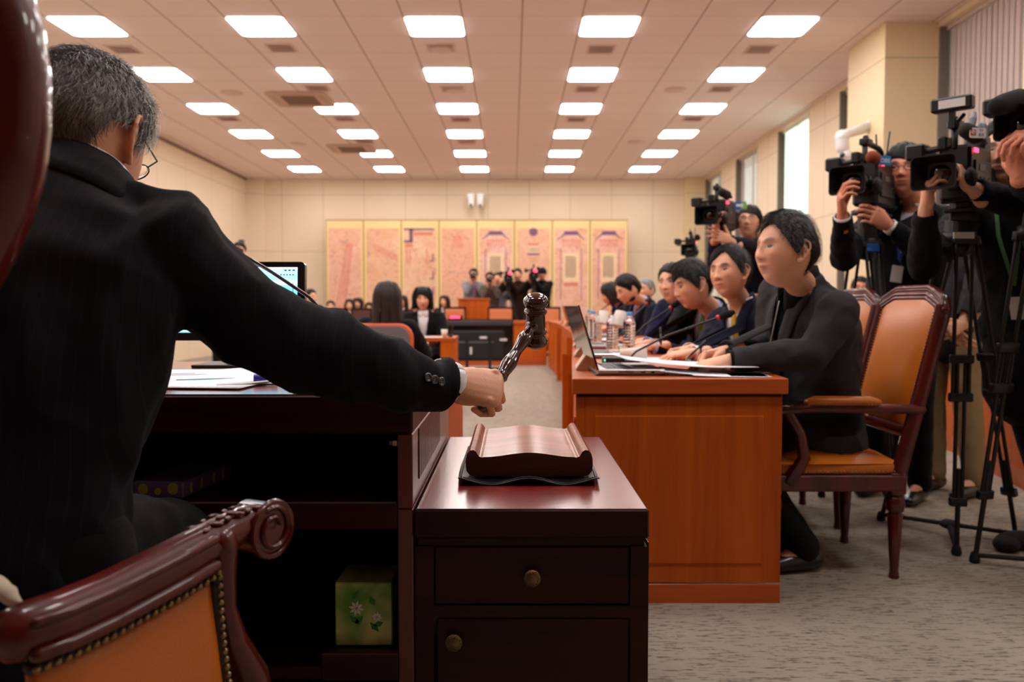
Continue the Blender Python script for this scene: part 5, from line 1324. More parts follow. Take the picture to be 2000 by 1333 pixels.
# ------------------------------------------------------------------ people
def skin_mat(name, col, col2):
    m, nt, b = new_mat(name)
    at = N(nt, 'ShaderNodeAttribute'); at.attribute_name = 'paint'
    tc = N(nt, 'ShaderNodeTexCoord'); nz = N(nt, 'ShaderNodeTexNoise'); nz.inputs['Scale'].default_value = 14; nz.inputs['Detail'].default_value = 4
    nt.links.new(tc.outputs['Object'], nz.inputs['Vector'])
    mx = N(nt, 'ShaderNodeMix', data_type='RGBA'); mx.inputs[6].default_value = col; mx.inputs[7].default_value = col2; nt.links.new(nz.outputs['Fac'], mx.inputs[0])
    m2 = N(nt, 'ShaderNodeMix', data_type='RGBA'); nt.links.new(at.outputs['Alpha'], m2.inputs[0]); nt.links.new(mx.outputs[2], m2.inputs[6]); nt.links.new(at.outputs['Color'], m2.inputs[7])
    nt.links.new(m2.outputs[2], b.inputs['Base Color']); b.inputs['Roughness'].default_value = 0.48
    b.inputs['Subsurface Weight'].default_value = 0.12; b.inputs['Subsurface Radius'].default_value = (.012, .005, .003); b.inputs['Subsurface Scale'].default_value = 1.0
    n2 = N(nt, 'ShaderNodeTexNoise'); n2.inputs['Scale'].default_value = 350; nt.links.new(tc.outputs['Object'], n2.inputs['Vector'])
    bp = N(nt, 'ShaderNodeBump'); bp.inputs['Strength'].default_value = .12; bp.inputs['Distance'].default_value = .003; nt.links.new(n2.outputs['Fac'], bp.inputs['Height']); nt.links.new(bp.outputs[0], b.inputs['Normal'])
    return m
M['skin'] = skin_mat('skin', srgb(243, 186, 152), srgb(232, 162, 128))
M['skin_pale'] = skin_mat('skin_pale', srgb(240, 186, 150), srgb(228, 160, 124))
M['skin_red'] = skin_mat('skin_red', srgb(232, 158, 126), srgb(216, 132, 102))
def hair_mat(name, c1, c2, rough=.4):
    m, nt, b = new_mat(name); tc = N(nt, 'ShaderNodeTexCoord'); mp = N(nt, 'ShaderNodeMapping'); mp.inputs['Scale'].default_value = (160, 160, 14)
    nt.links.new(tc.outputs['Object'], mp.inputs['Vector']); nz = N(nt, 'ShaderNodeTexNoise'); nz.inputs['Scale'].default_value = 1.0; nz.inputs['Detail'].default_value = 3; nz.inputs['Distortion'].default_value = .5
    nt.links.new(mp.outputs[0], nz.inputs['Vector']); cr = N(nt, 'ShaderNodeValToRGB'); cr.color_ramp.elements[0].position = .35; cr.color_ramp.elements[1].position = .7
    cr.color_ramp.elements[0].color = c1; cr.color_ramp.elements[1].color = c2; nt.links.new(nz.outputs['Fac'], cr.inputs[0]); nt.links.new(cr.outputs[0], b.inputs['Base Color'])
    b.inputs['Roughness'].default_value = rough; b.inputs['Specular IOR Level'].default_value = .3
    bp = N(nt, 'ShaderNodeBump'); bp.inputs['Strength'].default_value = .6; bp.inputs['Distance'].default_value = .004; nt.links.new(nz.outputs['Fac'], bp.inputs['Height']); nt.links.new(bp.outputs[0], b.inputs['Normal'])
    return m
M['hair_black'] = hair_mat('hair_black', srgb(7, 6, 6), srgb(26, 21, 20), .5)
M['hair_dark'] = hair_mat('hair_dark', srgb(10, 8, 8), srgb(48, 40, 38), .5)
M['hair_brown'] = hair_mat('hair_brown', srgb(18, 9, 8), srgb(54, 32, 27), .45)
M['hair_grey'] = hair_mat('hair_grey', srgb(84, 80, 82), srgb(190, 186, 186), .6)
m, nt, b = new_mat('hair_strands'); M['hair_strands'] = m
at = N(nt, 'ShaderNodeAttribute'); at.attribute_name = 'paint'; nt.links.new(at.outputs['Color'], b.inputs['Base Color']); b.inputs['Roughness'].default_value = .5
def cloth(name, col, rough=.85, var=.12, bump=.25, sheen=.05): return simple(name, col, rough, bump=bump, bscale=900, var=var, vscale=18, sheen=sheen, spec=.15)
m = cloth('suit_black', srgb(13, 13, 17), .8); M['suit_black'] = m
M['suit_navy'] = cloth('suit_navy', srgb(20, 22, 40)); M['suit_dark'] = cloth('suit_dark', srgb(14, 15, 20)); M['suit_charcoal'] = cloth('suit_charcoal', srgb(56, 56, 58), .95, .25, .4)
M['suit_blue'] = cloth('suit_blue', srgb(28, 33, 62)); M['knit_black'] = cloth('knit_black', srgb(10, 9, 10)); M['knit_grey'] = cloth('knit_grey', srgb(58, 54, 58)); M['khaki'] = cloth('khaki', srgb(150, 122, 88))
M['trouser_black'] = cloth('trouser_black', srgb(12, 12, 14)); M['shirt_white'] = cloth('shirt_white', srgb(238, 236, 240), .8, .02, .1); M['shirt_blue'] = cloth('shirt_blue', srgb(176, 182, 226), .8, .03, .1)
M['tie_yellow'] = simple('tie_yellow', srgb(212, 158, 24), .5); M['tie_green'] = simple('tie_green', srgb(104, 140, 48), .5); M['tie_pink'] = simple('tie_pink', srgb(150, 80, 120), .5); M['tie_blue'] = simple('tie_blue', srgb(60, 70, 110), .5)
M['blouse_blue'] = cloth('blouse_blue', srgb(40, 50, 160)); M['jacket_grey'] = cloth('jacket_grey', srgb(140, 138, 146)); M['jacket_taupe'] = cloth('jacket_taupe', srgb(96, 82, 74)); M['jacket_brown'] = cloth('jacket_brown', srgb(52, 32, 24))
M['shoe'] = simple('shoe', srgb(16, 14, 14), .3, coat=.4); M['suit_burgundy'] = cloth('suit_burgundy', srgb(70, 34, 36))
M['button'] = simple('button', srgb(36, 38, 44), .12, coat=1.0); M['spec_frame'] = simple('spec_frame', srgb(70, 66, 66), .25, metal=.9)
# fine pinstripe for the presiding man's suit
m, nt, b = new_mat('suit_pinstripe'); M['suit_pin'] = m
tc = N(nt, 'ShaderNodeTexCoord'); sp = N(nt, 'ShaderNodeSeparateXYZ'); nt.links.new(tc.outputs['Object'], sp.inputs[0])
dv = N(nt, 'ShaderNodeMath', operation='DIVIDE'); dv.inputs[1].default_value = .013; nt.links.new(sp.outputs[0], dv.inputs[0])
fr = N(nt, 'ShaderNodeMath', operation='FRACT'); nt.links.new(dv.outputs[0], fr.inputs[0]); ls = N(nt, 'ShaderNodeMath', operation='LESS_THAN'); ls.inputs[1].default_value = .1; nt.links.new(fr.outputs[0], ls.inputs[0])
nz = N(nt, 'ShaderNodeTexNoise'); nz.inputs['Scale'].default_value = 1400; nt.links.new(tc.outputs['Object'], nz.inputs['Vector'])
mu = N(nt, 'ShaderNodeMath', operation='MULTIPLY'); mu.inputs[1].default_value = .4; nt.links.new(ls.outputs[0], mu.inputs[0])
mx = N(nt, 'ShaderNodeMix', data_type='RGBA'); mx.inputs[6].default_value = srgb(13, 13, 20); mx.inputs[7].default_value = srgb(34, 34, 46); nt.links.new(mu.outputs[0], mx.inputs[0])
nt.links.new(mx.outputs[2], b.inputs['Base Color']); b.inputs['Roughness'].default_value = .85; b.inputs['Specular IOR Level'].default_value = .12; b.inputs['Sheen Weight'].default_value = .04
bp = N(nt, 'ShaderNodeBump'); bp.inputs['Strength'].default_value = .25; bp.inputs['Distance'].default_value = .002; nt.links.new(nz.outputs['Fac'], bp.inputs['Height']); nt.links.new(bp.outputs[0], b.inputs['Normal'])

def sstep(x): x = np.clip(x, 0, 1); return x * x * (3 - 2 * x)
def head_points(th, ph, feat=True, wide=1.0, jaw=1.0, female=False):
    """head surface for longitude th (0 = face, + = the person's right) and latitude ph; centre between the ears"""
    cx, cy, cz = np.cos(ph) * np.sin(th), np.cos(ph) * np.cos(th), np.sin(ph)
    x = .0765 * wide * np.sign(cx) * np.abs(cx) ** .92; y = np.where(cy > 0, .090, .098) * np.sign(cy) * np.abs(cy) ** .9; z = .116 * cz
    t = np.clip(-z / .116, 0, 1)
    x = x * (1 - (.34 if female else .27) * t ** 1.5 * (2 - jaw)); y = np.where(y < 0, y * (1 - .42 * t), y * (1 - .04 * t)); y = y + np.where(cy > 0, .010 * t * cy, 0)
    top = np.clip(z / .116, 0, 1); x = x * (1 + .03 * np.sin(PI * top))
    if feat:
        w = sstep(y / .05)
        g = lambda x0, z0, sx, sz: np.exp(-((x - x0) / sx) ** 2 - ((z - z0) / sz) ** 2)
        g2 = lambda x0, z0, sx, sz: g(x0, z0, sx, sz) + g(-x0, z0, sx, sz)
        d = .009 * g(0, .010, .010, .022) + .018 * g(0, -.018, .0115, .013) + .008 * g2(.0125, -.023, .008, .008) - .004 * g(0, -.036, .018, .006)
        d += -.010 * g2(.031, .018, .019, .012) + .0055 * g2(.031, .013, .013, .007) + .005 * g2(.028, .036, .022, .008) + .005 * g2(.044, -.012, .018, .02)
        d += .007 * g(0, -.0465, .019, .0055) + .007 * g(0, -.0585, .016, .006) - .004 * g(0, -.0525, .019, .0022) + .007 * g(0, -.094, .017, .014) - .004 * g(0, -.073, .018, .006)
        y = y + d * w
    return np.stack([x, y, z], -1)

def paint_face(q, o):
    """q: head-local coordinates -> rgba paint (alpha = how much)"""
    x, y, z = q[:, 0], q[:, 1], q[:, 2]; n = len(q); col = np.zeros((n, 4)); col[:, :3] = .5
    front = (y > .045)
    def put_(mask, c, a):
        k = mask * a; k = np.where(front, k, 0); keep = k > col[:, 3]
        col[keep, :3] = c[:3]; col[:, 3] = np.maximum(col[:, 3], k)
    ax = np.abs(x)
    br = np.exp(-((ax - .030) / .017) ** 4 - ((z - (.036 + .0035 * np.sin((ax - .012) / .036 * PI))) / .0060) ** 2); put_(br, srgb(24, 16, 15), 1.0 * o.get('brow', 1))
    u = (ax - .031) / .0158; zz = z - .0135
    lid = np.exp(-(u) ** 6 - ((zz - .0045 * (1 - u ** 2)) / .0036) ** 2); put_(lid, srgb(18, 10, 9), 1.0)
    eye = (np.abs(u) < 1) & (zz < .0040 * (1 - u ** 2)) & (zz > -.0032 * (1 - u ** 2))
    iris = eye & (np.abs(ax - .031 + o.get('gaze', 0)) < .0080)
    k = eye & ~iris & front; col[k, :3] = srgb(205, 190, 182)[:3]; col[k, 3] = .45
    k = iris & front; col[k, :3] = srgb(20, 12, 10)[:3]; col[k, 3] = 1
    lp = np.exp(-(x / .021) ** 4 - ((z + .0525) / .0085) ** 4); put_(lp, srgb(*o.get('lip', (176, 88, 82))), o.get('lipa', .65))
    ln = np.exp(-(x / .021) ** 6 - ((z + .0525) / .0016) ** 2); put_(ln, srgb(90, 36, 34), .8)
    ns = np.exp(-((ax - .0085) / .0035) ** 2 - ((z + .0285) / .0025) ** 2); put_(ns, srgb(90, 40, 34), .7)
    rosy = np.exp(-((ax - .045) / .02) ** 2 - ((z + .012) / .02) ** 2); r2 = np.where(col[:, 3] < .05, rosy * .25, 0) * front
    k = r2 > .03; col[k, :3] = srgb(222, 120, 96)[:3]; col[k, 3] = np.maximum(col[k, 3], r2[k])
    return col

HAIRLINE = {
    'swept': [(0, .084), (22, .078), (38, .064), (52, .044), (62, .030), (72, .010), (80, -.010), (90, -.010), (98, .014), (116, -.002), (130, -.05), (150, -.066), (180, -.072)],
    'short': [(0, .072), (35, .066), (52, .046), (68, .024), (80, -.004), (90, -.006), (98, .016), (116, -.002), (130, -.05), (150, -.066), (180, -.072)],
    'fringe': [(0, .046), (30, .046), (50, .036), (68, .014), (80, -.016), (90, -.012), (98, .014), (116, -.002), (130, -.05), (150, -.066), (180, -.072)],
    'high': [(0, .088), (30, .080), (48, .062), (62, .02), (78, -.018), (90, -.016), (98, .012), (116, -.004), (130, -.05), (150, -.070), (180, -.076)],
    'bob': [(0, .040), (30, .034), (45, .0), (58, -.06), (70, -.1), (180, -.112)],
    'long': [(0, .06), (25, .055), (42, .02), (55, -.05), (70, -.1), (180, -.112)]}
def hair_mesh(Hm, style, thick=.016, nu=72, nv=56, seed=0, wide=1.0, clump=.35, part=0.0):
    th = np.linspace(-PI, PI, nu, endpoint=False)[None, :].repeat(nv, 0); ph = np.linspace(-1.25, 1.5705, nv)[:, None].repeat(nu, 1)
    p = head_points(th, ph, False, wide); deg = np.abs(np.degrees(th))
    hl = np.interp(deg, [a for a, _ in HAIRLINE[style]], [b for _, b in HAIRLINE[style]])
    hl = hl + part * np.sin(th * 2.2) * np.clip(1 - deg / 70, 0, 1)
    rag = np.array([[noise.noise(Vector((math.sin(a) * 9, math.cos(a) * 9, seed))) for a in th[0]]]) * .004
    m = sstep((p[..., 2] - hl - rag + .002) / .012); grow = .22 + .78 * sstep((p[..., 2] - hl) / .055)
    nrm = p / np.maximum(np.linalg.norm(p * np.array([1, .85, .6]), axis=-1, keepdims=True), 1e-6); nrm = nrm / np.linalg.norm(nrm, axis=-1, keepdims=True)
    cl = np.zeros_like(m)
    for i in range(nv):
        for j in range(nu):
            q = p[i, j]; cl[i, j] = noise.noise(Vector((q[0] * 70, q[1] * 45, q[2] * 18 + seed))) + .5 * noise.noise(Vector((q[0] * 160, q[1] * 120, q[2] * 30 + seed)))
    off = -.007 * (1 - m) + m * thick * grow * (1 + clump * cl)
    off = off + m * .006 * sstep((p[..., 2] - .05) / .05)
    p = p + nrm * off[..., None]
    vs = [Hm @ Vector(q) for q in p.reshape(-1, 3)]
    fs = [(i * nu + j, i * nu + (j + 1) % nu, (i + 1) * nu + (j + 1) % nu, (i + 1) * nu + j) for i in range(nv - 1) for j in range(nu)]
    o = len(vs); vs += [Hm @ Vector((0, 0, -.07)), Hm @ Vector((0, -.003, .116 + thick * 1.3 + .005))]
    for j in range(nu): fs.append((o, (j + 1) % nu, j)); fs.append((o + 1, (nv - 1) * nu + j, (nv - 1) * nu + (j + 1) % nu))
    mb = MB().add(vs, fs)
    return mb, (p, m, nrm, th)
def hair_curtain(Hm, length, a0, seed=0, rx=.088, ry=.098, flare=.0, down=None):
    """long hair hanging behind and beside the face; angles measured from the face"""
    nu, nv = 40, 24; pts = []
    for i in range(nv):
        v = i / (nv - 1); z = .115 - (length + .115) * v; rnd = math.sqrt(max(.02, 1 - (max(0, z) / .142) ** 2))
        for j in range(nu):
            a = math.radians(a0 + (360 - 2 * a0) * j / (nu - 1)); nz_ = noise.noise(Vector((math.sin(a) * 6, math.cos(a) * 6, seed + v))) * .008 * (1 + 2 * v)
            k = 1 + flare * v; kk = 1 - .25 * max(0, v - .8) * 5 * .3
            pts.append(Hm @ Vector(((rx * k * rnd + nz_) * math.sin(a) * kk, (ry * k * rnd + nz_) * math.cos(a) * kk - .012 * v, z + (.02 * noise.noise(Vector((a * 5, seed, 0))) if i == nv - 1 else 0))))
    return MB().grid(pts, nu, nv, -.016)

def ear_mesh(mb, Hm, side, wide=1.0):
    def L(x, y, z): return Hm @ Vector((side * (.0755 + (x - .0755) * 1.3) * wide, y * 1.12, z * 1.14))
    R = Hm.to_3x3()
    ov = [(.0785, .006, -.030), (.082, -.004, -.024), (.087, -.016, -.008), (.0905, -.022, .010), (.089, -.020, .024), (.085, -.008, .032), (.080, .004, .030), (.077, .010, .018), (.0755, .008, .006)]
    mb.tube([L(*p) for p in ov], [.0052, .005, .0042, .004, .0042, .0042, .004, .0038, .003], 8)
    mb.ell(L(.0795, -.006, .003), .0075, .0165, .029, 12, 8, R @ Matrix.Rotation(side * .45, 3, 'Z'))
    mb.ell(L(.0785, .003, -.027), .005, .007, .008, 10, 8, R)
    return mb

FING = [(-.0295, .084, (.042, .025, .020), .0088), (-.0100, .090, (.046, .028, .021), .0090), (.0100, .086, (.042, .026, .020), .0086), (.0285, .077, (.033, .020, .018), .0076)]
CURL = {'fist': [(72, 92, 55)] * 4, 'grip': [(58, 78, 50)] * 4, 'relax': [(18, 28, 18), (22, 32, 20), (28, 36, 22), (34, 40, 25)], 'flat': [(8, 12, 6)] * 4,
        'pen': [(42, 48, 18), (55, 62, 30), (66, 76, 40), (70, 80, 40)], 'hold': [(30, 42, 26), (36, 46, 28), (40, 50, 30), (44, 52, 30)], 'spread': [(12, 22, 12), (16, 26, 14), (22, 30, 16), (30, 34, 18)]}
def hand_pieces(T, kind='relax', right=True, s=1.0, stub=.07):
    mb = MB(); k = 1 if right else -1
    def L(x, y, z): return T @ Vector((k * x * s, y * s, z * s))
    zdir = T.to_3x3() @ Vector((0, 0, 1))
    mb.tube([L(0, -stub, 0), L(0, -stub * .3, 0), L(0, .005, 0), L(0, .03, 0), L(0, .06, .001), L(.001, .082, .0)], [(.028 * s, .024 * s), (.027 * s, .021 * s), (.029 * s, .020 * s), (.035 * s, .0175 * s), (.0395 * s, .0155 * s), (.038 * s, .0125 * s)], 18, up=tuple(zdir))
    mb.ell(L(-.020, .03, -.010), .018 * s, .030 * s, .014 * s, 12, 8, T.to_3x3()); mb.ell(L(.022, .03, -.008), .014 * s, .032 * s, .013 * s, 12, 8, T.to_3x3())
    for i, (fx, fy, ln, r) in enumerate(FING):
        c = CURL[kind][i]; sp = (fx * (2.2 if kind == 'spread' else 1.0)) * .9
        p = Vector((fx, fy - .008, .001)); pts = [Vector((fx * .9, fy - .03, .0)), p]; ang = 0; yaw = sp * (0.35 if kind in ('fist', 'grip') else 3.0)
        for a, l in zip(c, ln):
            ang += math.radians(a); dv = Vector((math.sin(yaw) * math.cos(ang), math.cos(yaw) * math.cos(ang), -math.sin(ang))); p = p + dv * (l + (.006 if a is c[0] else 0)); pts.append(p)
        q = []; rr = []
        rad = [r * .95, r * 1.06, r * .98, r * .90, r * .78]
        for a in range(len(pts)):
            q.append(L(*pts[a])); rr.append(rad[a] * s)
        # add mid-phalanx slimming
        qq = [q[0], q[1]]; r2 = [rr[0], rr[1]]
        for a in range(1, len(q) - 1): qq += [q[a].lerp(q[a + 1], .5), q[a + 1]]; r2 += [(rr[a] + rr[a + 1]) / 2 * .93, rr[a + 1]]
        mb.tube(qq, r2, 12)
        mb.ell(L(fx, fy - .008, .003), .0095 * s, .010 * s, .0095 * s, 10, 8, T.to_3x3())
    if kind in ('fist', 'grip', 'pen'): tp = [(-.022, .012, -.008), (-.040, .040, -.022), (-.040, .068, -.036), (-.026, .088, -.044)]
    elif kind == 'hold': tp = [(-.022, .012, -.006), (-.046, .036, -.022), (-.054, .060, -.040), (-.050, .078, -.056)]
    elif kind == 'spread': tp = [(-.022, .012, -.006), (-.052, .034, -.012), (-.074, .052, -.018), (-.090, .064, -.022)]
    else: tp = [(-.022, .012, -.006), (-.045, .040, -.014), (-.056, .064, -.018), (-.060, .084, -.022)]
    mb.tube([L(*p) for p in tp], [.0145 * s, .0125 * s, .0105 * s, .0085 * s], 12)
    return mb

def ik(sh, wr, l1, l2, pole):
    d = wr - sh; L = d.length
    if L >= (l1 + l2) * .995: return sh + d * (l1 / (l1 + l2))
    a = (l1 * l1 - l2 * l2 + L * L) / (2 * L); h = math.sqrt(max(1e-6, l1 * l1 - a * a)); n = d.normalized(); pl = (pole - n * pole.dot(n)).normalized()
    return sh + n * a + pl * h

def hand_frame(wr, ydir, back):
    y = Vector(ydir).normalized(); z = Vector(back); z = (z - y * z.dot(y)).normalized(); x = y.cross(z)
    return Matrix(((x.x, y.x, z.x, wr.x), (x.y, y.y, z.y, wr.y), (x.z, y.z, z.z, wr.z), (0, 0, 0, 1)))

def person(label, pelvis, neck, right, head, look, roll=0.0, s=1.0, floor=0.0, legs='sit', wrR=None, wrL=None, elR=None, elL=None, handR=None, handL=None,
           skin='skin', hair=('short', 'hair_black', .016), top='suit_navy', shirt='shirt_white', tie=None, trousers='trouser_black', vee=(.055, .26), lapel=True,
           vox=.009, hvox=.0034, face=None, glasses=False, group=None, part=.012, fold=.006, sleeveR=None, wide=1.0, girth=1.0, collar=True, jacket_name='jacket', hem=.14, cap=None, hand_s=1.0, strands=0, female=False, swell=0.0, knees=None, hvx2=None, fold_scale=14, stand_feet=None, sit_feet=None, sh_w=1.0, tone=(.04, .95)):
    pelvis, neck, head = Vector(pelvis), Vector(neck), Vector(head)
    u = (neck - pelvis).normalized(); Lt = (neck - pelvis).length
    right = Vector(right); right = (right - u * right.dot(u)).normalized(); fwd = u.cross(right); fh = Vector((fwd.x, fwd.y, 0)).normalized(); rh = Vector((fh.y, -fh.x, 0))
    root = thing('person', (pelvis.x, pelvis.y, floor), label, 'person', group)
    hw = .172 * s * girth * sh_w
    shR = neck - u * .060 * s + right * hw; shL = neck - u * .060 * s - right * hw
    l1, l2 = .285 * s, .255 * s
    def_r = pelvis + right * .26 * s + fh * .12 + Vector((0, 0, .05)); def_l = pelvis - right * .26 * s + fh * .12 + Vector((0, 0, .05))
    wrR = Vector(wrR) if wrR is not None else def_r; wrL = Vector(wrL) if wrL is not None else def_l
    elR = Vector(elR) if elR is not None else ik(shR, wrR, l1, l2, Vector((0, 0, -1)) + right * .5 - fwd * .3)
    elL = Vector(elL) if elL is not None else ik(shL, wrL, l1, l2, Vector((0, 0, -1)) - right * .5 - fwd * .3)
    # head frame
    Hr = frame_from(look, roll=roll); Hm = Matrix.Translation(head) @ Hr.to_4x4() @ Matrix.Scale(s, 4); Hi = Hm.inverted()
    # ---- body: limbs and torso under the clothes
    bd = MB(); g = girth
    def torso(mb, ks, d=0.0, lo=-.15, hi=1.0):
        prof = [(-.16, .172, .125), (0, .176, .128), (.25, .160, .118), (.5, .172, .124), (.72, .184, .122), (.86, .168, .105), (.94, .115, .085), (1.0, .066, .064)]
        pts = []; rad = []
        for t, a, b_ in prof:
            if t < lo or t > hi: continue
            if t >= .86: gg = 1 + (g - 1) * .4
            else: gg = g
            bulge = (.018 * math.sin(PI * min(1, max(0, t)))) * s
            pts.append(pelvis + u * Lt * t - fwd * bulge + fwd * swell * math.exp(-((t - .2) / .25) ** 2)); rad.append((a * s * gg * ks + d, (b_ + (.5 * swell * math.exp(-((t - .2) / .25) ** 2))) * s * gg * ks + d))
        mb.tube(pts, rad, 24, up=tuple(fwd))
    torso(bd, .86, 0)
    neck_top = head + (Hr @ Vector((0, -.016, -.06))) * s
    bd.tube([neck - u * .05, neck + (neck_top - neck) * .4, neck_top], [.058 * s, .048 * s * (.9 if female else 1), .048 * s * (.9 if female else 1)], 16)
    for a, e, w_ in ((shR, elR, wrR), (shL, elL, wrL)):
        if sleeveR and a is shR: bd.tube([Vector(p_) for p_, _ in sleeveR] + [w_], [r_ * .55 for _, r_ in sleeveR] + [.027], 12); continue
        bd.tube([a, a.lerp(e, .5), e, e.lerp(w_, .4), w_], [.048 * s, .044 * s, .038 * s, .036 * s, .026 * s], 12)
        bd.tube([neck - u * .03 * s, a], [.045 * s, .05 * s], 12)
    hipR = pelvis + rh * .09 * s; hipL = pelvis - rh * .09 * s
    if legs == 'sit':
        kz = max(floor + .44 * s, pelvis.z - .08)
        kn = [hipR + fh * .40 * s + rh * .06, hipL + fh * .40 * s - rh * .06]
        if knees: kn = [Vector(k_) for k_ in knees]
        kn = [Vector((k_.x, k_.y, kz)) for k_ in kn]; an = [Vector((k_.x, k_.y, floor + .09)) + fh * .03 for k_ in kn]
        if sit_feet: an = [Vector((q_[0], q_[1], floor + .09)) for q_ in sit_feet]
    else:
        hipR.z = hipL.z = pelvis.z - .05
        ft_ = stand_feet or [hipR + rh * .03, hipL - rh * .03 + fh * .05]
        an = [Vector((f_[0], f_[1], floor + .09)) for f_ in ft_]; kn = [h_.lerp(a_, .5) + fh * .03 for h_, a_ in zip((hipR, hipL), an)]
    for h_, k_, a_ in zip((hipR, hipL), kn, an):
        bd.tube([h_, h_.lerp(k_, .5), k_, k_.lerp(a_, .35), a_], [.078 * s, .068 * s, .052 * s, .050 * s, .036 * s], 12)
        bd.tube([a_, a_ + fh * .10 + Vector((0, 0, -.045))], [.035, .026], 10)
    co, fs, nr = remesh(bd, .014, 2); V = [tuple(c) for c in co]; F = list(fs); PA = [np.tile([.5, .5, .5, 0], (len(co), 1))]
    # head with ears and neck
    nu, nv = 88, 72
    th = np.linspace(-PI, PI, nu, endpoint=False)[None, :].repeat(nv, 0); ph = np.linspace(-1.52, 1.52, nv)[:, None].repeat(nu, 1)
    hp_ = head_points(th, ph, True, wide, 1.0, female).reshape(-1, 3)
    hm = MB(); vs = [Hm @ Vector(q) for q in hp_]; ff = [(i * nu + j, i * nu + (j + 1) % nu, (i + 1) * nu + (j + 1) % nu, (i + 1) * nu + j) for i in range(nv - 1) for j in range(nu)]
    ff.append(tuple(range(nu))[::-1]); ff.append(tuple((nv - 1) * nu + j for j in range(nu))); hm.add(vs, ff)
    ear_mesh(hm, Hm, 1, wide); ear_mesh(hm, Hm, -1, wide)
    hm.tube([neck - u * .02, neck + (neck_top - neck) * .4, neck_top, head + (Hr @ Vector((0, -.01, 0))) * s], [.060 * s, .0495 * s * (.88 if female else 1), .050 * s * (.88 if female else 1), .05 * s], 20)
    co, fs, nr = remesh(hm, hvox, 2, .4); o_ = len(V); V += [tuple(c) for c in co]; F += [tuple(i + o_ for i in f) for f in fs]
    Hin = np.array(Hi); q = co @ Hin[:3, :3].T + Hin[:3, 3]; PA.append(paint_face(q, face or {}))
    # hands
    for hd_, wr_, el_, rt_ in ((handR, wrR, elR, True), (handL, wrL, elL, False)):
        fd = (wr_ - el_).normalized()
        if hd_ is None: hd_ = ('relax', fd, fwd if legs != 'sit' else Vector((0, 0, 1)))
        kind, yd, bk = hd_; T = hand_frame(wr_ + (Vector(yd).normalized()) * .005, yd if yd is not None else fd, bk)
        hmb = hand_pieces(T, kind, rt_, s * hand_s, .07 if fd.dot(Vector(yd).normalized()) > .75 else .02)
        co, fs, nr = remesh(hmb, hvx2 or max(.0026, hvox * .8), 2, .45); o_ = len(V); V += [tuple(c) for c in co]; F += [tuple(i + o_ for i in f) for f in fs]
        pa = np.tile(np.array([.5, .5, .5, 0.0]), (len(co), 1)); PA.append(pa)
    body = make_obj('body', V, F, M[skin], root)
    ca = body.data.color_attributes.new('paint', 'FLOAT_COLOR', 'POINT'); ca.data.foreach_set('color', np.concatenate(PA).astype(np.float32).ravel())
    # ---- hair
    st, hmn, tk = hair
    hb, info = hair_mesh(Hm, st, tk, seed=(pelvis.x * 7 + pelvis.y), wide=wide * 1.02, nu=96 if hvox < .004 else 56, nv=72 if hvox < .004 else 40, part=part)
    if st == 'bob': hb.merge(hair_curtain(Hm, .10, 58, seed=pelvis.x, rx=.094, ry=.102))
    if st == 'long': hb.merge(hair_curtain(Hm, .36, 60, seed=pelvis.x, rx=.088, ry=.100, flare=.12))
    ho = hb.build('hair', M[hmn], root)
    if strands:
        p, m_, nn, tt = info; idx = np.argwhere(m_ > .55); pick = idx[RNG.randint(0, len(idx), strands)]
        vs = []; fs = []; cols = []
        for (i, j) in pick:
            b0_ = p[i, j] + RNG.normal(0, .0016, 3); n_ = nn[i, j]
            dn = np.array([.25 * math.sin(tt[i, j]) , -.35 if abs(tt[i, j]) > 1.2 else .5, -1.0]) + .55 * np.array([noise.noise(Vector(b0_ * 38)), noise.noise(Vector(b0_ * 38 + 7)), noise.noise(Vector(b0_ * 38 + 13))]) + RNG.normal(0, .22, 3)
            if p[i, j][2] > .085: dn = np.array([b0_[0], b0_[1], 0]) * 12 + RNG.normal(0, .35, 3)
            dn = dn - n_ * dn.dot(n_); dn /= np.linalg.norm(dn) + 1e-9; sd = np.cross(n_, dn); ln_ = RNG.uniform(.014, .030); wd = RNG.uniform(.00035, .0007)
            g_ = RNG.uniform() ** 1.2; hgt = np.clip((b0_[2] + .03) / .12, 0, 1); side = np.clip((math.cos(tt[i, j]) + .3), 0, 1); amt = .25 + .5 * hgt + .25 * side
            v_ = tone[0] + tone[1] * (g_ * amt)
            k0 = len(vs); sg = 5; cr_ = RNG.uniform(-.5, .5)
            for k in range(sg):
                f_ = k / (sg - 1); c_ = b0_ + dn * ln_ * f_ + n_ * (.0012 + .0035 * math.sin(PI * f_ * .9)) + sd * (cr_ * ln_ * f_ * f_); w2 = wd * (1 - .75 * f_)
                vs += [Hm @ Vector(c_ - sd * w2), Hm @ Vector(c_ + sd * w2 + n_ * .0002)]; cols += [(v_, v_ * .97, v_ * .97, 1)] * 2
                if k: fs.append((k0 + 2 * k - 2, k0 + 2 * k - 1, k0 + 2 * k + 1, k0 + 2 * k))
        so = make_obj('hair_strand', vs, fs, M['hair_strands'], ho, False); tag(so, kind='stuff')
        ca = so.data.color_attributes.new('paint', 'FLOAT_COLOR', 'POINT'); ca.data.foreach_set('color', np.array(cols, dtype=np.float32).ravel())
    if cap:
        cm_ = MB(); 
        cm_.ell(Hm @ Vector((0, -.005, .045)), .092 * s, .108 * s, .085 * s, 24, 14, Hr); cm_.ell(Hm @ Vector((0, .115, .055)), .07 * s, .055 * s, .008 * s, 20, 8, Hr)
        cm_.build('cap', M[cap], root)
    # ---- upper clothes
    j = MB(); torso(j, 1.0, .010, lo=-.3 if hem else 0)
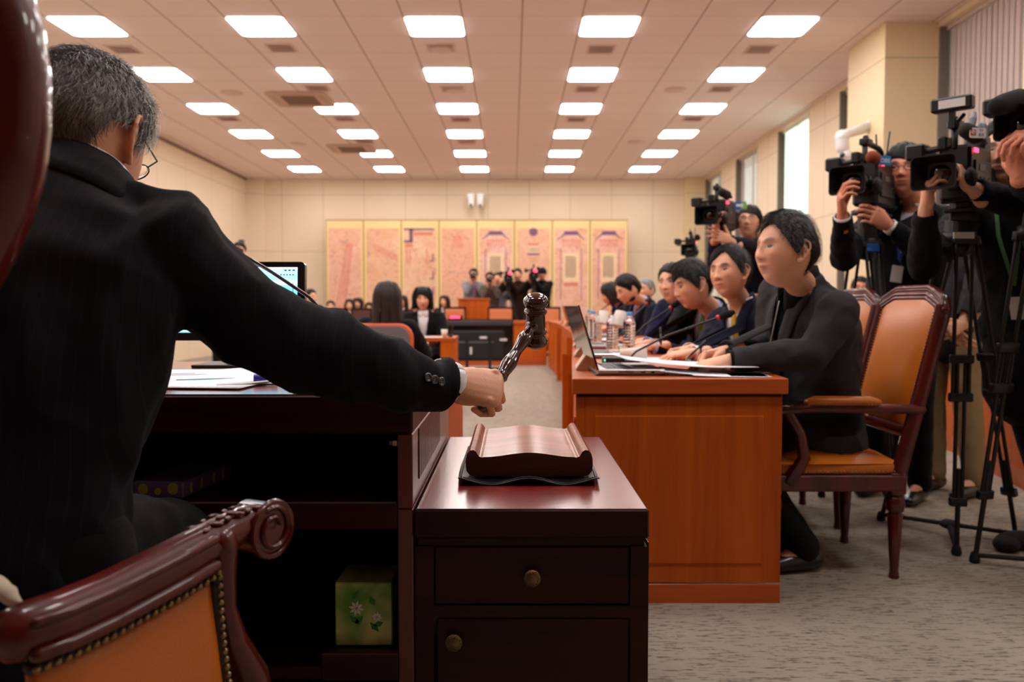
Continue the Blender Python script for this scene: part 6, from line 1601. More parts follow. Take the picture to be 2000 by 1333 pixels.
    if hem:
        j.tube([pelvis + u * .10, pelvis - u * .02, pelvis - (u * .5 + Vector((0, 0, .5))) * hem], [(.17 * s * g, .13 * s * g), (.185 * s * g, .145 * s * g), (.195 * s * g, .155 * s * g)], 22, up=tuple(fwd))
    for side_, a, e, w_ in ((1, shR, elR, wrR), (-1, shL, elL, wrL)):
        if side_ == 1 and sleeveR:
            pts = [Vector(p_) for p_, _ in sleeveR]; rad = [r_ for _, r_ in sleeveR]; j.tube(pts, rad, 20)
        else:
            fd = (w_ - e).normalized()
            j.tube([a + u * .008 - right * side_ * .01, a.lerp(e, .35), a.lerp(e, .8), e + (e - (a + w_) / 2).normalized() * .006, e.lerp(w_, .3), w_ - fd * .02], [.072 * s, .064 * s, .058 * s, .058 * s, .054 * s, .040 * s], 16)
        j.tube([neck - u * .035 * s + right * side_ * .03, neck - u * .045 * s + right * side_ * .11 * s * g, a + u * .012], [.052 * s, .056 * s, .060 * s], 14)
    co, fs, nr = remesh(j, vox, 5, .5)
    # folds
    ax_ = [(shR, elR, wrR), (shL, elL, wrL)]
    if fold:
        amp = np.zeros(len(co))
        for i, c_ in enumerate(co):
            v = Vector(c_) * fold_scale; v.z *= .75
            n1 = noise.noise(v + Vector((3, 1, 7))); n2 = noise.noise(v * 2.1 + Vector((n1 * 2, 5, 1)))
            amp[i] = fold * ((1 - abs(n1) * 2.2) * .9 + .5 * n2 - .3)
        co = co + nr * amp[:, None]
    # front opening
    qn = co - np.array(neck); tt_ = -(qn @ np.array(u)); xx = qn @ np.array(right); fw_ = qn @ np.array(fwd)
    keep = []; dead = np.zeros(len(co), bool)
    for w_, e in ((wrR, elR), (wrL, elL)):                   # cut the sleeve ends square
        fd_ = (w_ - e).normalized(); c0_ = np.array(w_ - fd_ * .016); d_ = (co - c0_) @ np.array(fd_); near = np.linalg.norm(co - c0_, axis=1) < .13
        mv = near & (d_ > 0) & (d_ < vox * 1.6); co[mv] -= d_[mv, None] * np.array(fd_)[None, :]; dead |= near & (d_ >= vox * 1.6)
    vw, vd = (vee or (0, 1))
    for f in fs:
        if any(dead[i] for i in f): continue
        t = sum(tt_[i] for i in f) / len(f); x = abs(sum(xx[i] for i in f) / len(f)); w_ = sum(fw_[i] for i in f) / len(f)
        if vee and w_ > .02 and -.06 < t < vd * s and x < vw * s * (1 - max(0, t) / (vd * s)) + .002: continue
        if t < .012 and (x * x + w_ * w_) < (.060 * s) ** 2: continue
        keep.append(f)
    ec = {}
    for f in keep:
        for a_, b_ in zip(f, f[1:] + f[:1]): k_ = (min(a_, b_), max(a_, b_)); ec[k_] = ec.get(k_, 0) + 1
    nb = {}
    for (a_, b_), n_ in ec.items():
        if n_ == 1: nb.setdefault(a_, []).append(b_); nb.setdefault(b_, []).append(a_)
    bi = list(nb)
    for _k in range(6):                                        # even out the cut edges
        new = {i: (co[i] * .4 + .6 * np.mean([co[j_] for j_ in nb[i]], axis=0)) for i in bi if len(nb[i]) == 2}
        for i, c_ in new.items(): co[i] = c_
    jo = make_obj(jacket_name, [tuple(c) for c in co], keep, M[top], root)
    md = jo.modifiers.new('thick', 'SOLIDIFY'); md.thickness = .004; md.offset = -1
    bv = BVHTree.FromPolygons([Vector(c) for c in co], fs)
    def proj(tree, x, t, off):
        o_ = neck + right * x - u * t + fwd * .4; h_ = tree.ray_cast(o_, -fwd, .6)
        if h_[0] is None: return neck + right * x - u * t + fwd * .09
        return h_[0] + fwd * off
    # ---- shirt
    if vee:
        sh = MB(); torso(sh, .93, -.004, lo=.2)
        so = sh.build('shirt', M[shirt], root); sb = BVHTree.FromPolygons([Vector(c) for c in sh.v], sh.f)
        cm_ = MB(); R0 = .060 * s; nn_ = 26
        def band(z0, z1, r0, r1, a0, mb):
            pts = []
            cdir = (neck_top - neck).normalized()
            for i in range(3):
                v = i / 2
                for k in range(nn_):
                    a = math.radians(a0 + (360 - 2 * a0) * k / (nn_ - 1)); r = r0 + (r1 - r0) * v; zz_ = z0 + (z1 - z0) * v - .020 * s * max(0, math.cos(a))
                    pts.append(neck + cdir * zz_ + right * (r * math.sin(a)) + fwd * (r * math.cos(a) * 1.02))
            mb.grid(pts, nn_, 3, .003)
        band(-.015, .040 * s, R0 + .008, R0 - .001, 14, cm_)
        if collar: cm_.build('shirt_collar', M[shirt], root)
        if tie:
            tm = MB(); pts = []
            for i in range(9):
                t = (.0 + .30 * i / 8) * s; wv = (.014 + .016 * i / 8) * s
                for k in (-1, 0, 1): pts.append(proj(sb, k * wv, t + .005, .004 + (.003 if k == 0 else 0)))
            tm.grid(pts, 3, 9, .003); kc = proj(sb, 0, .006, .006); tm.ell(kc, .017 * s, .012 * s, .018 * s, 12, 8, frame_from(fwd, up=tuple(u)))
            tm.build('tie', M[tie], root)
        if lapel:
            lm = MB()
            for sd in (-1, 1):
                pts = []
                for i in range(11):
                    f_ = i / 10; t = vd * s * f_ - .01; xi = vw * s * (1 - f_) - .004; wo = (.012 + .042 * math.sin(PI * min(1, f_ * .95 + .18)) ** .8) * s * (1 - .75 * f_ ** 3)
                    for k in range(4): pts.append(proj(bv, sd * (xi + wo * k / 3), max(-.005, t), .0065 + .002 * (k == 0)))
                lm.grid(pts, 4, 11, .004 * (-sd))
            band(-.030, .030 * s, R0 + .022, R0 + .008, 62, lm)
            lm.build('lapel', M[top], jo)
    else:
        cm_ = MB(); nn_ = 26; cdir = (neck_top - neck).normalized(); pts = []
        for i in range(3):
            for k in range(nn_):
                a = math.radians(20 + 320 * k / (nn_ - 1)); r = .070 * s - .008 * s * i / 2
                pts.append(neck + cdir * (-.025 + .06 * s * i / 2 - .02 * max(0, math.cos(a))) + right * (r * math.sin(a)) + fwd * (r * math.cos(a)))
        cm_.grid(pts, nn_, 3, .005)
        if collar: cm_.build('collar', M[top], jo)
    # cuffs
    for hd_, w_, e in ((handR, wrR, elR), (handL, wrL, elL)):
        if hd_ is None or not vee: continue
        fd = (w_ - e).normalized(); yd = Vector(hd_[1]).normalized() if hd_[1] is not None else fd
        d2 = (fd + yd).normalized() if fd.dot(yd) > -.5 else fd
        mb = MB(); c0 = w_ - fd * .035; c1 = w_ - fd * .004
        pts = []
        for i in range(3):
            c_ = c0.lerp(c1, i / 2); s1 = fd.orthogonal().normalized(); s2 = fd.cross(s1)
            for k in range(19):
                a = 2 * PI * k / 18; pts.append(c_ + (s1 * math.cos(a) + s2 * math.sin(a)) * .034 * s)
        mb.grid(pts, 19, 3, .003); mb.build('shirt_cuff', M[shirt], root)
    # ---- trousers and shoes
    tr = MB()
    tr.tube([hipL - rh * .02, hipR + rh * .02], .10 * s * g, 16).tube([pelvis - Vector((0, 0, .03)), pelvis + u * .10], [(.165 * s * g, .125 * s * g), (.15 * s * g, .115 * s * g)], 18, up=tuple(fwd))
    for h_, k_, a_ in zip((hipR, hipL), kn, an):
        tr.tube([h_, h_.lerp(k_, .5), k_, k_.lerp(a_, .4), a_ + Vector((0, 0, .0))], [.094 * s, .084 * s, .072 * s, .066 * s, .056 * s], 14)
    co, fs, nr = remesh(tr, max(vox, .011), 4)
    co = co + nr * np.array([.004 * noise.noise(Vector(c) * 16) for c in co])[:, None]
    make_obj('trousers', [tuple(c) for c in co], fs, M[trousers], root)
    for a_ in an:
        sm = MB(); sm.tube([a_ + Vector((0, 0, -.045)) - fh * .045, a_ + Vector((0, 0, -.045)) + fh * .02, a_ + fh * .12 + Vector((0, 0, -.055)), a_ + fh * .17 + Vector((0, 0, -.062))], [(.036, .040), (.038, .042), (.042, .030), (.034, .022)], 14, up=(0, 0, 1))
        sm.tube([a_ + Vector((0, 0, -.04)), a_ + Vector((0, 0, .01))], [.038, .040], 12)
        sm.v = [(v[0], v[1], max(floor + .002, v[2])) for v in sm.v]; sm.build('shoe', M['shoe'], root)
    if glasses:
        gm = MB()
        def L(x, y, z): return Hm @ Vector((x, y, z))
        for sd in (-1, 1):
            loop = [L(sd * (.033 + .021 * math.cos(a)), .092 - .10 * abs(.033 + .021 * math.cos(a) - .01) ** 1.3, .012 + .015 * math.sin(a)) for a in np.linspace(0, 2 * PI, 19)]
            gm.tube(loop, .0013 * s, 6, caps=False); gm.tube([L(sd * .054, .086, .018), L(sd * .074, .075, .020), L(sd * .079, .02, .022), L(sd * .080, -.012, .018)], .0014 * s, 6)
        gm.tube([L(-.012, .093, .015), L(0, .097, .018), L(.012, .093, .015)], .0013 * s, 6)
        go = gm.build('glasses', M['spec_frame'], root)
        lm = MB()
        for sd in (-1, 1):
            c_ = L(sd * .033, .088, .012); lm.ell(c_, .020 * s, .0012, .0145 * s, 16, 8, Hr)
        lm.build('lens', M['lens_glass'], go)
    return root, dict(Hm=Hm, Hr=Hr, bv=bv, u=u, right=right, fwd=fwd, neck=neck, jacket=jo, proj=proj)
# ------------------------------------------------------------------ the people
def rt(f): f = Vector((f[0], f[1], 0)); f.normalize(); return Vector((f.y, -f.x, 0))

# --- presiding man with the gavel
sl = [(P(335, 500, 1.215), .086), (P(390, 545, 1.235), .078), (P(474, 622, 1.275), .068), (P(560, 672, 1.305), .068), (P(640, 692, 1.34), .070), (P(735, 722, 1.385), .062), (P(800, 745, 1.425), .054), (P(848, 758, 1.468), .0475), (P(880, 752, 1.49), .046)]
pr, pi_ = person('grey haired man in a dark pinstripe suit seen from behind, gavel in his fist',
    (-.72, 1.05, .66), P(138, 366, 1.235), (.985, .12, -.06), P(162, 278, 1.29), (.10, .88, -.46), s=1.04, floor=PLAT, legs='sit', roll=.0,
    wrR=wr, elR=P(628, 690, 1.335), wrL=(-.86, 1.62, .875), elL=(-1.02, 1.33, .86), handR=('fist', tuple(hy), tuple(back)), handL=('relax', (.3, .95, 0), (0, 0, 1)),
    skin='skin', hair=('short', 'hair_grey', .013), top='suit_pin', vee=None, vox=.0065, hvox=.0030, hvx2=.0023, fold=.011, fold_scale=9, sh_w=.92, sleeveR=sl, girth=1.05, collar=False, strands=15000, glasses=True, jacket_name='jacket', hand_s=1.02, hem=.16)
# white shirt collar and jacket collar at the nape
Hn = pi_['neck']; u_ = pi_['u']; r_ = pi_['right']; f_ = pi_['fwd']
cdir = (P(160, 320, 1.27) - Hn).normalized()
def nape(z0, z1, r0, r1, mat, name, par, th=.003, a0=25, tilt=.25):
    pts = []; nn_ = 34
    for i in range(4):
        v = i / 3
        for k in range(nn_):
            a = math.radians(a0 + (360 - 2 * a0) * k / (nn_ - 1)); r = r0 + (r1 - r0) * v
            pts.append(Hn + cdir * (z0 + (z1 - z0) * v - tilt * r * math.cos(a)) + r_ * (r * math.sin(a) * 1.06) + f_ * (r * math.cos(a)))
    MB().grid(pts, nn_, 4, th).build(name, mat, par)
nape(-.02, .040, .078, .071, M['shirt_white'], 'shirt_collar', pr)
nape(-.050, .024, .098, .081, M['suit_pin'], 'jacket_collar', pi_['jacket'], .005, a0=8)
# cuff: white shirt cuff and three buttons
fd = (wr - P(735, 722, 1.385)).normalized(); s1 = fd.orthogonal().normalized(); s2 = fd.cross(s1); pts = []
for i in range(4):
    c_ = wr - fd * .024 + fd * (.036 * i / 3); r = .0405 - .0015 * i / 3
    for k in range(29):
        a = 2 * PI * k / 28; pts.append(c_ + (s1 * math.cos(a) + s2 * math.sin(a)) * r)
MB().grid(pts, 29, 4, .003).build('shirt_cuff', M['shirt_white'], pr)
jt = pi_['bv']
for (px, py) in ((834, 738), (847, 742), (860, 746)):
    o_ = Vector((0, 0, 1.0)); d_ = (P(px, py, 1.4) - o_).normalized(); h_ = jt.ray_cast(o_, d_, 3)
    if h_[0] is not None:
        n_ = h_[1]; R = frame_from(n_ if n_.dot(d_) < 0 else -n_)
        mt_ = Matrix.Translation(h_[0]) @ R.to_4x4() @ Matrix.Rotation(-PI / 2, 4, 'X')
        bm2 = MB().lathe([(.0072, .000), (.0080, .0025), (.0078, .0045), (.0058, .0050), (.0050, .0040), (.0010, .0038)], 24, mt_)
        for (bx, by) in ((.0015, .0015), (-.0015, .0015), (.0015, -.0015), (-.0015, -.0015)): bm2.lathe([(.0006, .0039), (.0006, .0046)], 6, mt_ @ Matrix.Translation((bx, by, 0)))
        bm2.build('button', M['button'], pi_['jacket'])

# --- men on the window side of the desks
def F(x, y): return Vector((x, y, 0))
up_ = (0, 0, 1)
m1, i1 = person('heavy set man in a charcoal jacket over a black collar, holding a pen', (1.19, 3.21, .58), P(1572, 562, 3.08), rt((-.95, -.22)), P(1532, 494, 2.9), (-.95, -.32, .03), s=1.06,
    wrR=P(1412, 688, 3.10), wrL=P(1424, 704, 2.92), elL=P(1590, 690, 2.88), elR=P(1500, 680, 3.25), handR=('pen', (-.93, -.25, -.22), (.12, .5, .85)), handL=('relax', (-.95, .10, -.22), (0, -.25, .97)),
    skin='skin', part=-.012, strands=7000, tone=(.006, .09), hair=('swept', 'hair_dark', .016), top='suit_charcoal', shirt='knit_black', vee=(.050, .34), vox=.008, hvox=.0027, wide=1.05, girth=1.07, fold=.006, face=dict(brow=.7), knees=[(.80, 3.25, 0), (.80, 3.0, 0)], sit_feet=[(1.08, 3.28), (1.10, 3.05)], hem=.13)
nk = i1['neck']; cd_ = (Vector((0, 0, 1)) + i1['fwd'] * .2).normalized(); pts = []
for i in range(4):
    for k in range(30):
        a = math.radians(12 + 336 * k / 29); r = .086 - .020 * i / 3
        pts.append(nk + Vector((-.01 - .018 * i / 3, 0, 0)) + Vector((0, 0, 1)) * (-.045 + .125 * i / 3 - .038 * max(0, math.cos(a))) + rt((-.95, -.25)) * (r * math.sin(a)) + Vector((-.967, -.254, 0)) * (r * math.cos(a)))
MB().grid(pts, 30, 4, .005).build('high_collar', M['knit_black'], m1)
zp = MB().tube([i1['proj'](BVHTree.FromPolygons([Vector(c) for c in i1['jacket'].data.vertices[0:0]] or [nk, nk + Vector((1, 0, 0)), nk + Vector((0, 1, 0))], [(0, 1, 2)]), 0, .06 + .03 * k, 0) if False else nk + i1['fwd'] * (.108 + .012 * k) - i1['u'] * (.03 + .035 * k) + i1['right'] * .006 for k in range(6)], .0028, 6)
zp.build('zip', M['silver'], m1)

m2, i2 = person('man in a navy suit with a bright yellow tie looking towards the gavel', (1.22, 3.87, .58), P(1450, 596, 3.90), rt((-.86, -.5)), P(1424, 536, 3.80), (-.74, -.67, .02), roll=.10, s=1.0,
    wrR=P(1345, 684, 3.62), wrL=P(1352, 690, 3.52), elL=P(1490, 700, 3.62), handR=('pen', (-.95, -.05, -.2), (.1, .5, .85)), handL=('relax', (-.95, .15, -.12), (0, -.2, .97)),
    part=-.03, strands=4500, tone=(.004, .05), hair=('swept', 'hair_black', .015), top='suit_navy', shirt='shirt_white', tie='tie_yellow', vee=(.062, .30), vox=.009, hvox=.003, skin='skin', knees=[(.82, 4.0, 0), (.82, 3.76, 0)], group=None)
m3, i3 = person('man in a black suit with a green tie lowering his eyes to his papers', (1.18, 4.68, .56), P(1392, 604, 4.38), rt((-.95, -.3)), P(1352, 560, 4.28), (-.93, -.30, -.26), roll=.08, s=1.03,
    wrR=P(1262, 672, 4.25), wrL=P(1275, 678, 4.08), handR=('relax', (-.98, -.0, -.1), up_), handL=('relax', (-.97, .15, -.1), up_),
    part=-.02, strands=4500, tone=(.004, .05), hair=('fringe', 'hair_black', .018), top='suit_dark', shirt='shirt_blue', tie='tie_green', vee=(.066, .30), vox=.010, hvox=.0032, knees=[(.80, 4.82, 0), (.80, 4.55, 0)])
m4, i4 = person('man in a dark blue suit peering out beside the man with the green tie', (1.22, 5.42, .56), P(1338, 598, 5.22), rt((-.8, -.6)), P(1314, 557, 5.15), (-.66, -.75, .0), roll=.08, s=1.02,
    wrR=P(1262, 668, 5.0), wrL=P(1275, 664, 4.9), handR=('relax', (-.98, 0, -.1), up_), handL=('relax', (-.97, .2, -.1), up_),
    hair=('short', 'hair_black', .018), top='suit_blue', shirt='shirt_blue', tie='tie_blue', vee=(.062, .28), vox=.011, hvox=.0036, knees=[(.84, 5.55, 0), (.84, 5.3, 0)])
m5, i5 = person('man in navy suit and pale blue shirt bending his head before the painted screen', (1.18, 7.0, .56), P(1256, 590, 6.85), rt((-.93, -.35)), P(1226, 568, 6.72), (-.86, -.30, -.42), s=1.0,
    wrR=P(1190, 645, 6.8), wrL=P(1200, 648, 6.6), hair=('short', 'hair_black', .022), top='suit_navy', shirt='shirt_blue', tie='tie_pink', vee=(.062, .30), vox=.013, hvox=.0042, knees=[(.84, 7.15, 0), (.84, 6.9, 0)], fold=.005)
w6, i6 = person('woman with a dark bob and blue blouse under a black jacket reading with bowed head', (1.24, 8.25, .56), P(1212, 592, 8.05), rt((-.95, -.1)), P(1192, 576, 7.95), (-.92, -.15, -.38), s=.93,
    hair=('bob', 'hair_dark', .012), top='suit_dark', shirt='blouse_blue', vee=(.06, .24), vox=.014, hvox=.0048, female=True, skin='skin_pale', knees=[(.90, 8.35, 0), (.90, 8.15, 0)], fold=.004)
person('grey haired man almost hidden behind the man bending his head', (1.55, 9.1, .56), P(1268, 600, 9.0), rt((-.6, -.8)), P(1262, 568, 8.95), (-.75, -.6, 0), hair=('short', 'hair_grey', .014), top='suit_dark', vox=.016, hvox=.005, fold=0)

# pens
def pen(p0, p1, lb):
    t = thing('pen', p0, lb, 'pen'); p0 = Vector(p0); p1 = Vector(p1)
    MB().tube([p0, p0.lerp(p1, .1), p1], [.0012, .0042, .0046], 10).build('barrel', M['black_gloss'], t)
    MB().tube([p0.lerp(p1, .7), p1 + (p1 - p0) * .01], [.0052, .0052], 10).build('clip_cap', M['dark_metal'], t)
pen(P(1338, 704, 3.04), P(1377, 668, 3.10), 'dark pen held upright in the writing hand of the man in the charcoal jacket')
pen(P(1291, 676, 3.56), P(1290, 642, 3.60), 'slim dark pen in the hand of the man with the yellow tie')

# --- standing camera men, window side
def stand(lb, neck, head, look, px_feet=None, pel=None, fwd=None, **kw):
    neck = Vector(neck); pel = Vector(pel) if pel is not None else Vector((neck.x, neck.y + .02, .95))
    fwd = fwd or look
    return person(lb, pel, neck, rt(fwd), head, look, legs='stand', **kw)
c1, _ = stand('standing man with glasses and a blue lanyard beside the video camera with the blue sign', P(1792, 402, 4.15), P(1766, 338, 4.08), (-.55, -.83, .02), pel=(2.03, 4.28, .95), fwd=(-.7, -.72, 0), s=1.06,
    wrR=P(1645, 420, 3.74), elR=P(1648, 505, 3.9), wrL=P(1735, 440, 3.86), handR=('hold', (-.25, -.35, .85), (-.75, .2, .0)), handL=('hold', (-.8, -.3, .4), (.2, -.9, 0)), skin='skin_red', hair=('fringe', 'hair_black', .020), top='suit_dark', shirt='shirt_white', vee=(.05, .30), vox=.010, hvox=.003, glasses=True, trousers='trouser_black')
nk = _['neck']; r_ = _['right']; f_ = _['fwd']; u_ = _['u']
ln = MB()
for sd in (-1, 1):
    ln.tube([nk + r_ * (.055 * sd) + f_ * .075 - u_ * .01, nk + r_ * (.035 * sd) + f_ * .125 - u_ * .12, nk + f_ * .15 - u_ * .26], [(.007, .0015)] * 3, 8, up=tuple(f_))
ln.build('lanyard', M['strap_blue'], c1); q = nk + f_ * .155 - u_ * .33
MB().obox(q, .055, .003, .085, frame_from(f_, up=tuple(u_)), .001).build('badge', M['card_white'], c1, smooth=False)
g1, gi = stand('standing man in grey sweater and khaki trousers behind the large video camera', P(1885, 410, 4.6), P(1872, 345, 4.55), (-.6, -.8, 0), pel=(2.45, 4.58, .95), fwd=(-.85, -.5, 0), s=1.03,
    wrR=P(1850, 635, 4.3), wrL=P(1880, 635, 4.22), handR=('relax', (.3, -.3, -.5), (-.7, -.5, 0)), handL=('relax', (-.8, -.2, -.3), (-.3, -.9, 0)), hair=('short', 'hair_black', .018), top='knit_grey', vee=None, vox=.011, hvox=.004, trousers='khaki', stand_feet=[(2.30, 4.42), (2.42, 4.25)])
c2, ci2 = stand('cameraman in black with a green lanyard holding the lens of the large video camera', P(1985, 372, 3.45), P(1963, 305, 3.38), (-.65, -.76, 0), stand_feet=[(2.42, 3.62), (2.60, 3.5)], pel=(2.27, 3.56, .95), fwd=(-.75, -.65, 0), s=1.08,
    wrR=P(1808, 408, 3.08), elR=P(1806, 520, 3.2), wrL=P(1898, 368, 3.06), elL=P(2010, 410, 3.2), handR=('hold', (-.1, -.3, .9), (-.9, .2, 0)), handL=('hold', (-.72, -.35, .62), (.75, -.5, .2)), skin='skin', hair=('short', 'hair_black', .020), top='suit_black', vee=None, vox=.010, hvox=.0032, hvx2=.0026, girth=1.05, hem=.34)
nk = ci2['neck']; r_ = ci2['right']; f_ = ci2['fwd']; u_ = ci2['u']; ln = MB()
for sd in (-1, 1):
    ln.tube([nk + r_ * (.055 * sd) + f_ * .08 - u_ * .01, nk + r_ * (.04 * sd) + f_ * .15 - u_ * .15, nk + f_ * .175 - u_ * .36], [(.008, .0015)] * 3, 8, up=tuple(f_))
ln.build('lanyard', M['strap_green'], c2); q = nk + f_ * .18 - u_ * .46
MB().obox(q, .055, .003, .10, frame_from(f_, up=tuple(u_)), .001).build('badge', M['card_white'], c2, smooth=False)
c3, ci3 = stand('cameraman in black with his hands on the camera with the big foam microphone', P(2150, 330, 3.05), P(2125, 255, 2.98), (-.65, -.76, 0), pel=(2.22, 3.0, .95), fwd=(-.7, -.7, 0), s=1.02,
    wrR=P(1990, 345, 2.72), wrL=P(2045, 260, 2.68), handR=('hold', (-.25, -.2, .95), (-.7, -.5, 0)), handL=('hold', (-.95, -.1, -.1), (.2, -.3, .9)), skin='skin_red', hair=('short', 'hair_black', .020), top='suit_black', vee=None, vox=.011, hvox=.0034)
# --- cameraman with glasses farther down
c4, _ = stand('cameraman with glasses and dark shirt standing by the windows, lifting a small video camera', P(1475, 483, 5.85), P(1463, 438, 5.78), (-.42, -.88, .22), pel=(1.80, 5.95, .95), fwd=(-.45, -.9, 0), s=.99,
    wrR=P(1396, 455, 5.45), wrL=P(1428, 472, 5.4), elR=P(1398, 520, 5.7), handR=('hold', (0, -.3, .95), (-.9, -.2, 0)), handL=('spread', (-.85, -.2, .35), (.1, -.95, .2)), hair=('fringe', 'hair_black', .018), top='suit_navy', vee=None, vox=.012, hvox=.004, glasses=True)
# --- seated people behind the tripods
for (px, py, Y, lb, hr) in ((1680, 566, 8.3, 'seated person behind the second armchair, only dark hair and brow in view', 'hair_black'), (1710, 566, 7.6, 'seated person with reddish face behind the two armchairs', 'hair_black')):
    h_ = P(px, py, Y); person(lb, (h_.x, h_.y + .06, .56), h_ + Vector((0, .03, -.14)), rt((-.3, -1)), h_, (-.3, -1, 0), hair=('short', hr, .016), top='suit_dark', vox=.016, hvox=.0055, fold=0, skin='skin_red')

# --- photographers in front of the painted screen
def still_camera(p, fwd, lb):
    R = frame_from(fwd); T = Matrix.Translation(Vector(p)) @ R.to_4x4(); t = thing('photo_camera', p, lb, 'camera')
    MB().box(-.07, .07, -.035, .035, -.05, .045, .01).box(-.03, .03, -.03, .035, .04, .07, .01).xf(T).build('body', M['black_plastic'], t, smooth=False)
    MB().tube([(0, .03, -.005), (0, .15, -.005)], [.038, .042], 18, dome=False).xf(T).build('lens_barrel', M['black_gloss'], t)
    MB().ell((0, .15, -.005), .033, .008, .033, 16, 8).xf(T).build('lens', M['glass_black'], t)
def photog(px, py, Y, top, lb, lean=0.0, cam_=True, camlb='', hair=('short', 'hair_black', .02), s=1.0, cap=None, dx=0, video=False, look=None, skin='skin'):
    h_ = P(px, py, Y); lk = Vector(look or (-h_.x * .06, -1, -.03)).normalized(); nk = h_ + Vector((lean * .2, .06, -.14)); cp = h_ + lk * .15 + Vector((dx, 0, -.01))
    pel = Vector((h_.x + lean, h_.y + .12, min(.95, nk.z - .5)))
    right = rt(lk)
    wr_ = cp + right * .05 + Vector((0, .0, -.09)); wl_ = cp - right * .05 + Vector((0, -.04, -.10))
    rr = person(lb, pel, nk, right, h_, tuple(lk), legs='stand', wrR=wr_, wrL=wl_, handR=('hold', (-.2, -.2, .9), tuple(right)), handL=('hold', (.1, -.3, .9), tuple(-right)), hair=hair, top=top, vee=None, vox=.016, hvox=.0055, fold=.004, s=s, cap=cap, skin=skin)
    if cam_: still_camera(cp + lk * .05, tuple(lk), camlb)
    return rr
q, qi = photog(925, 538, 16.4, 'jacket_grey', 'photographer in a light grey jacket aiming upward beside the plain lectern', camlb='black photo camera of the photographer in the light grey jacket', lean=-.04)
q = qi['neck']; MB().tube([q + Vector((.05, -.10, -.02)), q + Vector((.02, -.16, -.25)), q + Vector((.02, -.16, -.5))], [(.02, .004)] * 3, 8).build('pink_strap', M['tie_pink'], [o for o in COL.objects if o.get('label', '').startswith('photographer in a light grey')][0])
photog(957, 545, 16.2, 'jacket_taupe', 'photographer in a taupe jacket with the camera held at his chin', camlb='photo camera with a round lens held by the photographer in taupe', dx=-.0)
photog(972, 545, 16.9, 'jacket_grey', 'man whose face shows between the photographer in taupe and the man in brown', cam_=False)
photog(1011, 538, 16.3, 'jacket_brown', 'cameraman in a long brown jacket behind a tripod video camera', cam_=False, dx=-.2, lean=.05)
photog(1059, 536, 16.3, 'suit_black', 'cameraman in a black jacket and dark cap by the painted screen', cam_=False, dx=-.2, cap='trouser_black', skin='skin_red')
for (px, py, Y, lb) in ((993, 545, 16.05, 'far video camera with a red light in front of the man in brown'), (1042, 540, 16.05, 'far video camera with a red light beside the man in the dark cap')):
    vc, T_ = video_camera(P(px, py, Y), (-.02, -1, 0), lb, 1.05, 0, ())
    MB().ell(P(px + 3, py - 11, Y - .30), .03, .01, .03, 12, 8).build('recording_light', M['red_led'], vc)
    b_ = P(px, py, Y); tripod((b_.x, b_.y, b_.z - .32), [(b_.x - .35, b_.y - .3, 0), (b_.x + .35, b_.y - .3, 0), (b_.x, b_.y + .3, 0)], 'black tripod under the camera ' + lb.split('light ')[1], .5, .2)

# --- seated listeners near the painted screen
def seated(px, py, Y, lb, hair, top='suit_dark', look=(0, -1, -.02), s=.95, skin='skin_pale', shirt='shirt_white', vee=(.05, .22), **kw):
    h_ = P(px, py, Y); lk = Vector(look).normalized()
    return person(lb, (h_.x, h_.y + .10, .56), h_ + Vector((0, .03, -.135)), rt(look), h_, tuple(lk), hair=hair, top=top, s=s, skin=skin, shirt=shirt, vee=vee, vox=kw.pop('vox', .016), hvox=kw.pop('hvox', .0055), fold=kw.pop('fold', .003), female=True, **kw)
seated(646, 600, 16.0, 'seated woman with dark hair closest to the frame of the painted screen', ('short', 'hair_brown', .018), 'suit_burgundy', (.2, -1, 0))
seated(683, 597, 15.6, 'seated woman with long brown hair and white blouse among the listeners', ('long', 'hair_brown', .014), 'suit_burgundy', (.05, -1, .02))
seated(699, 594, 16.2, 'seated woman with brown fringe behind the one in the white blouse', ('bob', 'hair_brown', .012), 'suit_burgundy', (0, -1, 0))
seated(722, 603, 16.0, 'seated woman nearly covered by the long black hair of the woman from behind', ('long', 'hair_brown', .014), 'suit_burgundy')
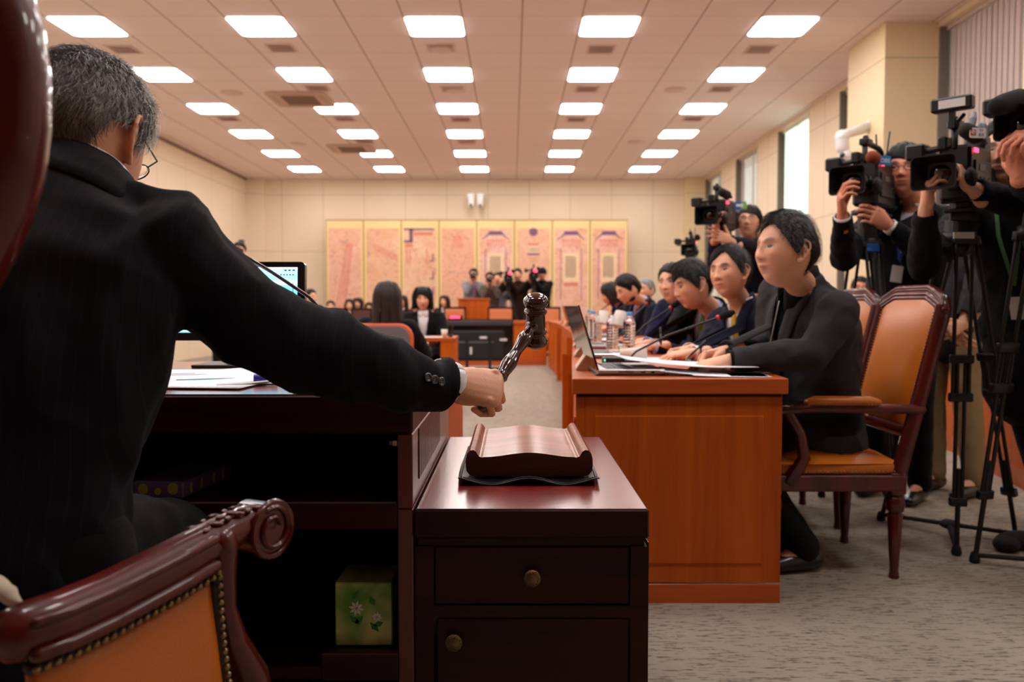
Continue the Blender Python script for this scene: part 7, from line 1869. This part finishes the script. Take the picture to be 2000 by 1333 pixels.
seated(787, 590, 15.4, 'seated woman with brown hair turned aside between the two women in black', ('long', 'hair_brown', .014), 'suit_burgundy', (-.4, -1, 0))
seated(868, 590, 15.4, 'seated woman with long dark hair next to the plain lectern', ('long', 'hair_brown', .012), 'suit_burgundy', (-.35, -1, 0))
seated(607, 582, 12.0, 'seated man with short dark hair just over the sleeve beside the monitor', ('short', 'hair_black', .018), 'suit_dark', (.8, -.5, 0), skin='skin')
# stenographers
seated(826, 585, 8.1, 'woman with a black bob, red lips and white blouse under a black jacket', ('bob', 'hair_black', .013), 'suit_black', (.06, -1, -.12), s=.96, vee=(.055, .40), vox=.012, hvox=.0036, face=dict(lip=(205, 30, 60), lipa=.95), wrR=P(815, 668, 7.75), wrL=P(848, 668, 7.8), handR=('relax', (.4, -.8, -.1), up_), handL=('relax', (-.4, -.8, -.1), up_), fold=.004, lapel=False)
hq = P(757, 585, 5.95)
person('woman seen from behind with long straight dark hair and a black jacket', (hq.x - .02, hq.y + .0, .56), hq + Vector((0, -.0, -.15)), (1, 0, 0), hq, (.02, 1, -.08), s=.98, hair=('long', 'hair_brown', .016), top='suit_black', vee=None, vox=.012, hvox=.0044, female=True, wrR=hq + Vector((.22, .42, -.36)), wrL=hq + Vector((-.2, .42, -.36)))
# photographers by the side wall
photog(432, 482, 11.0, 'suit_dark', 'photographer by the side wall with a white flash, mostly hidden by the sleeve', camlb='black photo camera with white flash by the side wall')
q2 = photog(468, 492, 11.3, 'suit_dark', 'dark haired photographer by the side wall aiming over the sleeve', camlb='dark photo camera aimed by the photographer above the monitor')
f = P(441, 470, 10.8); t = thing('camera_flash', f, 'white box flash on the camera of the photographer by the side wall', 'flash'); MB().box(f.x - .05, f.x + .04, f.y - .03, f.y + .03, f.z - .03, f.z + .03, .006).build('flash_head', M['white_plastic'], t, smooth=False)
f = P(472, 473, 11.1); t = thing('camera_flash', f, 'grey flash on the camera of the dark haired photographer above the monitor', 'flash'); MB().box(f.x - .035, f.x + .035, f.y - .03, f.y + .03, f.z - .02, f.z + .035, .006).build('flash_head', M['grey_plastic'], t, smooth=False)
